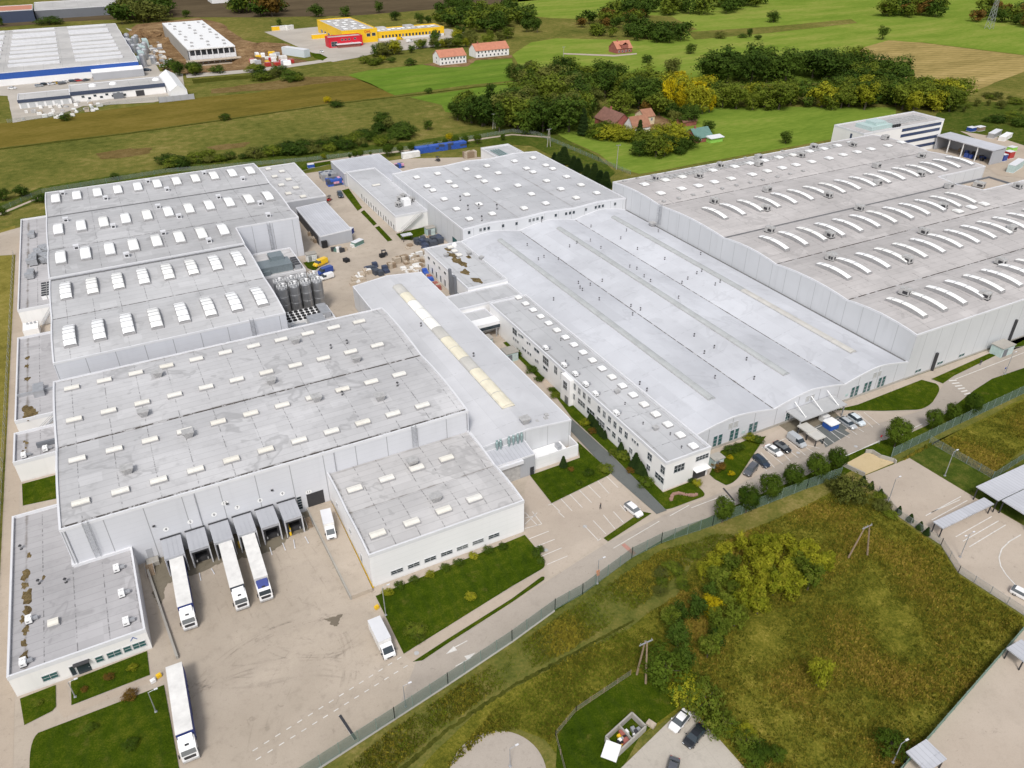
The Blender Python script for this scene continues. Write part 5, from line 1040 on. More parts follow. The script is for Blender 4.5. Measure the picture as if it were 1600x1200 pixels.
# ---------------------------------------------------------------- vehicles (x forward, origin on the ground in the middle)
def wheel_part(root, x, y, r, w=0.24, dual=False):
    s = 1 if y > 0 else -1; b = MB(); b.tube((x, y-s*w, r), (x, y, r), r, k=14, m=0); o = b.build('wheel', M['black'], root, world=False)
    b = MB(); b.tube((x, y-s*.05, r), (x, y+s*.015, r), r*.6, k=10); b.build('rim', M['rim'], o, world=False); return o
def loft(rings):
    """rings: list of (x, [(y,z)...]) half profiles from bottom to top centre"""
    return rings
def car_body(style):
    # x, half width belt, z bottom, z belt, half width top, z top
    L = {'sedan': [(-2.25,.70,.42,.78,.62,.86),(-2.1,.84,.24,.88,.72,.97),(-1.55,.89,.20,.93,.74,1.04),(-1.0,.90,.20,.95,.60,1.40),(-.2,.90,.20,.94,.62,1.46),(.45,.90,.20,.93,.60,1.40),(1.2,.89,.20,.90,.74,.98),(1.9,.85,.22,.76,.70,.85),(2.25,.70,.36,.60,.58,.70)],
         'wagon': [(-2.3,.76,.40,.86,.62,.98),(-2.2,.86,.24,.94,.62,1.30),(-1.7,.90,.20,.96,.63,1.47),(-.9,.91,.20,.96,.64,1.50),(-.1,.91,.20,.95,.64,1.50),(.5,.90,.20,.94,.61,1.42),(1.25,.89,.20,.92,.76,1.0),(1.95,.86,.22,.78,.72,.88),(2.3,.72,.36,.62,.60,.72)],
         'suv': [(-2.3,.80,.42,.95,.66,1.1),(-2.2,.90,.28,1.04,.66,1.48),(-1.6,.94,.25,1.06,.68,1.68),(-.8,.95,.25,1.06,.69,1.70),(0,.95,.25,1.05,.69,1.70),(.55,.94,.25,1.04,.66,1.60),(1.2,.93,.25,1.02,.80,1.12),(1.95,.90,.27,.92,.78,1.02),(2.3,.78,.40,.72,.66,.86)],
         'van': [(-2.6,.88,.35,1.0,.80,1.85),(-2.5,.97,.28,1.1,.83,2.0),(-1.6,.98,.26,1.1,.84,2.05),(-.6,.98,.26,1.1,.84,2.05),(.4,.98,.26,1.1,.84,2.04),(1.0,.97,.26,1.1,.80,1.92),(1.75,.96,.26,1.05,.84,1.25),(2.3,.92,.28,.92,.80,1.08),(2.6,.80,.38,.70,.68,.82)]}[style]
    glassy = {'sedan': (2, 6), 'wagon': (1, 6), 'suv': (1, 6), 'van': (4, 6)}[style]
    body, win = MB(), MB()
    ring = []
    for (x, w, z0, zb, wt, zt) in L: ring.append([(x,-w*.92,z0),(x,-w,(z0+zb)/2),(x,-w*.97,zb),(x,-wt,zt),(x,wt,zt),(x,w*.97,zb),(x,w,(z0+zb)/2),(x,w*.92,z0)])
    for i in range(len(ring)-1):
        a, c = ring[i], ring[i+1]; cab = glassy[0] <= i < glassy[1]
        for j in range(7):
            g = False
            if cab and j in (2, 4): g = True
            if j == 3 and (i == glassy[1]-1 or (i == glassy[0] and style != 'van')): g = True
            (win if g else body).quad(a[j], c[j], c[j+1], a[j+1])
        body.quad(a[7], c[7], c[0], a[0])
    body.poly(ring[0]); body.poly(ring[-1][::-1])
    return body, win, L
CARS = {}
def car(label, color, style, p, ang, group=None, L=4.5, name='car', cat='car'):
    r = thing(name, label, cat, (p[0], p[1], p[2] if len(p) > 2 else 0.12), ang, group)
    body, win, S = car_body(style); x1 = S[-1][0]
    body.build('body', M[color], r, world=False, smooth=False); win.build('windows', M['glass'], r, world=False)
    for x in (x1*.62, -x1*.60):
        for y in (.90, -.90): wheel_part(r, x, y*(1.03 if style in ('suv','van') else .99), .33)
    for s in (-1, 1):
        b = MB(); b.box(x1-.12, s*.42, S[-1][3]-.04, x1+.02, s*.70, S[-1][3]+.10); b.build('headlight', M['lamp_white'], r, world=False)
        b = MB(); b.box(-x1-.02, s*.50, S[0][3]-.08, -x1+.08, s*.74, S[0][3]+.10); b.build('taillight', M['lamp_red'], r, world=False)
        b = MB(); b.box(.75 if style != 'van' else 1.1, s*.95, S[4][3], .95 if style != 'van' else 1.3, s*1.1, S[4][3]+.15); b.build('mirror', M[color], r, world=False)
    sc_ = L/(2*x1); r.scale = (sc_, sc_, sc_); return r
def heading(rear, front): a, c = Vector((*rear[:2], 0)), Vector((*front[:2], 0)); return math.atan2(c.y-a.y, c.x-a.x)
def semi(label, rear, front, side='tarp_white', deflector='white', cab='car_white', top='tarp_white', dirty=False):
    """semi trailer lorry; rear/front: photo pixels of the trailer roof ends (z 4 m)"""
    A, B = P(*rear, 4.0), P(*front, 4.0); d = (B-A).normalized(); c = B-d*6.8; ang = math.atan2(d.y, d.x)
    r = thing('lorry', label, 'lorry', (c.x, c.y, 0.06), ang, 'lorries in the yard')
    b = MB(); b.box(-6.8,-1.25,1.15,6.8,1.25,3.93,1); b.build('trailer', [M[top], M[side]], r, world=False)
    b = MB(); b.box(-6.82,-1.27,3.9,6.82,1.27,4.0); b.build('trailer_roof', M[top], r, world=False)
    b = MB(); b.box(-6.7,-.5,.75,6.6,.5,1.15); b.box(-6.85,-1.2,.45,-6.7,1.2,.6); b.box(-2.5,-1.24,.5,1.5,-1.18,1.0); b.box(-2.5,1.18,.5,1.5,1.24,1.0); b.build('chassis', M['darkmetal'], r, world=False)
    for x in (-5.0,-3.7,-2.4):
        for y in (1.22,-1.22): wheel_part(r, x, y, .5, .38)
    # tractor
    b = MB(); x0, x1 = 7.15, 9.35
    pr = [(x0,.95),(x1,.55),(x1+.08,1.0),(x1+.05,1.75),(x1-.22,2.75),(x0+.9,3.15),(x0,3.2)]
    for s in (-1.22, 1.22): b.poly([(x, s, z) for x, z in (pr if s < 0 else pr[::-1])])
    for (p, q) in zip(pr, pr[1:]+pr[:1]): b.quad((p[0],1.22,p[1]), (q[0],1.22,q[1]), (q[0],-1.22,q[1]), (p[0],-1.22,p[1]))
    b.build('cab', M[cab], r, world=False)
    b = MB(); b.quad((x1+.04,-1.08,1.85),(x1+.04,1.08,1.85),(x1-.195,1.02,2.72),(x1-.195,-1.02,2.72)); b.build('windscreen', M['glass'], r, world=False)
    for s in (-1, 1):
        b = MB(); y = s*1.235; b.poly([(x1-.75,y,1.8),(x1-.05,y,1.8),(x1-.25,y,2.55),(x1-.75,y,2.6)][::s]); b.build('side_window', M['glass'], r, world=False)
        b = MB(); b.box(x1+.02,s*.62,.72,x1+.12,s*1.12,.95); b.build('headlight', M['lamp_white'], r, world=False)
        b = MB(); b.box(x1-.1,s*1.3,1.75,x1+.12,s*1.48,2.5); b.build('mirror', M['darkmetal'], r, world=False)
    b = MB(); b.box(x1+.0,-.85,1.02,x1+.10,.85,1.62); b.build('grille', M['darkmetal'], r, world=False)
    b = MB(); b.box(x1-.3,-1.2,.35,x1+.14,1.2,.68); b.build('bumper', M['vent'], r, world=False)
    b = MB(); b.quad((x0+.05,-1.1,3.22),(x0+.05,1.1,3.22),(x0+.05,1.0,3.85),(x0+.05,-1.0,3.85)); b.quad((x1-.75,-1.0,2.98),(x0+.05,-1.0,3.85),(x0+.05,1.0,3.85),(x1-.75,1.0,2.98))
    b.poly([(x1-.75,-1.0,2.98),(x0+.05,-1.1,3.22),(x0+.05,-1.0,3.85)]); b.poly([(x1-.75,1.0,2.98),(x0+.05,1.0,3.85),(x0+.05,1.1,3.22)]); b.build('wind_deflector', M[deflector], r, world=False)
    b = MB(); b.box(x1-1.05,-.3,3.10,x1-.7,.3,3.16); b.build('roof_hatch', M['darkmetal'], r, world=False)
    b = MB(); b.box(4.4,-.45,.7,x0+1.6,.45,.95); b.build('tractor_frame', M['darkmetal'], r, world=False)
    for x in (8.75, 5.3):
        for y in (1.2,-1.2): wheel_part(r, x, y, .5, .32)
    return r
semi('white lorry with dark blue trailer sides in the first dock house from the left', (275,871), (288.5,945), 'tarp_blue')
semi('white lorry with dark trailer sides parked in the third dock house', (352,848), (370,915), 'tarp_dark')
semi('white lorry with a blue wind deflector parked in the fourth dock house', (387.6,835), (407.5,902), 'tarp_white', 'tarp_blue')
semi('white lorry with blue trailer sides and soiled roof parked by the lawn kerb', (272,1043), (287.5,1144), 'tarp_blue', 'white', 'car_white')
def box_truck(label, rear, front, zt, L, W, ang_only=None, box='tarp_white', cat='truck'):
    A, B = P(*rear, zt), P(*front, zt); d = (B-A).normalized(); c = (A+B)/2; ang = math.atan2(d.y, d.x); l = (B-A).length/2
    r = thing('box_truck', label, cat, (c.x, c.y, 0.06), ang)
    b = MB(); b.box(-l,-W/2,.75,l,W/2,zt); b.build('cargo_box', M[box], r, world=False)
    b = MB(); b.box(-l-.02,-W/2-.02,zt-.08,l+.02,W/2+.02,zt+.03); b.build('box_rim', M['trim'], r, world=False)
    b = MB(); x0 = l+.08; w = W/2*.9; pr = [(x0,.4),(x0+2.0,.4),(x0+2.05,.85),(x0+1.75,1.2),(x0+.85,2.15),(x0,2.2)]
    for s in (-w, w): b.poly([(x,s,z) for x, z in (pr if s < 0 else pr[::-1])])
    for p, q in zip(pr, pr[1:]+pr[:1]): b.quad((p[0],w,p[1]),(q[0],w,q[1]),(q[0],-w,q[1]),(p[0],-w,p[1]))
    b.build('cab', M['car_white'], r, world=False)
    b = MB(); b.quad((x0+1.68,-w*.88,1.28),(x0+1.68,w*.88,1.28),(x0+.92,w*.82,2.10),(x0+.92,-w*.82,2.10)); b.build('windscreen', M['glass'], r, world=False).location.z += .025
    for s in (-1, 1):
        b = MB(); y = s*(w+.015); b.poly([(x0+.25,y,1.25),(x0+1.5,y,1.25),(x0+.85,y,1.95),(x0+.25,y,2.0)][::s]); b.build('side_window', M['glass'], r, world=False)
        b = MB(); b.box(x0+1.9,s*w*.55,.8,x0+2.05,s*w*.9,.98); b.build('headlight', M['lamp_white'], r, world=False)
        b = MB(); b.box(x0+1.2,s*w*1.02,1.2,x0+1.4,s*w*1.28,1.55); b.build('mirror', M['darkmetal'], r, world=False)
    b = MB(); b.box(x0+1.98,-w*.5,.55,x0+2.09,w*.5,.8); b.build('grille', M['darkmetal'], r, world=False)
    b = MB(); b.box(-l,-.4,.5,x0+1.5,.4,.76); b.build('chassis', M['darkmetal'], r, world=False)
    for x in (x0+1.25,-l*.5):
        for y in (w,-w): wheel_part(r, x, y*1.02, .37, .26)
    return r
box_truck('white box truck with pale cargo box parked at the kerb of the front lawn', (584,966), (601,1000), 2.9, 5, 2.3)
bt = box_truck('small white box van parked on the loading ramp beside the white hall', (509,801), (514.5,823), 2.9, 4, 2.1); bt.location.z = 0.97
GC = 'cars parked in front of the nave hall'
def car_px(label, color, style, rear, front, z=0.75, group=None, L=None, gz=0.12):
    A, B = P(*rear, z), P(*front, z); c = (A+B)/2
    return car(label, color, style, (c.x, c.y, gz), heading(A, B), group, L or max(3.9, min(5.2, (B-A).length)))
car_px('black car with grey roof parked askew beside the triangular lawn', 'car_grey', 'suv', k5(515,800) if False else (1180,726), (1166,742), group=GC, L=4.6)
car_px('dark navy car parked by the lawn tip, left of a white car', 'car_navy', 'wagon', (1182,714), (1198,727), group=GC, L=4.5)
car_px('white car parked beside a black car in front of the hall', 'car_white', 'sedan', (1199,697), (1219,710), group=GC, L=4.5)
car_px('black car parked between a white car and a silver estate', 'car_black', 'sedan', (1212,691), (1233,705), group=GC, L=4.6)
car_px('silver grey van like estate parked beside the pale shelter roofs', 'car_silver', 'van', (1234,681), (1256,697), group=GC, L=5.0)
car_px('silver car, left of the pair parked right of the blue container', 'car_silver', 'wagon', (1315,655), (1335,668), group=GC, L=4.6)
car_px('pale silver car, right of the pair parked right of the blue container', 'car_pale', 'suv', (1329,650), (1348,663), group=GC, L=4.6)
car_px('white car parked on the grass island beside the asphalt lane', 'car_white', 'suv', (980,789), (1000,805), L=4.5)
car_px('white car parked askew on the cracked concrete lot', 'car_white', 'sedan', (1073,1113), (1052,1138), L=4.5, gz=.08)
car_px('black car parked on the cracked concrete lot', 'car_black', 'sedan', (1096,1137), (1075,1162), L=4.6, gz=.08)
car_px('dark car at the bottom edge of the cracked concrete lot', 'car_grey', 'sedan', (1052,1196), (1048,1212), L=4.4, gz=.08)
car_px('white car at the right edge below the neighbour lot', 'car_white', 'wagon', (1592,925), (1609,934), L=4.5, gz=.08)
car_px('yellow van parked between the white cabinet and a blue van', 'car_yellow', 'van', (511,406), (490,415), 1.0, 'vans in the inner yard', 5.6)
car_px('blue van parked in the inner yard beside the silos', 'car_blue', 'van', (518,420), (497,427), 1.0, 'vans in the inner yard', 5.8)
car_px('white pickup van parked beside the blue van', 'car_white', 'van', (519,430), (502,435), .8, 'vans in the inner yard', 4.8)
car_px('blue grey car parked at the end of the narrow grass strip', 'car_navy', 'suv', (529,300), (534,309), .8, None, 5.6)
car_px('small white car by the red entrance of the yellow depot', 'car_white', 'sedan', (499,80), (506,81.5), .6, None, 4.6, .15)
def forklift(label, p, ang, col='car_red'):
    r = thing('forklift', label, 'forklift', (p[0],p[1],.1), ang); b = MB(); b.box(-1.1,-.55,.25,.6,.55,.95); b.box(-1.25,-.5,.4,-.8,.5,1.15); b.build('body', M[col], r, world=False)
    b = MB(); [b.tube((x,y,.9),(x,y,2.1),.05,k=6) for x in (-.7,.5) for y in (-.5,.5)]; b.box(-.8,-.55,2.05,.6,.55,2.15); b.build('roll_cage', M['darkmetal'], r, world=False)
    b = MB(); b.box(.7,-.4,.1,.8,-.28,2.4); b.box(.7,.28,.1,.8,.4,2.4); b.box(.8,-.35,.1,1.9,-.22,.16); b.box(.8,.22,.1,1.9,.35,.16); b.build('mast', M['darkmetal'], r, world=False)
    for x in (-.8,.4):
        for y in (.6,-.6): wheel_part(r, x, y, .3, .2)
    b = MB(); b.box(-.6,-.3,.95,-.1,.3,1.1); b.box(-.65,-.3,1.0,-.55,.3,1.5); b.build('seat', M['black'], r, world=False); return r
forklift('red and black forklift at the corner of the tin roofed shed', P2(515,314), .7)
forklift('dark forklift standing on the paving before the blue crate row', P2(684,252), 2.0, 'darkmetal')
forklift('dark forklift beside the pallet stacks in the inner yard', P2(600,400), 3.0, 'darkmetal')
# people
def person(label, p, ang, top, legs, z=0.12):
    r = thing('person', label, 'person', (p[0],p[1],z), ang)
    bm = bmesh_person(); o = bpy.data.objects.new('body', bm[0]); COL.objects.link(o); o.parent = r
    o.data.materials.append(M[legs]); o.data.materials.append(M[top]); o.data.materials.append(SKIN)
    for p_ in o.data.polygons:
        zc = p_.center.z; p_.material_index = 0 if zc < .86 else (2 if zc > 1.50 or (abs(p_.center.y) > .2 and zc < .92) else 1)
    b = MB(); b.lathe((-.02,0,1.62),[(.098,0),(.105,.06),(.08,.125),(0,.145)],10); b.build('hair', M['black'], r, world=False)
    return r
SKIN = plain('skin', (0.50,0.32,0.24), 0.6)
def bmesh_person():
    V = [(0,0,.92),(0,0,1.15),(0,0,1.38),(0,0,1.50),(0.02,0,1.62),(0.02,0,1.72), (0,.19,1.40),(.05,.25,1.14),(.15,.24,.92), (0,-.19,1.40),(-.03,-.25,1.14),(.05,-.25,.90), (0,.10,.88),(.10,.11,.48),(.02,.11,.08),(.14,.12,.04), (0,-.10,.88),(-.02,-.11,.48),(-.16,-.11,.10),(-.05,-.12,.04)]
    E_ = [(0,1),(1,2),(2,3),(3,4),(4,5),(2,6),(6,7),(7,8),(2,9),(9,10),(10,11),(0,12),(12,13),(13,14),(14,15),(0,16),(16,17),(17,18),(18,19)]
    Rr = [.15,.145,.16,.065,.10,.085,.075,.052,.04,.075,.052,.04,.095,.065,.048,.045,.095,.065,.048,.045]
    me = bpy.data.meshes.new('person'); me.from_pydata(V, E_, []); o = bpy.data.objects.new('person', me); COL.objects.link(o)
    md = o.modifiers.new('s', 'SKIN'); 
    for i, r_ in enumerate(Rr): me.skin_vertices[0].data[i].radius = (r_, r_)
    me.skin_vertices[0].data[0].use_root = True
    o.modifiers.new('u', 'SUBSURF').levels = 1
    bpy.context.view_layer.update(); dg = bpy.context.evaluated_depsgraph_get()
    m2 = bpy.data.meshes.new_from_object(o.evaluated_get(dg)); bpy.data.objects.remove(o); return (m2,)
person('person in dark clothes walking across the empty parking bays', P2(938,796), 2.2, 'darkmetal', 'black')
person('person in dark clothes walking on the pavement by the great hall', P2(1531,571), .6, 'darkmetal', 'navy')
ORD = ['first','second','third','fourth','fifth','sixth','seventh','eighth','ninth','tenth','11th','12th','13th','14th','15th','16th','17th','18th','19th','20th']+['%d%s' % (i, 'st' if i % 10 == 1 else 'nd' if i % 10 == 2 else 'rd' if i % 10 == 3 else 'th') for i in range(21, 100)]
# ---------------------------------------------------------------- houses and works in the distance
def gable_house(name, label, cat, x0, y0, x1, y1, h, hr, axis, wm, rm, win=(), over=.4, chim=None, group=None):
    """house on a footprint; ridge along axis"""
    r = thing(name, label, cat, ((x0+x1)/2,(y0+y1)/2,0), 0, group)
    b = MB(); xm, ym = (x0+x1)/2, (y0+y1)/2
    b.quad((x0,y0,0),(x1,y0,0),(x1,y0,h),(x0,y0,h)); b.quad((x1,y0,0),(x1,y1,0),(x1,y1,h),(x1,y0,h)); b.quad((x1,y1,0),(x0,y1,0),(x0,y1,h),(x1,y1,h)); b.quad((x0,y1,0),(x0,y0,0),(x0,y0,h),(x0,y1,h))
    if axis == 'x': b.poly([(x0,y0,h),(x0,ym,hr),(x0,y1,h)][::-1]); b.poly([(x1,y0,h),(x1,y1,h),(x1,ym,hr)])
    else: b.poly([(x0,y0,h),(x1,y0,h),(xm,y0,hr)]); b.poly([(x0,y1,h),(xm,y1,hr),(x1,y1,h)])
    b.build('wall', M[wm], r)
    b = MB(); t = .18; o = over
    if axis == 'x':
        s = (hr-h)/(ym-y0)
        for (ya, yb) in ((y0-o, ym), (y1+o, ym)):
            za = h-o*s
            b.quad((x0-o,ya,za+t),(x1+o,ya,za+t),(x1+o,yb,hr+t),(x0-o,yb,hr+t)); b.quad((x0-o,ya,za),(x1+o,ya,za),(x1+o,yb,hr),(x0-o,yb,hr))
            b.quad((x0-o,ya,za),(x1+o,ya,za),(x1+o,ya,za+t),(x0-o,ya,za+t))
            for x in (x0-o, x1+o): b.quad((x,ya,za),(x,yb,hr),(x,yb,hr+t),(x,ya,za+t))
    else:
        s = (hr-h)/(xm-x0)
        for (xa, xb) in ((x0-o, xm), (x1+o, xm)):
            za = h-o*s
            b.quad((xa,y0-o,za+t),(xa,y1+o,za+t),(xb,y1+o,hr+t),(xb,y0-o,hr+t)); b.quad((xa,y0-o,za),(xa,y1+o,za),(xb,y1+o,hr),(xb,y0-o,hr))
            b.quad((xa,y0-o,za),(xa,y1+o,za),(xa,y1+o,za+t),(xa,y0-o,za+t))
            for y in (y0-o, y1+o): b.quad((xa,y,za),(xb,y,hr),(xb,y,hr+t),(xa,y,za+t))
    rf = b.build('roof', M[rm], r)
    if chim: b = MB(); b.box(chim[0]-.4,chim[1]-.4,h,chim[0]+.4,chim[1]+.4,hr+1.2); b.build('chimney', M['brick'], rf)
    for w in win: window(r, *w)
    return r
WR = lambda y, x0, x1, n, z, w=1.1, h=1.3, side='s': [(side, x0+(x1-x0)*(i+.5)/n, z, w, h, y, 1, 1, 'trim') for i in range(n)]
gable_house('house', 'white two storey house with red tiled roof, left of two', 'house', 235.5,570.5,257,584,5.6,9.6,'x','render','roof_red', WR(570.5,236,256.5,7,.9)+WR(570.5,236,256.5,8,3.6)+[('w',577,1,1.1,1.3,235.5),('w',577,3.8,1.1,1.3,235.5)], group='twin white houses')
gable_house('house', 'long white house with red tiled roof, right of two', 'house', 271.5,584,300,597,5.2,9.4,'x','render','roof_red', WR(584,272,299,8,.9)+WR(584,272,299,9,3.3), group='twin white houses', chim=(276,590.5))
gable_house('house', 'red brick house with dormer roof alone in the pasture', 'house', 376.5,546.5,391,558,3.6,8.2,'x','brick','roof_red', WR(546.5,377,390,4,.8), chim=(380,552))
bh = [o for o in bpy.data.objects if o.get('label','').startswith('red brick house')][0]
b = MB(); b.prism([(380.5,545.9),(386.5,545.9),(386.5,551),(380.5,551)], 3.6, 6.2); b.build('dormer', M['brick'], bh); b = MB(); b.quad((380,545.5,6.2),(383.5,545.5,8),(383.5,552,8),(380,552,6.2)); b.quad((387,545.5,6.2),(383.5,545.5,8),(383.5,552,8),(387,552,6.2)); b.build('dormer_roof', M['roof_red'], bh)
gable_house('farmhouse', 'old farmhouse with large brown tiled roof among the trees', 'farmhouse', 245,354,257,373,3.8,8.6,'y','brick','roof_old', WR(365,0,1,0,1), chim=(252,368))
gable_house('farm_wing', 'farm wing with bright orange roof and white gable', 'farmhouse', 251,344.5,262,353.3,3.4,8.2,'x','render','roof_orange', [('e',348.6,1,1.2,1.4,262.5),('e',348.6,4.2,1.0,1.2,262.5)])
gable_house('cottage', 'cream cottage with orange roof beside the old farmhouse', 'cottage', 267,357,274,366,4.6,7.6,'x','cream','roof_orange', WR(357,267.5,273.5,2,2.2))
gable_house('cottage', 'small red brick cottage with green tin roof at the pasture edge', 'cottage', 269.5,315,280,325,2.6,6.2,'x','brick','roof_green', [('w',320,1,1.2,1.2,269.5)]+WR(315,270,279,2,.8), chim=(272,320))
r_ = thing('lean_to', 'lime green lean-to with white roof on the green roofed cottage', 'lean-to', (280,313,0)); b = MB(); b.box(276,311.4,0,284,314.9,2.3); b.build('wall', M['lime'], r_); b = MB(); b.prism(rect(275.6,310.8,284.5,314.95), 2.3, lambda p: 2.5+.15*(p[1]-310.8)); b.build('roof', M['trim'], r_)
r_ = thing('shed', 'pale grey garden shed left of the green roofed cottage', 'shed', (266,323,0)); b = MB(); b.box(263.5,321,0,268.4,326,2.1); b.build('wall', M['clad_grey'], r_); b = MB(); b.box(263.1,320.6,2.1,268.8,326.4,2.3); b.build('roof', M['roof_tin'], r_)
gable_house('barn', 'low rusty red barn behind the farm yard', 'barn', 284,344,293,350,2.6,4.4,'x','brick','roof_old', [])
rnd = random.Random(8)
# yellow depot
r_ = box_hall('depot', 'yellow logistics depot hall with grey roof and red lettering', 'depot', (199.5,695,230.5,771), 10.8, 'strongyellow', 'roof_far', .8, 'strongyellow')
for i in range(5):
    for j in range(3): inst(SB, 'skylight', r_, (206+8*j+ (i % 2)*2, 706+12.5*i, 10.0), 0, (1.3,1.6,1))
text_mesh('DHL', 3.0, 'red', r_, (222,694.9,8.6), (math.pi/2,0,0), 'lettering', .05)
window(r_, 's', 222.5, 4.8, 3.2, 2.4, 695); window(r_, 's', 227.2, 5.0, 3.2, 2.4, 695)
for i in range(6): window(r_, 'w', 703+11*i, 1.2, 6, 2.6, 199.5, 1, 1, 'frame', 'glass', 'dock_gate')
r2 = box_hall('depot_wing', 'long low yellow depot wing with a row of dark dock gates', 'depot', (230.7,697.5,293.5,719), 7.4, 'strongyellow', 'roof_far', .8, 'strongyellow')
for i in range(18): window(r2, 's', 236+3.1*i, 2.2, 1.7, 2.2, 697.5, 1, 1, 'strongyellow', 'glass', 'dock_gate')
for i in range(12): inst(SB, 'skylight', r2, (236+4.7*i, 708+(i % 2)*3, 6.6), 0, (1.2,1.4,1))
b = MB(); b.box(231,697.2,.05,293,697.42,2.0); b.build('plinth', M['trim'], r2)
for x in (236,262): b = MB(); b.box(x,710,6.6,x+8,718,8.6); b.build('plant_room', M['roof_far'], r2)
r3 = box_hall('depot_office', 'bright red two storey office block in front of the yellow depot', 'office', (184.6,684,213.5,694.9), 8.0, 'red', 'roof_far', .6, 'red')
for x, z in ((193,2),(196,5),(199,5),(202,5),(204,2),(207,5.2),(209,1.4)): window(r3, 's', x, z, 1.6, 1.3, 684)
window(r3, 's', 189, 1.0, 5, 3.6, 684, 2, 2); b = MB(); b.box(190,679,2.6,211,683.9,3.0); b.build('canopy', M['trim'], r3); b = MB(); b.box(191,680,.05,210,683.9,2.5); b.build('ground_floor', M['brick'], r3)
def trailer_box(label, x, y, L, W, h, mat, ang=0, name='container', cat='container', z=.12, group=None):
    r = thing(name, label, cat, (x,y,z), ang, group); b = MB(); b.box(-L/2,-W/2,.15,L/2,W/2,h); 
    n = max(3, int(L/1.2))
    for i in range(n): xx = -L/2+L*(i+.5)/n; b.box(xx-.12,-W/2-.06,.3,xx+.12,-W/2+.02,h-.15); b.box(xx-.12,W/2-.02,.3,xx+.12,W/2+.06,h-.15)
    b.build('body', M[mat], r, world=False); b = MB(); b.box(-L/2-.04,-W/2-.08,h,L/2+.04,W/2+.08,h+.1); b.box(-L/2-.04,-W/2-.08,.0,L/2+.04,W/2+.08,.15); b.build('frame', M['trim' if mat != 'tarp_white' else 'white'], r, world=False)
    b = MB(); b.box(L/2+.0,-W/2+.15,.25,L/2+.07,-.03,h-.1); b.box(L/2+.0,.03,.25,L/2+.07,W/2-.15,h-.1); b.build('door', M[mat], r, world=False); return r
for lab, px, mat, ang, L in (('yellow swap body at the corner of the depot yard',(431,48),'strongyellow',0,7),('white swap body, first of the pair near the depot yard edge',(443,47),'tarp_white',.2,8),('white swap body with yellow neighbour near the depot yard edge',(453,46.5),'tarp_white',.5,8),('yellow trailer with white cab behind the red office',(499,60.5),'strongyellow',0,13)):
    p = P2(*px); trailer_box(lab, p[0], p[1], L, 2.6, 3.6, mat, ang)
for lab, px, mat in (('white delivery van at the depot wing',(548,72),'car_white'),('yellow delivery van at the depot wing gates',(625,62.5),'car_yellow'),('second white van right of the yellow delivery van',(640,66),'car_white')):
    p = P(*px); car(lab, mat, 'van', (p.x, p.y, .12), .2, None, 6)
# white hall under construction
r_ = thing('construction_hall', 'white roofed hall under construction with open concrete front bays', 'hall', (89,738,0))
b = MB(); b.box(72,664,10.2,106.5,818,11.0); b.build('roof', M['white'], r_)
b = MB(); b.box(72,672,0,72.4,818,10.15); b.box(106,672,0,106.4,818,10.15); b.box(72.5,817,0,105.9,817.4,10.15); b.build('wall', M['concrete'], r_)
for i in range(9): b = MB(); b.box(72.5+i*4.15,664.6,0,73.2+i*4.15,665.3,10.15); b.build('column', M['trim'], r_)
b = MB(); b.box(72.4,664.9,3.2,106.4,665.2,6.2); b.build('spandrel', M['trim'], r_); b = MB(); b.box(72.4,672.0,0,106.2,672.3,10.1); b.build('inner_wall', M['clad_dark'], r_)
b = MB(); b.box(69,656,0,109,664.4,.5); b.box(69,657,3.0,109,664.4,3.3); b.build('scaffold_deck', M['pallet'], r_)
for i in range(9):
    for j in range(3): inst(HT, 'smoke_vent', r_, (77+12*j+(i % 2)*2, 676+16*i, 11.3), 0, (1.6,2.4,1))
# large blue banded works
bw = hall('factory', 'very large pale roofed factory with bright blue wall band, far left', 'factory', rect(-150,649,35.5,858), [(-150,649,35.5,858)], 'y', bays([649,690,732,774,816,858],8.4,1.2), 'blue', 'roof_far', .2)
b = MB(); b.box(-60,648.7,.05,35,648.95,4.2); b.build('plinth', M['clad_white'], bw)
for j in range(10):
    y = 664+19.4*j
    for (xa, xb) in ((-140,-100),(-95,-52),(-46,-14),(-4,27)): b = MB(); z = ZF[bw.name]((0,y)); b.box(xa,y-1.6,z-.2,xb,y+1.6,z+1.3); b.build('roof_light', M['trim'], bw)
r_ = thing('plant', 'cluster of grey pipes and tanks beside the blue banded factory', 'plant', (42,730,0)); b = MB(); rnd = random.Random(3)
for i in range(16): x, y = rnd.uniform(36.5,50), rnd.uniform(670,800); b = MB(); h_ = rnd.uniform(4,9); b.lathe((x,y,0),[(2.2,0),(2.2,h_),(1.2,h_+1),(0,h_+1.2)],10); b.build('tank', M['steel'], r_)
for i in range(5): b = MB(); b.box(37+i*3,680+i*20,0,41+i*3,694+i*20,5+i % 3); b.build('plant_box', M['teal'], r_)
st = hall('store_tent', 'white roofed storage hall in front of the blue banded factory', 'hall', rect(4,638,37,648.5), [(4,638,37,648.5)], 'y', gables([638,648.5],5.0,6.6), 'clad_grey', 'white', .1)
nv = box_hall('workshop_building', 'pale workshop with navy fascia and dark windows, far left', 'workshop', (-11.5,572,43.6,596), 6.4, 'render', 'roof_far', .4)
b = MB(); b.box(-11.7,571.7,4.2,43.7,571.95,6.45); b.build('fascia', M['navy'], nv)
for i in range(8): window(nv, 's', -5+3.4*i, 2.4-(i % 2)*1.2, 1.6, 1.2, 572)
door(nv, 's', 28, .1, 5, 3.4, 572, 'darkmetal', 'gate', False); b = MB(); b.box(12,570,.05,18,571.6,3.4); b.build('entrance', M['clad_dark'], nv)
for x in (2,14,40): b = MB(); b.lathe((x,586,6.0),[(2.4,0),(2.2,.8),(1.2,1.4),(0,1.6)],12); b.build('dome_light', M['white'], nv)
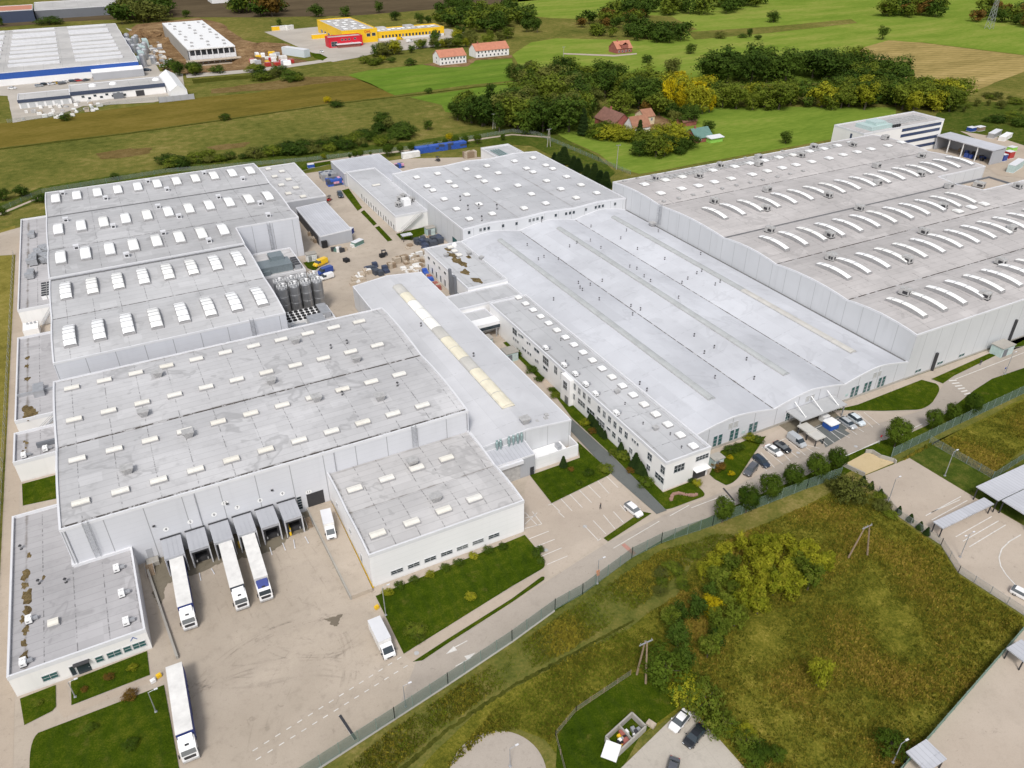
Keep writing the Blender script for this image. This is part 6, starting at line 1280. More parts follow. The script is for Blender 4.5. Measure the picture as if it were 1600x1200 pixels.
nl = box_hall('workshop_building', 'low pale garage wing with navy fascia, left end of the workshop', 'workshop', (-40.5,570,-11.8,590), 5.2, 'clad_white', 'roof_far', .4)
b = MB(); b.box(-40.7,569.7,3.4,-11.9,569.95,5.25); b.build('fascia', M['navy'], nl)
for i in range(6): door(nl, 's', -38+4.6*i, .1, 3.4, 2.9, 570, 'frame', 'garage_door', False)
gable_house('tent_hall', 'tall white tent hall at the right end of the navy workshop', 'tent', 44,549,54,606,5.2,8.4,'y','white','white',[],.1)
ft = thing('fence_wall', 'grey boundary fence in front of the white tent hall', 'fence', (45,546,0)); b = MB(); b.box(36,545.8,.05,57,546.1,3.2); b.build('panel', M['clad_grey'], ft)
for i in range(6): b = MB(); b.box(36+i*4.2,545.6,0,36.25+i*4.2,545.75,3.4); b.build('post', M['steel'], ft)
dk = box_hall('warehouse', 'long dark grey warehouse at the top left edge', 'warehouse', (-30,996,54,1070), 9, 'clad_dark', 'roof_far', .5)
dk2 = box_hall('warehouse', 'navy fronted building beside the long dark warehouse, top left', 'warehouse', (-62,985,-31,1030), 11, 'navy', 'roof_red', .5)
fw = box_hall('warehouse', 'white warehouse roof at the very top left between the fields', 'warehouse', (150,1040,215,1070), 5, 'white', 'roof_far', .4)
rnd = random.Random(5)
k6 = lambda x, y: P2(x/6.667, y/6.667)
for lab, q, mat, L in (('red container in the blue banded factory yard',(550,800),'car_red',12),('green container, brightest in the factory yard',(710,770),'lime',12),('dark green container right of the bright green one',(800,762),'roof_green',9),('blue grey container among the parked cars, far left',(560,835),'navy',12),('silver trailer at the left of the factory yard cars',(440,855),'steel',13),('white lorry trailer below the blue wall band',(225,815),'tarp_white',13)):
    p = k6(*q); trailer_box(lab, p[0], p[1], L, 2.8, 3.2, mat, .05, group='containers in the far factory yard')
ci = 0
for q, c in (((410,905),'car_silver'),((470,890),'car_black'),((540,885),'car_white'),((590,875),'car_yellow'),((650,880),'car_grey'),((680,865),'car_white'),((760,855),'car_navy'),((820,850),'car_red'),((900,845),'car_grey'),((980,800),'car_silver'),((1010,820),'car_navy'),((130,930),'car_white'),((1230,800),'car_grey'),((1540,740),'car_navy')):
    p = k6(*q); ci += 1
    car('%s car, number %d from the left in the crowded far factory yard' % (c[4:], ci), c, ('sedan','wagon','suv')[ci % 3], (p[0], p[1], .12), rnd.uniform(-.6,.6), 'cars in the far factory yard', 5.2)
# wrapped goods and debris heaps outside the workshop
def heap(name, label, cat, poly_px, n, mats, hmin, hmax, smin, smax, seed, z=.1, group=None):
    """a laid-out store of individual goods packed in one pile"""
    rr = random.Random(seed); w = [P2(*p) for p in poly_px]; xs = [p[0] for p in w]; ys = [p[1] for p in w]
    def inside(x, y):
        c = False
        for i in range(len(w)):
            (xa, ya), (xb, yb) = w[i], w[i-1]
            if (ya > y) != (yb > y) and x < (xb-xa)*(y-ya)/(yb-ya)+xa: c = not c
        return c
    out = []; k = 0
    while len(out) < n and k < 4000:
        k += 1; x, y = rr.uniform(min(xs), max(xs)), rr.uniform(min(ys), max(ys))
        if inside(x, y): out.append((x, y))
    out.sort(key=lambda q: pxof((q[0], q[1], 0)))
    for i, (x, y) in enumerate(out):
        sx, sy, h = rr.uniform(smin, smax), rr.uniform(smin, smax), rr.uniform(hmin, hmax); b = MB(); a = rr.uniform(-.2, .2)
        m = rr.choice(mats); b.obox((x,y), (sx/2,sy/2), a, z, z+h*.92); b.obox((x,y), (sx*.42,sy*.42), a, z+h*.92, z+h); b.obox((x+.05,y-.05), (sx*.53,sy*.53), a, z+.0, z+.14)
        tag(b.build(name, M[m]), '%s %s from the left %s' % (ORD[i], label[0], label[1]), cat, group)
heap('wrapped_pallet', ('wrapped pallet load','before the navy fascia workshop'), 'pallet', [(48,172),(108,160),(170,160),(140,178),(95,186),(30,190),(22,188)], 46, ['tarp_white','tarp_white','white','pallet','vent'], .7, 1.8, 1.2, 2.6, 6, .12, 'wrapped pallets in front of the workshop')
heap('building_material', ('stack of building material','on the brown construction ground'), 'material stack', [(218,66),(250,70),(262,90),(284,110),(262,112),(240,100)], 48, ['pallet','tarp_white','vent','roof_orange','steel'], .6, 2.0, 1.5, 5, 7, .12, 'building material on the construction site')
heap('site_container', ('site cabin or machine','right of the new white hall'), 'site cabin', [(385,92),(400,84),(440,88),(470,95),(440,104),(400,104)], 24, ['tarp_white','white','strongyellow','clad_grey','car_red'], 2.4, 2.8, 2.6, 6, 9, .14, 'site cabins beside the new hall')
p = P2(463,87); trailer_box('long pale blue site cabin row at the construction ground corner', p[0], p[1], 26, 6, 5.5, 'car_pale', -1.1)
def mound(name, label, px, r, h, mat, seed):
    c = P(*px); b = MB(); rr = random.Random(seed); k = 16; rings = 5; n0 = len(b.v)
    for j in range(rings):
        t = j/(rings-1)
        for i in range(k): a = 2*math.pi*i/k; q = r*(1-t)*rr.uniform(.8,1.2); b.v.append((c.x+q*math.cos(a)*1.6, c.y+q*math.sin(a), h*(1-(1-t)**2)*rr.uniform(.8,1.1)))
    for j in range(rings-1):
        for i in range(k): b.f.append((n0+j*k+i, n0+j*k+(i+1) % k, n0+(j+1)*k+(i+1) % k, n0+(j+1)*k+i)); b.m.append(0)
    return tag(b.build(name, M[mat]), label, 'soil heap')
for i, (px, r) in enumerate((((225,52),12),((240,56),10),((230,72),9),((268,64),7),((372,84),12),((388,96),10),((408,74),14),((430,80),12))): mound('soil_heap', '%s brown earth heap on the construction ground around the new hall' % ('first','second','third','fourth','fifth','sixth','seventh','eighth')[i], px, r, 3.5, 'soil', i)
# white office block behind the great hall
of = box_hall('office_block', 'white four storey office block with dark window bands behind the huge hall', 'office building', (314.5,251,370,269), 14.2, 'render', 'roof_big', .5)
for z in (2.2,5.6,9.0,12.0-.3):
    for i in range(9): window(of, 's', 342+3.1*i, z, 2.9, 1.25, 251, 1, 1, 'navy', 'glass_blue')
window(of, 'w', 258, 10.4, .9, 2.0, 314.5, 1, 1, 'navy', 'glass_blue'); b = MB(); b.box(322,253.5,13.7,336,263,15.4); b.box(326,255,15.4,333,261,16.8); b.build('roof_plant', M['teal'], of)
b = MB(); [b.box(337+i*2.2,256+j*2.4,13.75,338.9+i*2.2,257.6+j*2.4,14.0) for i in range(13) for j in range(4)]; b.build('roof_panel_row', M['vent'], of)
b = MB(); [b.box(336+i*1.4,252.5,13.7,336.6+i*1.4,253.6,15.0) for i in range(4)]; b.build('vent_cowl', M['darkmetal'], of)
# open storage shed
os_ = thing('open_shed', 'open fronted grey shed with four bays beside the white office block', 'shed', (371,235,0))
b = MB(); b.prism([(366,219.6),(376,219.6),(376,250),(366,250)], lambda p: 6.6+.04*(p[0]-366), lambda p: 7.0+.04*(p[0]-366), bottom=True); b.build('roof', M['roof_tin'], os_)
b = MB(); b.box(375.6,220.2,0,375.9,249.8,6.5); b.box(366.3,219.8,0,375.6,220.1,6.5); b.box(366.3,249.6,0,375.5,249.9,6.5); b.build('wall', M['clad_grey'], os_)
for y in (227.5,235,242.5): b = MB(); b.box(366.3,y-.2,0,366.7,y+.2,6.6); b.build('post', M['white'], os_)
heap('stored_goods', ('stored barrel or machine','in the open fronted shed'), 'stored goods', [(1480,238),(1530,254),(1545,250),(1500,236)], 10, ['car_blue','yellow','darkmetal','wood'], .8, 2, 1, 2.2, 15, .05, 'goods in the open shed')
for lab, px, mat, L, h in (('white tank at the end of the open shed',(1556,253),'tarp_white',3,3),('blue container beside the white tank',(1565,251),'car_blue',3,3),('red inflatable shape right of the blue container',(1575,247),'car_red',4,3.2),('long grey green container at the right edge',(1585,265),'teal',14,3.4),('lime green goods stack behind the red shape',(1580,236),'lime',4,2),('grey tarpaulin pile in the junk yard behind the shed',(1553,213),'steel',12,2.4),('pale pipe stack in the junk yard behind the shed',(1570,217),'tarp_white',12,2),('blue goods at the far corner of the junk yard',(1517,205),'car_blue',4,2),('dark timber pile in the junk yard behind the shed',(1530,204),'wood',5,2)):
    p = P2(*px); trailer_box(lab, p[0], p[1], L, 3, h, mat, .3 if L > 5 else 0, 'goods', 'goods')
# bottom right neighbours: canopies and flat carport
def canopy(label, x0, y0, x1, y1, h, t=.25, posts=True, rm='roof_tin', name='carport', cat='carport'):
    r = thing(name, label, cat, ((x0+x1)/2,(y0+y1)/2,0)); b = MB(); b.box(x0,y0,h,x1,y1,h+t); b.build('roof', M[rm], r)
    if posts:
        for x in (x0+.3,x1-.3):
            for y in (y0+.3,y1-.3): b = MB(); b.box(x-.1,y-.1,0,x+.1,y+.1,h); b.build('post', M['darkmetal'], r)
    return r
canopy('large white roofed carport hall at the right edge, upper panel', 146.3,63.1,166,68.2,3.4); canopy('white roofed carport hall at the right edge, lower panel', 147.2,56.5,167,62.9,3.3)
canopy('long narrow white shelter roof in the neighbour car park', 129.8,63.3,145.6,65.6,2.6)
p = P2(1590,1032); canopy('small white roofed smoking shelter behind the green fence', p[0]-2,p[1]-1.6,p[0]+2,p[1]+1.6,2.4); p = P2(1440,1196); canopy('white shelter roof at the bottom edge by the green fence', p[0]-2.2,p[1]-1.8,p[0]+2.2,p[1]+1.8,2.4)
# ---------------------------------------------------------------- fences, lamps, poles
def fence(label, pts, h, post_every, mat='fence', wires=True, posts='post_green', cat='fence', name='fence'):
    r = thing(name, label, cat, (*pts[0], 0)); mesh = MB(); po = MB()
    for a, c in zip(pts[:-1], pts[1:]):
        A, B = Vector((*a,0)), Vector((*c,0)); L = (B-A).length; d = (B-A)/L; n = Vector((-d.y,d.x,0))*.012
        mesh.quad((A.x,A.y,.05),(B.x,B.y,.05),(B.x,B.y,h),(A.x,A.y,h))
        k = max(1, int(L/post_every))
        for i in range(k+1): q = A.lerp(B, i/k); po.box(q.x-.05,q.y-.05,0,q.x+.05,q.y+.05,h+.12)
        if wires:
            for z in (.15, h-.03): po.tube((A.x,A.y,z),(B.x,B.y,z),.02,k=4,cap=False)
    mesh.build('wire_mesh', M[mat], r); po.build('post_row', M[posts], r); return r
fence('long green wire fence along the south side of the main road', [P2(*p) for p in [(470,1218),(617,1123),(700,1069),(800,1002),(867,953),(910,929),(987,872),(1033,849),(1113,822),(1180,795),(1260,764),(1312,746)]], 2.9, 3)
fence('green wire fence east of the sandy ramp along the road', [P2(*p) for p in [(1392,715),(1500,662),(1600,615),(1740,552)]], 2.9, 3)
fence('grey green wire fence between weeds and the neighbour verge', [P2(*p) for p in [(1452,692),(1550,748)]], 2.0, 3, 'fence_grey')
fence('green wire fence from the verge corner to the right edge', [P2(*p) for p in [(1550,749),(1600,717),(1720,650)]], 2.0, 3)
fence('dark green fence between the weeds and the lower right lot', [P2(*p) for p in [(1600,984),(1410,1202),(1380,1236)]], 1.9, 3, 'fence_solid')
fence('thin wire fence on the southern edge of the neighbour car park', [P2(*p) for p in [(1372,770),(1400,805),(1470,852),(1497,895),(1600,962)]], 1.8, 3, 'fence_grey', True, 'steel')
fence('pale wire fence along the northern lane behind the works', [P2(*p) for p in [(-40,346),(0,331),(66,302),(260,270),(480,252),(640,234),(800,207),(838,211),(935,252),(985,273)]], 2.0, 5, 'fence_grey', False, 'fence_solid')
fence('old wire fence of the small lawn plot by the ditch', [P2(*p) for p in [(884,1210),(868,1150),(900,1112),(985,1055)]], 1.3, 2.5, 'fence_grey', True, 'wood')
fence('low fence on the meadow side of the west path', [(-39.8,40),(-39.8,318)], 1.5, 4, 'fence_grey', True, 'steel')
fence('fence at the edge of the blue banded factory grounds', [P2(*p) for p in [(12,192),(92,182),(172,164),(290,151)]], 2.0, 8, 'fence_grey', True, 'steel')
b = MB(); q = [P2(*p) for p in [(1315,745),(1350,760)]]
def lowwall(label, px, h, t=.3, mat='concrete', z=0.0):
    r = [P2(*p) for p in px]; b = MB()
    for a, c in zip(r[:-1], r[1:]):
        A, B = Vector((*a,0)), Vector((*c,0)); b.obox(((a[0]+c[0])/2,(a[1]+c[1])/2), ((B-A).length/2+.05, t/2), math.atan2(B.y-A.y,B.x-A.x), z, z+h)
    return tag(b.build('wall', M[mat]), label, 'wall')
lowwall('low white wall left of the sandy ramp', [(1316,728),(1350,744)], 1.0); lowwall('low curved white wall right of the sandy ramp', [(1352,708),(1362,708),(1375,716),(1396,722),(1399,725)], 1.0)
lowwall('white kerb wall beside the neighbour car park shrubs', [(1352,746),(1376,772),(1400,800)], .35, 1.4, 'path')
def lamp_post(label, foot, top, heads=1, ang=None, group='street lamps', hh=None):
    p = P(*foot); h = hh or Hpx(*foot, top); r = thing('street_lamp', label, 'street lamp', (p.x,p.y,0), ang if ang is not None else 0, group)
    b = MB(); b.tube((0,0,0),(0,0,h),.11,.06,k=8); b.box(-.2,-.2,0,.2,.2,.25); b.build('pole', M['steel'], r, world=False)
    for s in ((1,),(1,-1))[heads-1]: 
        b = MB(); b.tube((0,0,h-.05),(s*1.1,0,h+.15),.04,k=6); b.build('arm', M['steel'], r, world=False)
        b = MB(); b.box(s*.9,-.13,h+.1,s*1.45,.13,h+.2); b.build('lamp_head', M['trim'], r, world=False)
    return r
lamp_post('tall grey street lamp on the verge beside the sandy ramp lot', (1476,744), 706, 1); lamp_post('grey street lamp in the neighbour car park by the shrubs', (1386,790), 748, 1)
lamp_post('grey street lamp beside the long white shelter', (1500,871), 835, 2); lamp_post('street lamp at the bottom right with bright lamp head', (1395,1192), 1162, 1)
lamp_post('thin grey pole on the west lawn edge before the office', (118,1090), 1066, 1); lamp_post('dark grey pole on the lawn left of the lorry yard', (244,1113), 1082, 1)
lamp_post('thin lamp post at the left corner of the front lawn', (603,962), 918, 1); lamp_post('lamp post on the yard edge near the drain channel', (634,1105), 1072, 1)
lamp_post('lamp post with orange sign by the road bend', (933,912), 875, 1); lamp_post('lamp post near the crossing below the great hall', (1570,585), 552, 1)
lamp_post('small lamp at the bottom edge by the turning circle', (797,1198), 1170, 1)
r_ = [o for o in bpy.data.objects if o.get('label') == 'lamp post with orange sign by the road bend'][0]
b = MB(); b.box(-.3,-.06,2.2,.3,.06,2.9); b.box(-.3,-.06,3.0,.3,.06,3.6); b.build('sign', plain('orange sign', (.6,.25,.12), .5), r_, world=False)
def signpost(label, px, h=2.4, col='red'):
    p = P(*px); r = thing('road_sign', label, 'road sign', (p.x,p.y,0)); b = MB(); b.tube((0,0,0),(0,0,h),.04,k=6); b.build('post', M['steel'], r, world=False)
    b = MB(); b.tube((0,-.05,h),(0,-.08,h),.32,k=14); b.build('sign_plate', M[col], r, world=False)
signpost('small round red sign beside the big round tree at the road', (1373,694)); signpost('round sign on the pole near the zebra crossing', (1566,588), 2.6, 'blue')
def aframe(label, foot1, foot2, top, cat='power pole', arm=True, spread=True):
    a = P(*foot1); c = P(*foot2); h = Hpx(*foot1, top); m = (a+c)/2; r = thing('power_pole', label, cat, (m.x,m.y,0)); 
    t = Vector((a.x+(m.x-a.x)*.8, a.y+(m.y-a.y)*.8, h)); d = [(a, t), (c, Vector((c.x+(m.x-c.x)*.8, c.y+(m.y-c.y)*.8, h)))]
    for p, q in (d if spread else d[:1]): b = MB(); b.tube((p.x,p.y,0), tuple(q), .2,.13,k=8); b.build('leg', M['wood' if cat != 'concrete pole' else 'concrete'], r)
    if arm:
        b = MB(); b.box(m.x-1.3,m.y-.08,h-.3,m.x+1.3,m.y+.08,h-.12); [b.tube((m.x+k*1.1,m.y,h-.12),(m.x+k*1.1,m.y,h+.25),.06,k=6) for k in (-1,0,1)]; b.build('crossarm', M['steel'], r)
    return r
aframe('wooden double power pole on the lawn plot by the ditch', (1009,1068), (995,1054), 1010)
aframe('leaning wooden double pole with struts in the weeds', (1355,868), (1325,872), 820)
aframe('pale concrete power pole at the fence behind the great hall', (963,265), (965,266), 226, 'concrete pole', True, False)
aframe('double concrete power pole at the pasture corner', (855,230), (860,229), 202, 'concrete pole')
aframe('double concrete pole beside the dark trees north of the lane', (770,202), (774,201), 178, 'concrete pole')
aframe('thin single pole standing alone in the far pasture', (880,92), (881,92), 73, 'concrete pole', True, False)
pp = thing('pylon', 'tall steel lattice pylon in front of dark trees at the top right', 'pylon', tuple(P(1545,45)))
b = MB(); o_ = P(1545,45); Hh = 34
for sx in (-1,1):
    for sy in (-1,1): b.tube((o_.x+sx*2.6,o_.y+sy*2.6,0),(o_.x+sx*.4,o_.y+sy*.4,Hh),.16,k=4)
for i in range(9):
    t0, t1 = i/9, (i+1)/9; w0, w1 = 2.6-2.2*t0, 2.6-2.2*t1
    for s in (-1,1): b.tube((o_.x-w0,o_.y+s*w0,Hh*t0),(o_.x+w1,o_.y+s*w1,Hh*t1),.09,k=4); b.tube((o_.x+s*w0,o_.y-w0,Hh*t0),(o_.x+s*w1,o_.y+w1,Hh*t1),.09,k=4)
b.build('lattice', M['steel'], pp); b = MB(); [b.box(o_.x-5,o_.y-.15,z,o_.x+5,o_.y+.15,z+.3) for z in (24,28,32)]; b.build('crossarm', M['steel'], pp)
# ---------------------------------------------------------------- trees and shrubs: trunk with limbs, crown of leaf clumps
def crown_mesh(name, mat, lobes, n, leaf, seed, squash=1.0, inner=.45):
    rr = random.Random(seed); V = []; F = []; tot = sum(l[3]**2 for l in lobes)
    for (cx, cy, cz, R_) in lobes:
        k = int(n*R_*R_/tot); cl = max(6, k//9)
        for _ in range(cl):
            u = Vector((rr.gauss(0,1), rr.gauss(0,1), rr.gauss(0.15,1))).normalized()
            rad = R_*(inner+(1-inner)*rr.random()**.5)*rr.uniform(.88,1.12)
            c0 = Vector((cx,cy,cz))+Vector((u.x*rad, u.y*rad, u.z*rad*squash)); sp = leaf*1.5
            for _ in range(9):
                c = c0+Vector((rr.gauss(0,sp), rr.gauss(0,sp), rr.gauss(0,sp*.7)))
                nr = (u*1.35+Vector((rr.gauss(0,.38), rr.gauss(0,.38), rr.gauss(.35,.38)))).normalized()
                a = nr.orthogonal().normalized(); b_ = nr.cross(a); t = rr.uniform(0,6.28); s = leaf*rr.uniform(.45,1.6)
                p = (a*math.cos(t)+b_*math.sin(t))*s; q = (b_*math.cos(t)-a*math.sin(t))*s*rr.uniform(.5,.9)
                m = len(V); V += [tuple(c-p), tuple(c-q*.8), tuple(c+p*.9), tuple(c+q)]; F.append((m,m+1,m+2,m+3))
    me = bpy.data.meshes.new(name); me.from_pydata(V, [], F); me.materials.append(M[mat]); me.update(); return me
def trunk_mesh(name, h, r, limbs, seed, spread=.2):
    rr = random.Random(seed); b = MB(); b.tube((0,0,-.02),(0.01,0,h*.6),r*1.3,r*.8,k=8); b.tube((.01,0,h*.6),(0,.01,h),r*.8,r*.4,k=6)
    for i in range(limbs):
        z = h*rr.uniform(.45,.85); a = 6.28*i/max(1,limbs)+rr.uniform(-.4,.4); e = (spread*math.cos(a), spread*math.sin(a), z+rr.uniform(.12,.3)); b.tube((0,0,z),e,r*.45,r*.12,k=5,cap=False)
    return mesh_of(b, name, [M['bark']])
def lob(seed, n, spread, zc, zs, r0, r1):
    rr = random.Random(seed); out = [(0,0,zc,r1)]
    for i in range(n):
        a = 6.28*i/n+rr.uniform(-.4,.4); d = spread*rr.uniform(.6,1.1); out.append((d*math.cos(a), d*math.sin(a), zc+rr.uniform(-zs,zs), rr.uniform(r0,r1*.9)))
    return out
def conifer_crown(name, mat, n, leaf, seed, R0=.2):
    rr = random.Random(seed); V = []; F = []
    for _ in range(n):
        z = rr.random()**1.4; lay = .75+.25*abs(math.sin(z*22)); r = R0*(1-z)**.9*lay*rr.uniform(.55,1.05); a = rr.uniform(0,6.28)
        c = Vector((r*math.cos(a), r*math.sin(a), .08+.92*z)); d = Vector((math.cos(a), math.sin(a), -.35)).normalized(); s = Vector((-math.sin(a), math.cos(a), 0)); L = leaf*rr.uniform(.7,1.2)
        s = (s+Vector((0,0,rr.uniform(-.6,.6)))).normalized()
        m = len(V); V += [tuple(c-d*L*.5), tuple(c+s*L*.35), tuple(c+d*L*.8), tuple(c-s*L*.35)]; F.append((m,m+1,m+2,m+3))
    me = bpy.data.meshes.new(name); me.from_pydata(V, [], F); me.materials.append(M[mat]); me.update(); return me
PROTO = {}
def proto(kind, *variants): PROTO[kind] = variants
def mk(kind, mat, nvar, lobes_fn, n, leaf, trunk, squash=1.0, inner=.45):
    PROTO[kind] = [(crown_mesh('crown', mat, lobes_fn(i), n, leaf, 100+i*7, squash, inner), trunk_mesh('trunk', trunk[0], trunk[1], trunk[2], i, trunk[3])) for i in range(nvar)]
# all prototypes are 1 m tall and scaled to size
mk('street', 'fol_round', 3, lambda i: [(0,0,.56,.40)]+lob(i, 9, .24, .56, .16, .17, .22)[1:], 9000, .018, (.5,.022,5,.15), 1.0, .72)
for nm, mt in (('dark','fol_dark'),('mid','fol_mid'),('lime','fol_lime'),('yellow','fol_yel'),('brown','fol_brown'),('grey','fol_grey')):
    mk(nm, mt, 3 if nm in ('dark','mid') else 2, lambda i: lob(i+3, 9, .25, .50, .26, .16, .28), 2600, .028, (.6,.024,6,.2), 1.1)
mk('tall', 'fol_dark', 2, lambda i: [(0,0,.3,.15),(.04,.02,.5,.17),(-.03,.03,.68,.14),(.01,-.03,.85,.10),(.07,-.05,.42,.12),(-.08,.0,.55,.12)], 2000, .026, (.8,.02,5,.1), 1.1)
for nm, mt in (('bush_dark','fol_dark'),('bush_mid','fol_mid'),('bush_lime','fol_lime'),('bush_yellow','fol_yel'),('bush_grey','fol_grey'),('bush_green','fol_round'),('bush_brown','fol_brown')):
    mk(nm, mt, 2, lambda i: [(0,0,.46,.46)]+lob(i+9, 7, .42, .40, .18, .22, .38)[1:], 3600, .026, (.5,.03,6,.35), .9)
PROTO['conifer'] = [(conifer_crown('crown','fol_con',2600,.085,i,.2), trunk_mesh('trunk',.6,.02,0,i)) for i in range(2)]
PROTO['thuja'] = [(conifer_crown('crown','fol_con',1800,.08,9,.26), trunk_mesh('trunk',.3,.02,0,3))]
trnd = random.Random(77)
NAMES = {'street':'street_tree','conifer':'conifer_tree','thuja':'thuja_tree'}
CATS = {'street':'tree','conifer':'tree','thuja':'shrub'}
def plant(kind, p, h, w, label, group=None):
    nm = NAMES.get(kind, 'shrub' if kind.startswith('bush') else 'broadleaf_tree'); cat = 'shrub' if kind.startswith('bush') else CATS.get(kind, 'tree')
    r = thing(nm, label, cat, (p[0],p[1],p[2] if len(p) > 2 else .1), trnd.uniform(0,6.28), group); cr, tk = trnd.choice(PROTO[kind])
    r.scale = (w*trnd.uniform(.86,1.14), w*trnd.uniform(.86,1.14), h) if kind != 'street' else (w, w, h)
    for me, n_ in ((tk,'stem' if cat == 'shrub' else 'trunk'),(cr,'foliage' if cat == 'shrub' else 'crown')): o = bpy.data.objects.new(n_, me); COL.objects.link(o); o.parent = r
    return r
def ptree(kind, px, top, label, wf=None, group=None, z=.1):
    h = Hpx(px[0], px[1], top); p = P(*px); base = {'conifer':1.1,'thuja':1.2,'street':.98,'tall':1.1}.get(kind, 1.25 if not kind.startswith('bush') else 1.35)
    return plant(kind, (p.x,p.y,z), h/.94, h*base*(wf or 1), label, group)
ORD = ['first','second','third','fourth','fifth','sixth','seventh','eighth','ninth','tenth','11th','12th','13th','14th','15th','16th','17th','18th','19th','20th']+['%d%s' % (i, 'st' if i % 10 == 1 else 'nd' if i % 10 == 2 else 'rd' if i % 10 == 3 else 'th') for i in range(21, 100)]
FARV, FARF, FARM = [], [], []
FARMATS = ['bark','fol_dark','fol_mid','fol_brown','fol_grey','fol_lime','fol_yel','fol_dark']
LOD = [lob(i+3, 9, .25, .50, .26, .16, .28) for i in range(4)]
def far_tree(p, h, w, kd, rr):
    mi = {'dark':1,'mid':2,'brown':3,'grey':4,'lime':5,'yellow':6,'tall':7}[kd]; n = len(FARV); me = FARLOD[rr.randrange(len(FARLOD))]; a = rr.uniform(0,6.28); ca, sa = math.cos(a)*w, math.sin(a)*w
    if kd == 'tall': ca *= .55; sa *= .55
    FARV.extend((p.x+x*ca-y*sa, p.y+x*sa+y*ca, z*h+.05) for x, y, z in me[0]); FARF.extend(tuple(n+i for i in f) for f in me[1]); FARM.extend([mi]*len(me[1]))
    m = len(FARV); FARV.extend([(p.x-.25,p.y-.25,0),(p.x+.25,p.y-.25,0),(p.x+.15,p.y,h*.6),(p.x-.15,p.y,h*.6)]); FARF.append((m,m+1,m+2,m+3)); FARM.append(0)
def cluster(px, n, kinds, h, where, group, seed, mind=.5, wf=1.0, far=False):
    """individual trees filling a surveyed stand; labelled by kind and by order from the left"""
    rr = random.Random(seed); xs = [p[0] for p in px]; ys = [p[1] for p in px]; out = []; k = 0
    def inside(x, y):
        c = False
        for i in range(len(px)):
            (xa, ya), (xb, yb) = px[i], px[i-1]
            if (ya > y) != (yb > y) and x < (xb-xa)*(y-ya)/(yb-ya)+xa: c = not c
        return c
    while len(out) < n and k < 6000:
        k += 1; x, y = rr.uniform(min(xs), max(xs)), rr.uniform(min(ys), max(ys))
        if not inside(x, y): continue
        p = P(x, y); hh = rr.uniform(*h)
        if any((p-q[1]).length < mind*min(hh, q[2]) for q in out): continue
        out.append((x, p, hh, rr.choice(kinds)))
    out.sort(key=lambda q: q[0])
    if far:
        for (x, p, hh, kd) in out: far_tree(p, hh, hh*1.3*rr.uniform(.85,1.15)*wf, kd, rr)
        return
    desc = {'dark':'dark green broadleaf tree','mid':'olive green broadleaf tree','lime':'yellow green broadleaf tree','yellow':'bright yellow tree','brown':'rusty brown tree','grey':'greyish green tree','tall':'slender dark tree','conifer':'dark conifer',
            'bush_dark':'dark green bush','bush_mid':'olive bush','bush_lime':'yellow green bush','bush_yellow':'yellow bush','bush_grey':'greyish bush','bush_green':'green bush','bush_brown':'rusty bush','thuja':'dark thuja'}
    cnt = {}
    for (x, p, hh, kd) in out:
        cnt[kd] = cnt.get(kd, 0)+1
        base = {'conifer':1.1,'tall':1.1}.get(kd, 1.3 if not kd.startswith('bush') else 1.5)
        plant(kd, (p.x,p.y,.08), hh, hh*base*rr.uniform(.85,1.15)*wf, '%s %s from the left %s' % (ORD[cnt[kd]-1], desc[kd], where), group)
FARLOD = []
for i in range(4):
    me = crown_mesh('crown', 'fol_dark', LOD[i], 520, .055, 300+i, 1.1); FARLOD.append(([tuple(v.co) for v in me.vertices], [tuple(f.vertices) for f in me.polygons])); bpy.data.meshes.remove(me)
# street trees along the main road
for i, (x, b_, t) in enumerate(((1128,816,780),(1165,801,760),(1200,783,743),(1235,764,727),(1271,751,711),(1303,737,701),(1397,699,657),(1455,672,641),(1484,660,632),(1514,650,616))):
    ptree('street', (x,b_), t, 'round clipped street tree, %s from the left along the main road' % ORD[i], (.84 if i != 6 else .92), 'street trees along the main road')
for i, (x, b_, t) in enumerate(((547,248,241),(555,247,235),(564,247,234),(579,243,237),(607,245,224),(626,240,226),(643,237.5,223),(681,231,221),(696,229,217),(712,227,212),(727,226,212),(746,225,209),(786,220,210))):
    ptree('street', (x,b_), t, 'small dark lane tree, %s from the left behind the works' % ORD[i], 1.0, 'lane trees behind the works')
ptree('yellow', (702.5,222), 208, 'yellow young tree in the row behind the blue crates'); ptree('lime', (506,249), 240, 'yellow green small tree beside the lane behind the factory halls')
for i, (x, b_, t) in enumerate(((866,250,239),(873,254,239),(881,256,231),(896,263,245),(903,268,249),(917,278,258),(928,284,257),(937,290,268),(946,294,270))):
    ptree('conifer', (x,b_), t, 'dark conifer, %s from the left along the side of the back hall' % ORD[i], 1.9, 'conifers beside the back hall')
# stands and groves
cluster([(690,190),(780,207),(870,212),(915,198),(940,160),(925,128),(860,120),(820,142),(800,178),(740,180)], 62, ['dark','dark','mid','tall','grey'], (11,20), 'in the grove left of the farm', 'trees in the grove left of the farm', 1, .42)
cluster([(930,152),(985,172),(1030,180),(1036,164),(1010,142),(960,128),(930,130)], 22, ['dark','mid','dark'], (12,18), 'in the grove behind the farm', 'trees in the grove behind the farm', 2, .4)
cluster([(1030,166),(1070,170),(1104,166),(1104,152),(1060,150),(1032,152)], 9, ['yellow','lime','lime'], (13,17), 'in the yellow stand behind the farm', 'yellow trees behind the farm', 3, .35)
cluster([(1104,172),(1200,172),(1290,171),(1420,172),(1500,176),(1498,156),(1400,146),(1360,150),(1290,158),(1180,158),(1104,160)], 62, ['mid','mid','dark','lime','mid'], (11,16), 'in the wood behind the pasture', 'trees in the wood behind the pasture', 4, .4)
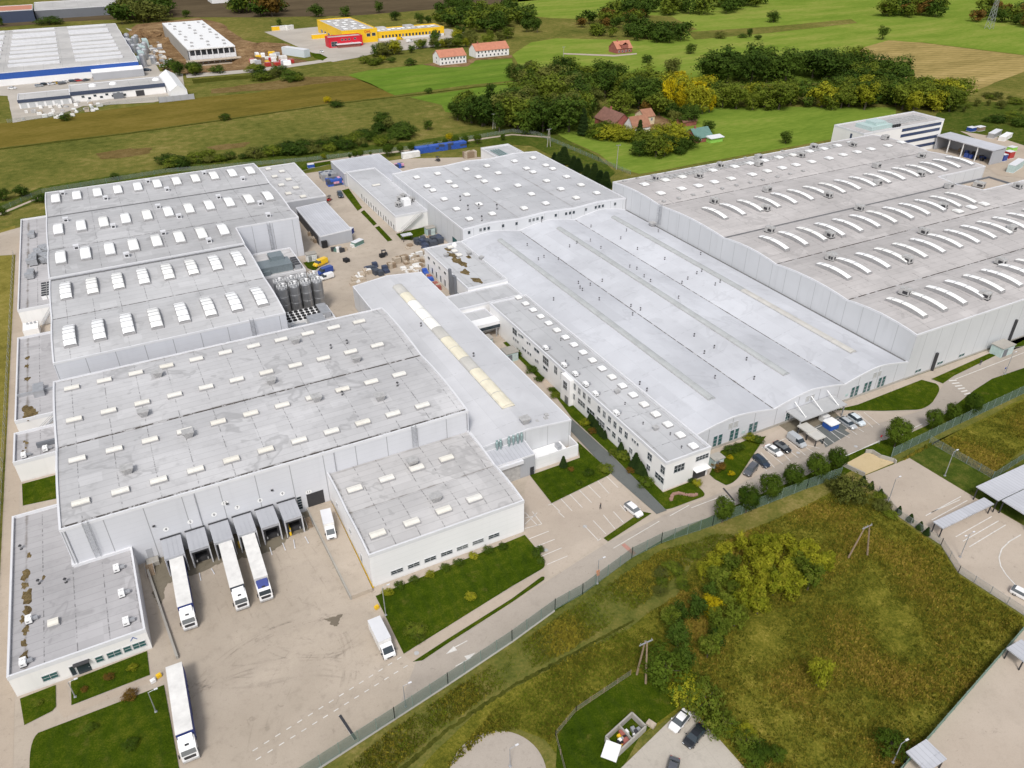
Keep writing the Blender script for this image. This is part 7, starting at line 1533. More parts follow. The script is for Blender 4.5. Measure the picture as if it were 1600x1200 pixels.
cluster([(1105,130),(1135,134),(1290,128),(1300,118),(1200,112),(1110,120)], 17, ['dark'], (15,22), 'in the dark oak group above the wood', 'oaks above the wood', 5, .5, 1.05)
for kd, px, top, lab, wf in (('yellow',(1043,178),119,'tallest bright yellow tree behind the farm yard',.5),('yellow',(1062,179),138,'second bright yellow tree, right of the tallest',.5),('lime',(1080,179),128,'yellow green tree right of the bright yellow pair',.6),('lime',(1097,178),133,'last yellow green tree before the long wood',.6),('yellow',(1108,176),146,'low yellow tree at the start of the long wood',.6),('lime',(1425,178),142,'yellow green tree at the right end of the wood',.8),('lime',(1350,172),128,'yellow green tree standing before dark crowns near the stubble field',.7)): ptree(kd, px, top, lab, wf)
cluster([(1325,150),(1395,158),(1400,135),(1330,118)], 10, ['dark','dark','mid'], (16,22), 'beside the stubble field', 'trees beside the stubble field', 6, .45)
cluster([(255,266),(370,252),(480,242),(600,228),(632,212),(560,214),(480,230),(380,240),(262,255)], 52, ['bush_dark','bush_dark','bush_grey','bush_mid'], (3.5,6.5), 'in the hedge behind the factory halls', 'hedge bushes behind the factory halls', 7, .55)
cluster([(555,222),(640,215),(640,198),(590,196)], 12, ['bush_dark','grey','dark'], (5,9), 'in the copse past the hedge', 'copse at the end of the hedge', 8, .5)
cluster([(250,262),(560,232),(640,222),(640,214),(560,224),(250,256)], 22, ['bush_grey','bush_dark'], (2.0,3.5), 'in the low reeds before the hedge', 'low bushes before the hedge', 31, .6)
cluster([(955,34),(1005,29),(1060,25),(1110,25),(1200,13),(1190,5),(1100,10),(1000,16),(950,20)], 36, ['dark','mid','dark'], (12,19), 'in the tree belt at the top middle', 'tree belt at the top middle', 9, .45, far=True)
cluster([(983,63),(1040,70),(1076,62),(1074,50),(1010,46),(983,44)], 22, ['dark'], (10,15), 'in the copse right of the brick house', 'copse right of the brick house', 10, .42, far=True)
cluster([(903,47),(960,45),(1000,38),(1000,28),(940,30),(905,38)], 18, ['dark','mid','brown'], (9,14), 'in the copse above the brick house', 'copse above the brick house', 11, .45, far=True)
cluster([(915,56),(960,60),(960,54),(918,50)], 6, ['mid','dark'], (7,11), 'left of the brick house', 'trees left of the brick house', 12, .45, far=True)
cluster([(1376,26),(1440,30),(1478,25),(1480,10),(1380,10)], 20, ['dark','mid','brown'], (12,19), 'in the top right copse', 'top right copse', 13, .45, far=True)
cluster([(1515,34),(1600,45),(1650,36),(1600,18),(1525,20)], 22, ['dark','brown','mid'], (10,17), 'in the copse by the pylon', 'copse by the pylon', 14, .45, far=True)
cluster([(680,42),(760,52),(840,54),(840,26),(780,18),(700,22)], 46, ['dark','tall','dark','mid'], (12,17), 'in the wood right of the yellow depot', 'wood right of the yellow depot', 15, .42, far=True)
cluster([(690,27),(735,25),(735,12),(690,12)], 9, ['dark','tall'], (12,16), 'in the trees above the yellow depot wing', 'trees above the depot wing', 16, .5, far=True)
cluster([(186,38),(255,34),(258,14),(200,18)], 17, ['dark','grey'], (16,22), 'in the tall group above the factory roof', 'tall trees above the factory roof', 17, .4, far=True)
cluster([(355,28),(440,29),(442,4),(372,0)], 16, ['brown','mid','dark','brown'], (14,24), 'in the brownish group at the field edge', 'brownish trees at the field edge', 18, .42, far=True)
cluster([(545,94),(600,90),(650,83),(700,76),(770,70),(800,60),(730,55),(690,64),(640,74),(580,86)], 36, ['mid','dark','grey','lime'], (6,12), 'in the row before the yellow depot', 'trees before the yellow depot', 19, .5)
cluster([(560,105),(640,104),(650,96),(560,99)], 7, ['bush_dark','bush_mid','lime'], (3,7), 'on the margin of the bright field', 'bushes on the bright field margin', 20, .6)
cluster([(400,128),(455,134),(470,126),(420,108),(396,112)], 12, ['bush_dark','grey','dark','bush_mid'], (4,8), 'below the construction ground', 'trees below the construction ground', 21, .6)
cluster([(250,118),(345,122),(350,112),(260,108)], 9, ['mid','bush_dark','dark'], (6,11), 'before the hall under construction', 'trees before the hall under construction', 22, .5)
cluster([(792,142),(815,146),(832,132),(830,116),(800,118)], 8, ['dark','grey'], (8,13), 'at the corner of the bright fields', 'trees at the corner of the bright fields', 23, .45)
cluster([(925,214),(1000,226),(1060,240),(1070,226),(990,222),(935,202)], 30, ['bush_mid','bush_dark','bush_lime','bush_green'], (4.5,9), 'in the garden before the farmhouse', 'garden bushes before the farmhouse', 24, .5)
cluster([(985,244),(1040,250),(1068,236),(1050,216),(1005,222)], 14, ['mid','dark','lime'], (7,12), 'in the garden right of the farmhouse', 'garden trees right of the farmhouse', 25, .45)
cluster([(1020,186),(1080,200),(1090,188),(1050,176)], 8, ['dark','grey','mid'], (6,10), 'behind the farm yard', 'trees behind the farm yard', 26, .5)
cluster([(1535,192),(1592,204),(1620,196),(1560,180)], 9, ['bush_dark','bush_mid','bush_dark'], (3,6), 'in the bushes above the junk yard', 'bushes above the junk yard', 27, .55)
cluster([(1470,178),(1560,172),(1650,176),(1650,150),(1540,152)], 18, ['bush_mid','bush_grey','grey'], (2,6), 'on the weedy slope top right', 'shrubs on the weedy slope', 28, .7)
for kd, px, top, lab, wf in (('mid',(968,181),141,'big ochre green tree behind the old farmhouse roof',1.15),('brown',(1009,180),156,'rusty brown tree between farmhouse and yellow stand',.9),('conifer',(911,212),172,'tall blue green spruce left of the farmhouse',1.1),('conifer',(998,224),190,'blue spruce before the cream cottage',1.1),
        ('bush_yellow',(966,216),203,'yellow bush left of the gable in the farm garden',.7),('bush_yellow',(990,218),204,'yellow bush right of the gable in the farm garden',.8),('yellow',(1069,188),172,'small yellow tree behind the green roofed cottage',.9),('dark',(1106,208),188,'round dark tree behind the green roofed cottage',1.2),('dark',(1078,84),68,'single round tree on the pasture right of the brick house',1.1),
        ('bush_dark',(1010,98),83,'dark bush on the hedge line below the brick house',.9),('bush_grey',(1125,60),46,'round tree alone on the upper pasture',.9),('bush_dark',(1160,59),52,'low dark hedge bush on the upper pasture',1.6),('dark',(1171,58),44,'dark tree beside the low hedge on the upper pasture',.9),('bush_dark',(1184,62),53,'last dark bush of the upper pasture hedge',.9),
        ('grey',(1050,124),90,'tall thin greyish tree before the dark oaks',.8),('dark',(1378,62),40,'crooked dark tree at the tip of the stubble field',.9),('dark',(1208,35),17,'round tree on the ridge of the top pasture',1.1),('bush_dark',(103,188),177,'dark bush at the corner of the far workshop',1.2),('bush_dark',(352,188),175,'single dark bush on the golden field edge',1.0),
        ('bush_dark',(526,167),155,'dark bush on the field margin beside a yellow one',1.3),('bush_yellow',(512,160),149,'yellow bush on the field margin',.8),('bush_dark',(670,146),136,'small bush on the margin between bright fields',.9),('dark',(669,203),187,'dark round tree in the meadow before the farm grove',1.0),('dark',(757,196),150,'tall dark tree standing before the farm grove',.9),
        ('dark',(1227,224),204,'dark round tree at the fence behind the huge hall',1.0),('dark',(437,40),29,'small dark tree at the depot corner',.9),('dark',(495,27),6,'dense round tree above the depot yard',1.3),('dark',(540,26),10,'dark tree above the yellow depot hall',1.1),('dark',(592,20),1,'slender dark tree above the depot',.8),('dark',(656,36),20,'dark tree left of two behind the depot wing',1.0),('dark',(669,37),24,'dark tree right of two behind the depot wing',1.0),('dark',(618,32),17,'dark bush like tree behind the depot hall',1.2),
        ('bush_dark',(78,38),24,'dark bush before the long dark warehouse',2.0),('dark',(0,40),24,'dark tree cut by the left edge at the top',1.0),('dark',(292,27),15,'greenish tree pair above the new white hall',1.2),('dark',(215,118),105,'olive tree beside the white store hall',1.2),('dark',(35,307),290,'dark round tree on the meadow, left edge',1.3),('dark',(5,313),296,'dark tree at the left edge by the lane',1.3),('dark',(5,337),323,'dark lane tree at the left edge',1.0),('bush_dark',(63,316),303,'dark bush at the corner of the dark roofed hall',1.0),('bush_dark',(180,280),269,'dark bush behind the dark roofed hall',1.0),('bush_green',(690,425),402,'green bush in the yard corner by the white annex',.8)):
    ptree(kd, px, top, lab, wf)
me = bpy.data.meshes.new('distant_trees'); me.from_pydata(FARV, [], FARF)
for q in FARMATS: me.materials.append(M[q])
me.polygons.foreach_set('material_index', FARM); me.update(); o = bpy.data.objects.new('distant_trees', me); COL.objects.link(o)
tag(o, 'far copses and tree belts across the top of the photo', 'trees', kind='stuff')
# thicket in the foreground weeds
cluster([(1095,905),(1120,935),(1165,962),(1205,955),(1262,925),(1290,905),(1285,880),(1240,862),(1180,858),(1140,866),(1098,885)], 28, ['lime','lime','mid','lime'], (4.4,7.6), 'in the waste ground thicket', 'thicket trees on the waste ground', 41, .5, .66)
cluster([(1035,1005),(1060,1040),(1100,1050),(1140,1010),(1150,970),(1110,935),(1060,945)], 12, ['mid','dark','mid','lime'], (4.0,6.6), 'in the thicket by the ditch', 'thicket trees by the ditch', 42, .5, .68)
cluster([(1000,930),(1060,935),(1100,890),(1090,860),(1040,890)], 9, ['bush_grey','bush_mid'], (1.2,2.2), 'in the dry scrub by the ditch', 'dry scrub beside the ditch', 43, .7)
cluster([(1120,1130),(1160,1195),(1230,1195),(1180,1150)], 7, ['bush_mid','bush_green','bush_lime'], (1.5,3), 'at the bottom right of the car lot', 'bushes beside the car lot', 44, .7)
cluster([(1290,760),(1320,775),(1400,812),(1400,790),(1330,755)], 8, ['bush_mid','bush_grey'], (1.2,2.4), 'in the scrub by the sandy ramp', 'scrub by the sandy ramp', 45, .7)
for kd, px, top, lab, wf in (('yellow',(1108,962),932,'bright yellow bush in the thicket by the ditch',.8),('bush_green',(1038,1066),1018,'dense round green bush beside the wooden power pole',.75),('bush_lime',(1075,1092),1062,'yellow green bush right of the round green one',.85),('bush_mid',(1098,1108),1072,'olive bush above the black car',.9),('lime',(1275,1071),1030,'small yellow green tree alone in the weeds',.6),('bush_green',(1388,1172),1145,'green bush in the weeds beside the bottom lamp',.7),('bush_grey',(1326,779),740,'big greyish bush at the corner of the sandy ramp',.72),('conifer',(1347,757),745,'little dark conifer beside the ramp wall',1.6)):
    ptree(kd, px, top, lab, wf)
for i, (x, y) in enumerate(((1403,803),(1421,815),(1436,827),(1447,836),(1360,764),(1374,776))): ptree('thuja', (x,y), y-11, 'small dark cone shrub, %s along the neighbour car park kerb' % ORD[i], 1.2, 'cone shrubs on the car park kerb')
# shrubs of the works lawns
i = 0
for x, y in ((618,385),(672,350),(740,326),(818,299),(888,269),(952,245),(1018,214),(1088,186),(1158,170)):
    p = P2(400+x/3, 800+y/3); plant('bush_green' if i % 3 else 'bush_lime', (*p,.16), 1.1, 1.9, 'little round shrub, %s from the left at the foot of the white hall' % ORD[i], 'shrubs along the white hall'); i += 1
cluster([(625,985),(655,1000),(658,985),(632,978)], 5, ['bush_green','bush_mid'], (1.0,1.6), 'at the corner of the front lawn', 'shrubs at the front lawn corner', 51, .8)
cluster([(822,845),(845,880),(850,872),(830,845)], 3, ['bush_dark','bush_green'], (.9,1.3), 'at the right tip of the front lawn', 'shrubs at the front lawn tip', 52, .8)
for lab, px, kd, h in (('yellowish shrub in the middle of the front lawn',(736,935),'bush_lime',1.2),('dark shrub on the lawn beside the west office path',(171,1060),'bush_brown',.9),('lime shrub on the lawn by the west office corner',(208,1046),'bush_lime',1.0),('low dark shrub near the west office door',(133,1079),'bush_brown',.7),('round brown shrub at the top of the south west lawn',(205,1089),'bush_brown',1.4),('green shrub in the middle of the south west lawn',(143,1140),'bush_green',1.1),('round green shrub low on the south west lawn',(206,1166),'bush_green',1.3),('little shrub on the small lawn square',(62,1100),'bush_mid',.8),('dark pine shrub on the lawn beside the white enclosure',(880,730),'conifer',3.0),('low red leaved shrub beside the pine on the lawn',(892,735),'bush_brown',.9),('round green shrub on the enclosure lawn',(920,742),'bush_green',1.5),('olive shrub at the right tip of the enclosure lawn',(946,736),'bush_mid',1.8),('light green shrub on the enclosure lawn edge',(905,757),'bush_green',1.0),
        ('yellow shrub in the triangular lawn, upper one',(1140,717),'bush_yellow',1.0),('yellow shrub in the triangular lawn, lower one',(1142,742),'bush_yellow',.9),('dark red shrub at the left of the triangular lawn',(1122,733),'bush_brown',2.0),('dark shrub in the triangular lawn under the hall windows',(1140,706),'bush_dark',1.8),('green shrub right of the dark one under the hall windows',(1154,702),'bush_green',1.6),('yellow brown shrub by the hall wall windows',(1172,688),'bush_lime',2.0),('round dark shrub at the end of the triangular lawn',(1182,691),'bush_dark',1.9),('round light shrub at the office strip corner',(1089,757),'bush_lime',1.4),('dark shrub left of the light one at the office corner',(1080,753),'bush_dark',1.0)):
    p = P2(*px); plant(kd, (*p,.16), h, h*(1.6 if kd != 'conifer' else 1.3), lab)
i = 0
for x, y, kd, h in ((485,640,'thuja',2.6),(497,652,'thuja',2.6),(509,664,'thuja',2.7),(521,676,'thuja',2.5),(533,690,'thuja',2.6),(548,712,'thuja',2.4),(562,728,'thuja',2.3),(578,742,'thuja',2.4),(676,840,'thuja',3.4),(690,862,'bush_mid',2.2),(705,858,'thuja',2.0),(722,872,'thuja',1.8),(768,930,'thuja',4.4),(785,945,'thuja',3.4),(800,958,'thuja',3.2),(815,968,'thuja',2.8),(828,980,'thuja',2.2),(455,655,'bush_lime',1.7),(500,705,'bush_brown',1.3),(270,480,'bush_mid',1.4),(250,445,'bush_green',1.2),(830,1030,'bush_green',1.9),(740,950,'bush_brown',1.2),(620,840,'bush_mid',1.0),(15,220,'bush_dark',1.8),(120,325,'bush_dark',2.0),(45,210,'bush_green',1.8),(170,380,'bush_dark',1.4)):
    p = P2(800+x/4, 500+y/4); plant(kd, (*p,.16), h, h*(1.3 if kd == 'thuja' else 1.7), '%s, %s in the planting strip before the white office strip' % ({'thuja':'dark thuja','bush_mid':'olive shrub','bush_lime':'lime shrub','bush_brown':'rusty shrub','bush_green':'green shrub','bush_dark':'dark shrub'}[kd], ORD[i]), 'planting strip before the office strip'); i += 1
# ---------------------------------------------------------------- weeds: tufts over the rough ground (nobody could count them)
def tufts(name, label, polys, n, mats, hmin, hmax, seed, z=.05):
    rr = random.Random(seed); b = MB()
    W = [[P2(*p) for p in q] for q in polys]
    def inside(w, x, y):
        c = False
        for i in range(len(w)):
            (xa, ya), (xb, yb) = w[i], w[i-1]
            if (ya > y) != (yb > y) and x < (xb-xa)*(y-ya)/(yb-ya)+xa: c = not c
        return c
    area = [max(1e-3, abs(sum(w[i-1][0]*w[i][1]-w[i][0]*w[i-1][1] for i in range(len(w))))/2) for w in W]; T = sum(area)
    for w, A in zip(W, area):
        xs = [p[0] for p in w]; ys = [p[1] for p in w]; m = int(n*A/T); k = 0
        while m > 0 and k < n*6:
            k += 1; x, y = rr.uniform(min(xs), max(xs)), rr.uniform(min(ys), max(ys))
            if not inside(w, x, y): continue
            d = noise.noise((x*.09, y*.09, seed)); d2 = noise.noise((x*.35, y*.35, seed+5))
            if d+d2*.6+rr.uniform(-.5,.5) < -.25: continue
            m -= 1; mi = min(len(mats)-1, max(0, int((d*.9+.5+rr.uniform(-.35,.35))*len(mats)))); h = rr.uniform(hmin, hmax)*(1+.6*d)
            for j in range(3):
                a = rr.uniform(0, 6.28); r = h*rr.uniform(.35,.8); cx, cy = x+rr.uniform(-.3,.3), y+rr.uniform(-.3,.3); c, s = math.cos(a)*r*.5, math.sin(a)*r*.5
                lx, ly = rr.uniform(-.25,.25)*h, rr.uniform(-.25,.25)*h
                b.quad((cx-c,cy-s,z),(cx+c,cy+s,z),(cx+c*.7+lx,cy+s*.7+ly,z+h),(cx-c*.7+lx,cy-s*.7+ly,z+h*.85), mi)
    return tag(b.build(name, [M[q] for q in mats]), label, 'weeds', kind='stuff')
for k_, dk, lt in (('wd_a',(0.072,0.090,0.022),(0.19,0.195,0.046)),('wd_b',(0.14,0.13,0.034),(0.35,0.295,0.075)),('wd_c',(0.25,0.19,0.065),(0.48,0.36,0.14)),('wd_g',(0.075,0.115,0.018),(0.19,0.225,0.042))): M[k_] = foliage('weed leaves '+k_, dk, lt)
tufts('weeds', 'yellow and brown autumn weeds covering the waste ground', [[(1010,960),(1060,930),(1080,880),(1150,838),(1260,792),(1316,766),(1372,778),(1400,812),(1470,858),(1497,900),(1598,966),(1596,984),(1405,1200),(1370,1245),(1180,1245),(1150,1175),(1100,1112),(1070,1060)],[(1405,722),(1602,626),(1660,600),(1660,680),(1600,700),(1545,744),(1455,692)]], 40000, ['wd_a','wd_a','wd_b','wd_b','wd_c'], .16, .42, 3)
tufts('tall_grass', 'rough tall grass along the ditch and meadow', [[(640,1245),(700,1195),(800,1078),(900,1024),(990,975),(1040,1000),(985,1052),(890,1112),(860,1160),(820,1138),(760,1148),(700,1200)],[(500,1235),(620,1135),(700,1085),(800,1015),(910,940),(1033,862),(1120,835),(1150,838),(1080,880),(1010,940),(900,1010),(800,1064),(700,1130),(600,1215)]], 13000, ['wd_g','wd_g','wd_a','wd_a','wd_b'], .15, .42, 4)
# ---------------------------------------------------------------- goods in the inner yard
COLN = {'crate_blue':'blue','blue':'deep blue','navy':'navy','crate_pink':'pink','steel':'grey','vent':'pale grey','wood':'brown','pallet':'beige','tarp_white':'white','black':'black','white':'white'}
def crate_stack(name, label, p, cols, rows, levels, size, mats, ang=0, group=None, cat='crates', z=.06):
    """crates are things of their own; pallets and bins are strapped columns"""
    rr = random.Random(int(p[0]*7+p[1]*13)); ca, sa = math.cos(ang), math.sin(ang)
    single = cols*rows == 1; lv = 1 if name == 'pallet_stack' else levels; shared = {}
    for i in range(cols):
        for j in range(rows):
            for k in range(lv):
                x, y = (i-(cols-1)/2)*size[0]*1.03, (j-(rows-1)/2)*size[1]*1.03; m = rr.choice(mats)
                if m not in shared:
                    b = MB(); n = levels if name == 'pallet_stack' else 1
                    for q in range(n):
                        zz = q*size[2]; b.box(-size[0]/2,-size[1]/2,zz+.05,size[0]/2,size[1]/2,zz+size[2]-.02); b.box(-size[0]*.46,-size[1]*.46,zz-.02,size[0]*.46,size[1]*.46,zz+.06)
                    if name in ('crate_stack','bin','drum') : b.box(-size[0]*.52,-size[1]*.52,size[2]*.8,size[0]*.52,size[1]*.52,size[2]*.9)
                    shared[m] = mesh_of(b, 'crate' if name == 'crate_stack' else name, M[m])
                o = bpy.data.objects.new('crate' if name == 'crate_stack' else name, shared[m]); COL.objects.link(o)
                o.location = (p[0]+x*ca-y*sa, p[1]+x*sa+y*ca, z+k*size[2]*1.01); o.rotation_euler = (0,0,ang+(rr.uniform(-.03,.03) if not single else 0))
                tag(o, label if single else '%s %s, layer %d' % (COLN[m], label, k+1) if name == 'crate_stack' else '%s %s' % (COLN[m], label), {'crates':'crate'}.get(cat, cat), group or (None if single else label))
M['crate_blue'] = plain('blue plastic crate', (0.035,0.10,0.42), .5, 0, .2, 2); M['crate_pink'] = plain('pink plastic crate', (0.62,0.32,0.45), .5, 0, .2, 2)
for i in range(4):
    p = P2(660+i*19, 238.5-i*2.6); crate_stack('crate_stack', 'crate in the back yard row, %s block from the left' % ORD[i], p, 4, 2, 3, (1.75,1.7,1.0), ['crate_blue','crate_blue','crate_blue','navy'] if i else ['blue','crate_blue'], .03, 'blue crate stacks on the back yard')
p = P2(521,289); crate_stack('crate_stack', 'crate in the big block beside the canopy building', (p[0]+1,p[1]), 6, 3, 3, (1.25,1.3,.95), ['crate_blue','crate_blue','navy','crate_pink'], .0)
p = P2(513,279); crate_stack('crate_stack', 'crate stacked behind the blue and pink block', p, 5, 5, 3, (1.3,1.3,.95), ['steel','vent','navy','steel'], 0)
p = P2(624,262); crate_stack('crate_stack', 'crate at the far edge of the canopy building', p, 3, 2, 2, (1.3,1.3,.95), ['crate_blue','crate_pink','navy'], 0)
p = P2(734,246); crate_stack('pallet_stack', 'pallet column at the corner of the back hall', p, 5, 3, 6, (1.25,1.0,.5), ['wood','pallet'], 0, None, 'pallets')
p = P2(642,246); trailer_box('white container on the back yard left of the blue crates', p[0], p[1], 9, 2.5, 2.5, 'tarp_white', .02)
p = P2(486,262); trailer_box('small blue skip on the grass behind the factory hall', p[0], p[1], 3, 2, 1.6, 'crate_blue')
i = 0
for x, y in ((612,418),(620,411),(632,408),(644,404),(654,400),(663,396)): 
    p = P2(x,y); crate_stack('pallet_stack', 'pallet column in the inner yard, %s block from the left' % ORD[i], p, 2, 2, (6,7,7,5,6,5)[i], (1.25,1.1,.3), ['wood','pallet'] if i < 3 else ['pallet','pallet','tarp_white'], .1, 'pallet stacks in the inner yard', 'pallets'); i += 1
heap('pallet_load', ('pallet load','in the yard rows before the bush'), 'pallet load', [(622,424),(634,404),(664,394),(668,402),(655,428),(625,432)], 44, ['pallet','tarp_white','pallet','wood'], .5, 1.3, 1.1, 2.0, 61, .06, 'pallet loads in rows')
heap('pallet_load', ('pallet load','by the gable with the yellow skylight'), 'pallet load', [(548,452),(556,432),(570,420),(582,424),(572,436),(556,446)], 26, ['pallet','tarp_white','pallet'], .6, 1.6, 1.2, 2.2, 62, .06, 'pallet loads by the gable')
heap('wrapped_goods', ('dark wrapped load','behind the gabled hall'), 'wrapped goods', [(570,420),(585,416),(606,424),(600,432),(580,430)], 12, ['tarp_dark','navy','tarp_dark'], .8, 1.8, 1.4, 2.6, 63, .06, 'dark wrapped goods behind the gable')
heap('wrapped_goods', ('dark covered load','in the corner before the annex'), 'wrapped goods', [(650,378),(690,370),(696,378),(662,392),(650,390)], 14, ['tarp_dark','tarp_dark','navy'], 1.0, 2.2, 1.5, 3.0, 64, .06, 'dark goods before the annex')
heap('pallet_load', ('low pallet','between lawn and dark goods'), 'pallet load', [(632,384),(680,368),(676,374),(636,390)], 9, ['pallet','wood'], .3, .8, 1.2, 2, 65, .06, 'pallets before the dark goods')
heap('scrap_item', ('scrap bin or machine part','at the tin roofed shed end'), 'scrap', [(518,392),(545,388),(560,378),(552,386),(536,394)], 13, ['roof_green','steel','darkmetal','pallet','tarp_white'], .7, 1.6, .9, 2.0, 66, .06, 'scrap at the end of the shed')
heap('stored_pallet', ('pallet stack','along the tin roofed shed'), 'pallets', [(483,368),(488,362),(497,376),(494,382)], 10, ['wood','pallet'], .6, 1.4, 1.0, 1.6, 67, .06, 'pallets along the shed')
p = P2(559,383); trailer_box('open green skip at the end of the tin roofed shed', p[0], p[1], 4.5, 2.2, 1.6, 'roof_green', .5)
p = P2(507,386); crate_stack('bin', 'tall black bin at the corner of the tin roofed shed', p, 1, 1, 1, (2.0,2.6,2.6), ['black'], 0, None, 'bin')
p = P2(545,367); trailer_box('blue tarpaulin trailer on the far side of the tin roofed shed', p[0], p[1], 4.5, 2.4, 2.2, 'tarp_blue', .8)
p = P2(541.5,409); crate_stack('drum', 'dark round drum standing alone on the inner yard paving', p, 1, 1, 1, (1.7,2.0,1.2), ['black'], .3, None, 'drum')
p = P2(597,402); crate_stack('drum', 'black tub beside the pallet stacks', p, 1, 1, 1, (1.6,1.4,1.3), ['black'], .1, None, 'tub')
canopy('small pale smoking shelter at the corner of the workshop lawn', *(lambda a: (a[0]-2,a[1]-1.2,a[0]+2,a[1]+1.2))(P2(636,376)), 2.3)
heap('goods', ('coloured load','behind the gabled hall beside the annex'), 'goods', [(661,424),(672,430),(690,452),(684,456),(668,436)], 9, ['crate_blue','pallet','brick','crate_blue'], .6, 1.5, 1.2, 2, 68, .06, 'goods between gabled hall and annex')
# shelters in the hall car park
q = P2(1258,681); canopy('cream flat shelter roof beside the silver estate in the car park', q[0]-1.5,q[1]-1.7,q[0]+1.5,q[1]+1.7,2.2,.3,True,'strip_cream','shelter','shelter')
q = P2(1272,691); canopy('second cream flat shelter roof, nearer the road', q[0]-1.5,q[1]-1.7,q[0]+1.5,q[1]+1.7,2.0,.3,True,'strip_cream','shelter','shelter')
p = P2(1297,668); b = thing('container', 'blue waste container with white lid in the hall car park', 'container', (p[0],p[1],.12)); q = MB(); q.box(-1.4,-1.3,0,1.4,1.3,1.5); q.build('body', M['blue'], b, world=False); q = MB(); q.box(-1.55,-1.45,1.5,1.55,1.45,1.7); q.build('lid', M['white'], b, world=False)
p = P2(1287,657); crate_stack('cabinet', 'white cabinet under the edge of the entrance canopy', p, 1, 1, 1, (2,1.6,1.6), ['white'], 0, None, 'cabinet')
b = MB(); c0 = P2(1290,648); [b.tube((c0[0]+i*.9,c0[1],0.1),(c0[0]+i*.9,c0[1],1.6),.06,k=6) for i in range(8)]; [b.tube((c0[0],c0[1],z),(c0[0]+6.3,c0[1],z),.05,k=6) for z in (.8,1.6)]; tag(b.build('railing', M['white']), 'white tube railing at the end of the entrance canopy', 'railing')
# walled waste enclosure by the car lot
q = [Z4(x,y,800,800,3) for x,y in ((437,1075),(560,962),(625,1025),(497,1145))]; r = thing('waste_enclosure', 'low walled waste enclosure with white lid and yellow bag by the car lot', 'enclosure', (*P2(980,1150),0)); b = MB(); w = [P2(*z) for z in q]
for a, c in zip(w, w[1:]+w[:1]): L = math.hypot(c[0]-a[0],c[1]-a[1]); b.obox(((a[0]+c[0])/2,(a[1]+c[1])/2),(L/2,.12),math.atan2(c[1]-a[1],c[0]-a[0]),0,1.3)
m0 = ((w[0][0]+w[1][0])/2*.0+ (w[1][0]+w[0][0])/2, (w[1][1]+w[0][1])/2); m1 = ((w[2][0]+w[3][0])/2, (w[2][1]+w[3][1])/2); b.obox(((m0[0]+m1[0])/2,(m0[1]+m1[1])/2),(math.hypot(m1[0]-m0[0],m1[1]-m0[1])/2,.08),math.atan2(m1[1]-m0[1],m1[0]-m0[0]),0,1.2)
b.build('wall', M['concrete'], r); p = P2(*Z4(465,1120,800,800,3), 1.4); b = MB(); b.obox(p,(1.5,1.2),.7,1.35,1.45); b.build('lid', M['white'], r)
heap('rubbish', ('piece of rubbish','inside the walled waste enclosure'), 'rubbish', [Z4(x,y,800,800,3) for x,y in ((480,1070),(555,985),(605,1025),(520,1110))], 16, ['darkmetal','black','white','brick','yellow','steel'], .4, 1.1, .4, 1.1, 71, .08, 'rubbish in the enclosure')
tag(MB().obox(P2(1017,1133),(.5,.7),.4,.08,.5).build('stone_block', M['pallet']), 'pale block lying on the lawn beside the waste enclosure', 'block')
b = MB(); p = P2(1063,773); 
rr = random.Random(2)
for i in range(16): t = i/15; b.obox((p[0]-3+6*t,p[1]-.6+1.2*math.sin(t*5)),(.35,.3),rr.uniform(0,3),.17,.17+rr.uniform(.15,.4))
tag(b.build('rockery', plain('reddish stones',(.30,.18,.14),.9,0,.3,2)), 'reddish stone rockery winding on the lawn before the office strip', 'rockery')
for lab, px, m in (('yellow and white bollard post at the corner of the ramp lawn',(589,951),'yellow'),('yellow barrier block at the end of the west office path',(249,1058),'yellow'),('pale box beside the yellow block on the west path',(240,1066),'white')):
    p = P2(*px); b = MB(); b.obox(p,(.4,.3),.3,.1,.7); b.obox(p,(.28,.2),.3,.7,.8); tag(b.build('bollard', M[m]), lab, 'bollard')
for i, (x, y) in enumerate(((1257,718-1),(1245,700),(905,927+.0),(762,935),(651,1021))):
    pass
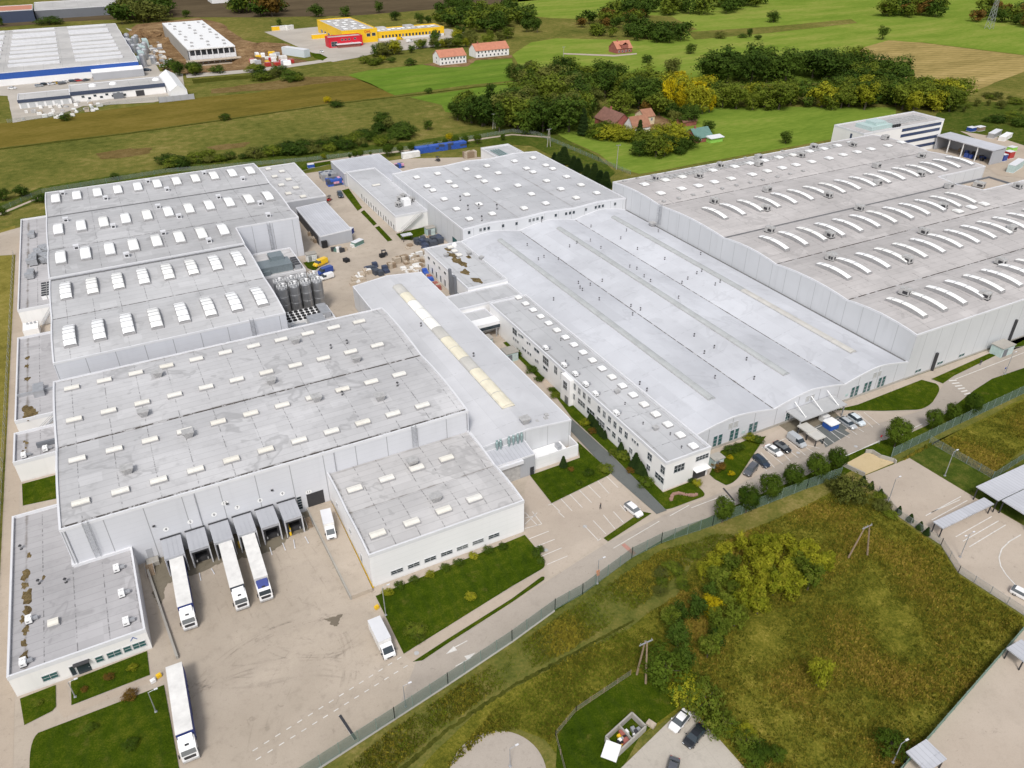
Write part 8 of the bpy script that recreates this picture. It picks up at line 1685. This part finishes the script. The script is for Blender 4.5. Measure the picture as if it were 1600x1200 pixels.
for i, px in enumerate(((651,1021),(762,933),(914,823),(1247,708),(1337,698),(853,860))):
    c = P2(*px); b = MB(); b.lathe((c[0],c[1],.09),[(.45,0),(.45,.03),(.0,.035)],14); tag(b.build('manhole_cover', M['vent']), 'round manhole cover in the paving, %s from the left' % ORD[[651,762,853,914,1247,1337].index(px[0])], 'manhole cover')
# ---------------------------------------------------------------- camera, sky, sun
cam = bpy.data.objects.new('camera', bpy.data.cameras.new('camera')); COL.objects.link(cam)
cam.data.sensor_width = 36; cam.data.lens = FOC*36/1600; cam.data.clip_start = 1; cam.data.clip_end = 20000
mw = Matrix((( _r2.x, _u2.x, -_fw.x, 0), (_r2.y, _u2.y, -_fw.y, 0), (_r2.z, _u2.z, -_fw.z, CAM_H), (0,0,0,1)))
cam.matrix_world = mw; scene.camera = cam
SUN_EL, SUN_AZ = R(52), R(215)      # azimuth clockwise from +Y
w = bpy.data.worlds.new('World'); scene.world = w; w.use_nodes = True
nt = w.node_tree; bg = nt.nodes['Background']
sky = nt.nodes.new('ShaderNodeTexSky'); sky.sky_type = 'NISHITA'; sky.sun_disc = False
sky.sun_elevation = SUN_EL; sky.sun_rotation = SUN_AZ; sky.dust_density = 3.0; sky.ozone_density = 1.0; sky.air_density = 1.0
hs = nt.nodes.new('ShaderNodeHueSaturation'); hs.inputs['Saturation'].default_value = 0.32
nt.links.new(sky.outputs[0], hs.inputs['Color']); nt.links.new(hs.outputs[0], bg.inputs[0]); bg.inputs[1].default_value = 0.112
sl = bpy.data.lights.new('sun', 'SUN'); sl.energy = 1.5; sl.angle = R(12); sl.color = (1.0, 0.96, 0.90)
so = bpy.data.objects.new('sun', sl); COL.objects.link(so)
so.rotation_euler = (math.pi/2-SUN_EL, 0, math.pi-SUN_AZ); so.location = (0, 0, 300)
vs = scene.view_settings; vs.view_transform = 'Standard'; vs.look = 'None'; vs.exposure = 0.50; vs.gamma = 1
scene.cycles.max_bounces = 6; scene.cycles.transparent_max_bounces = 16
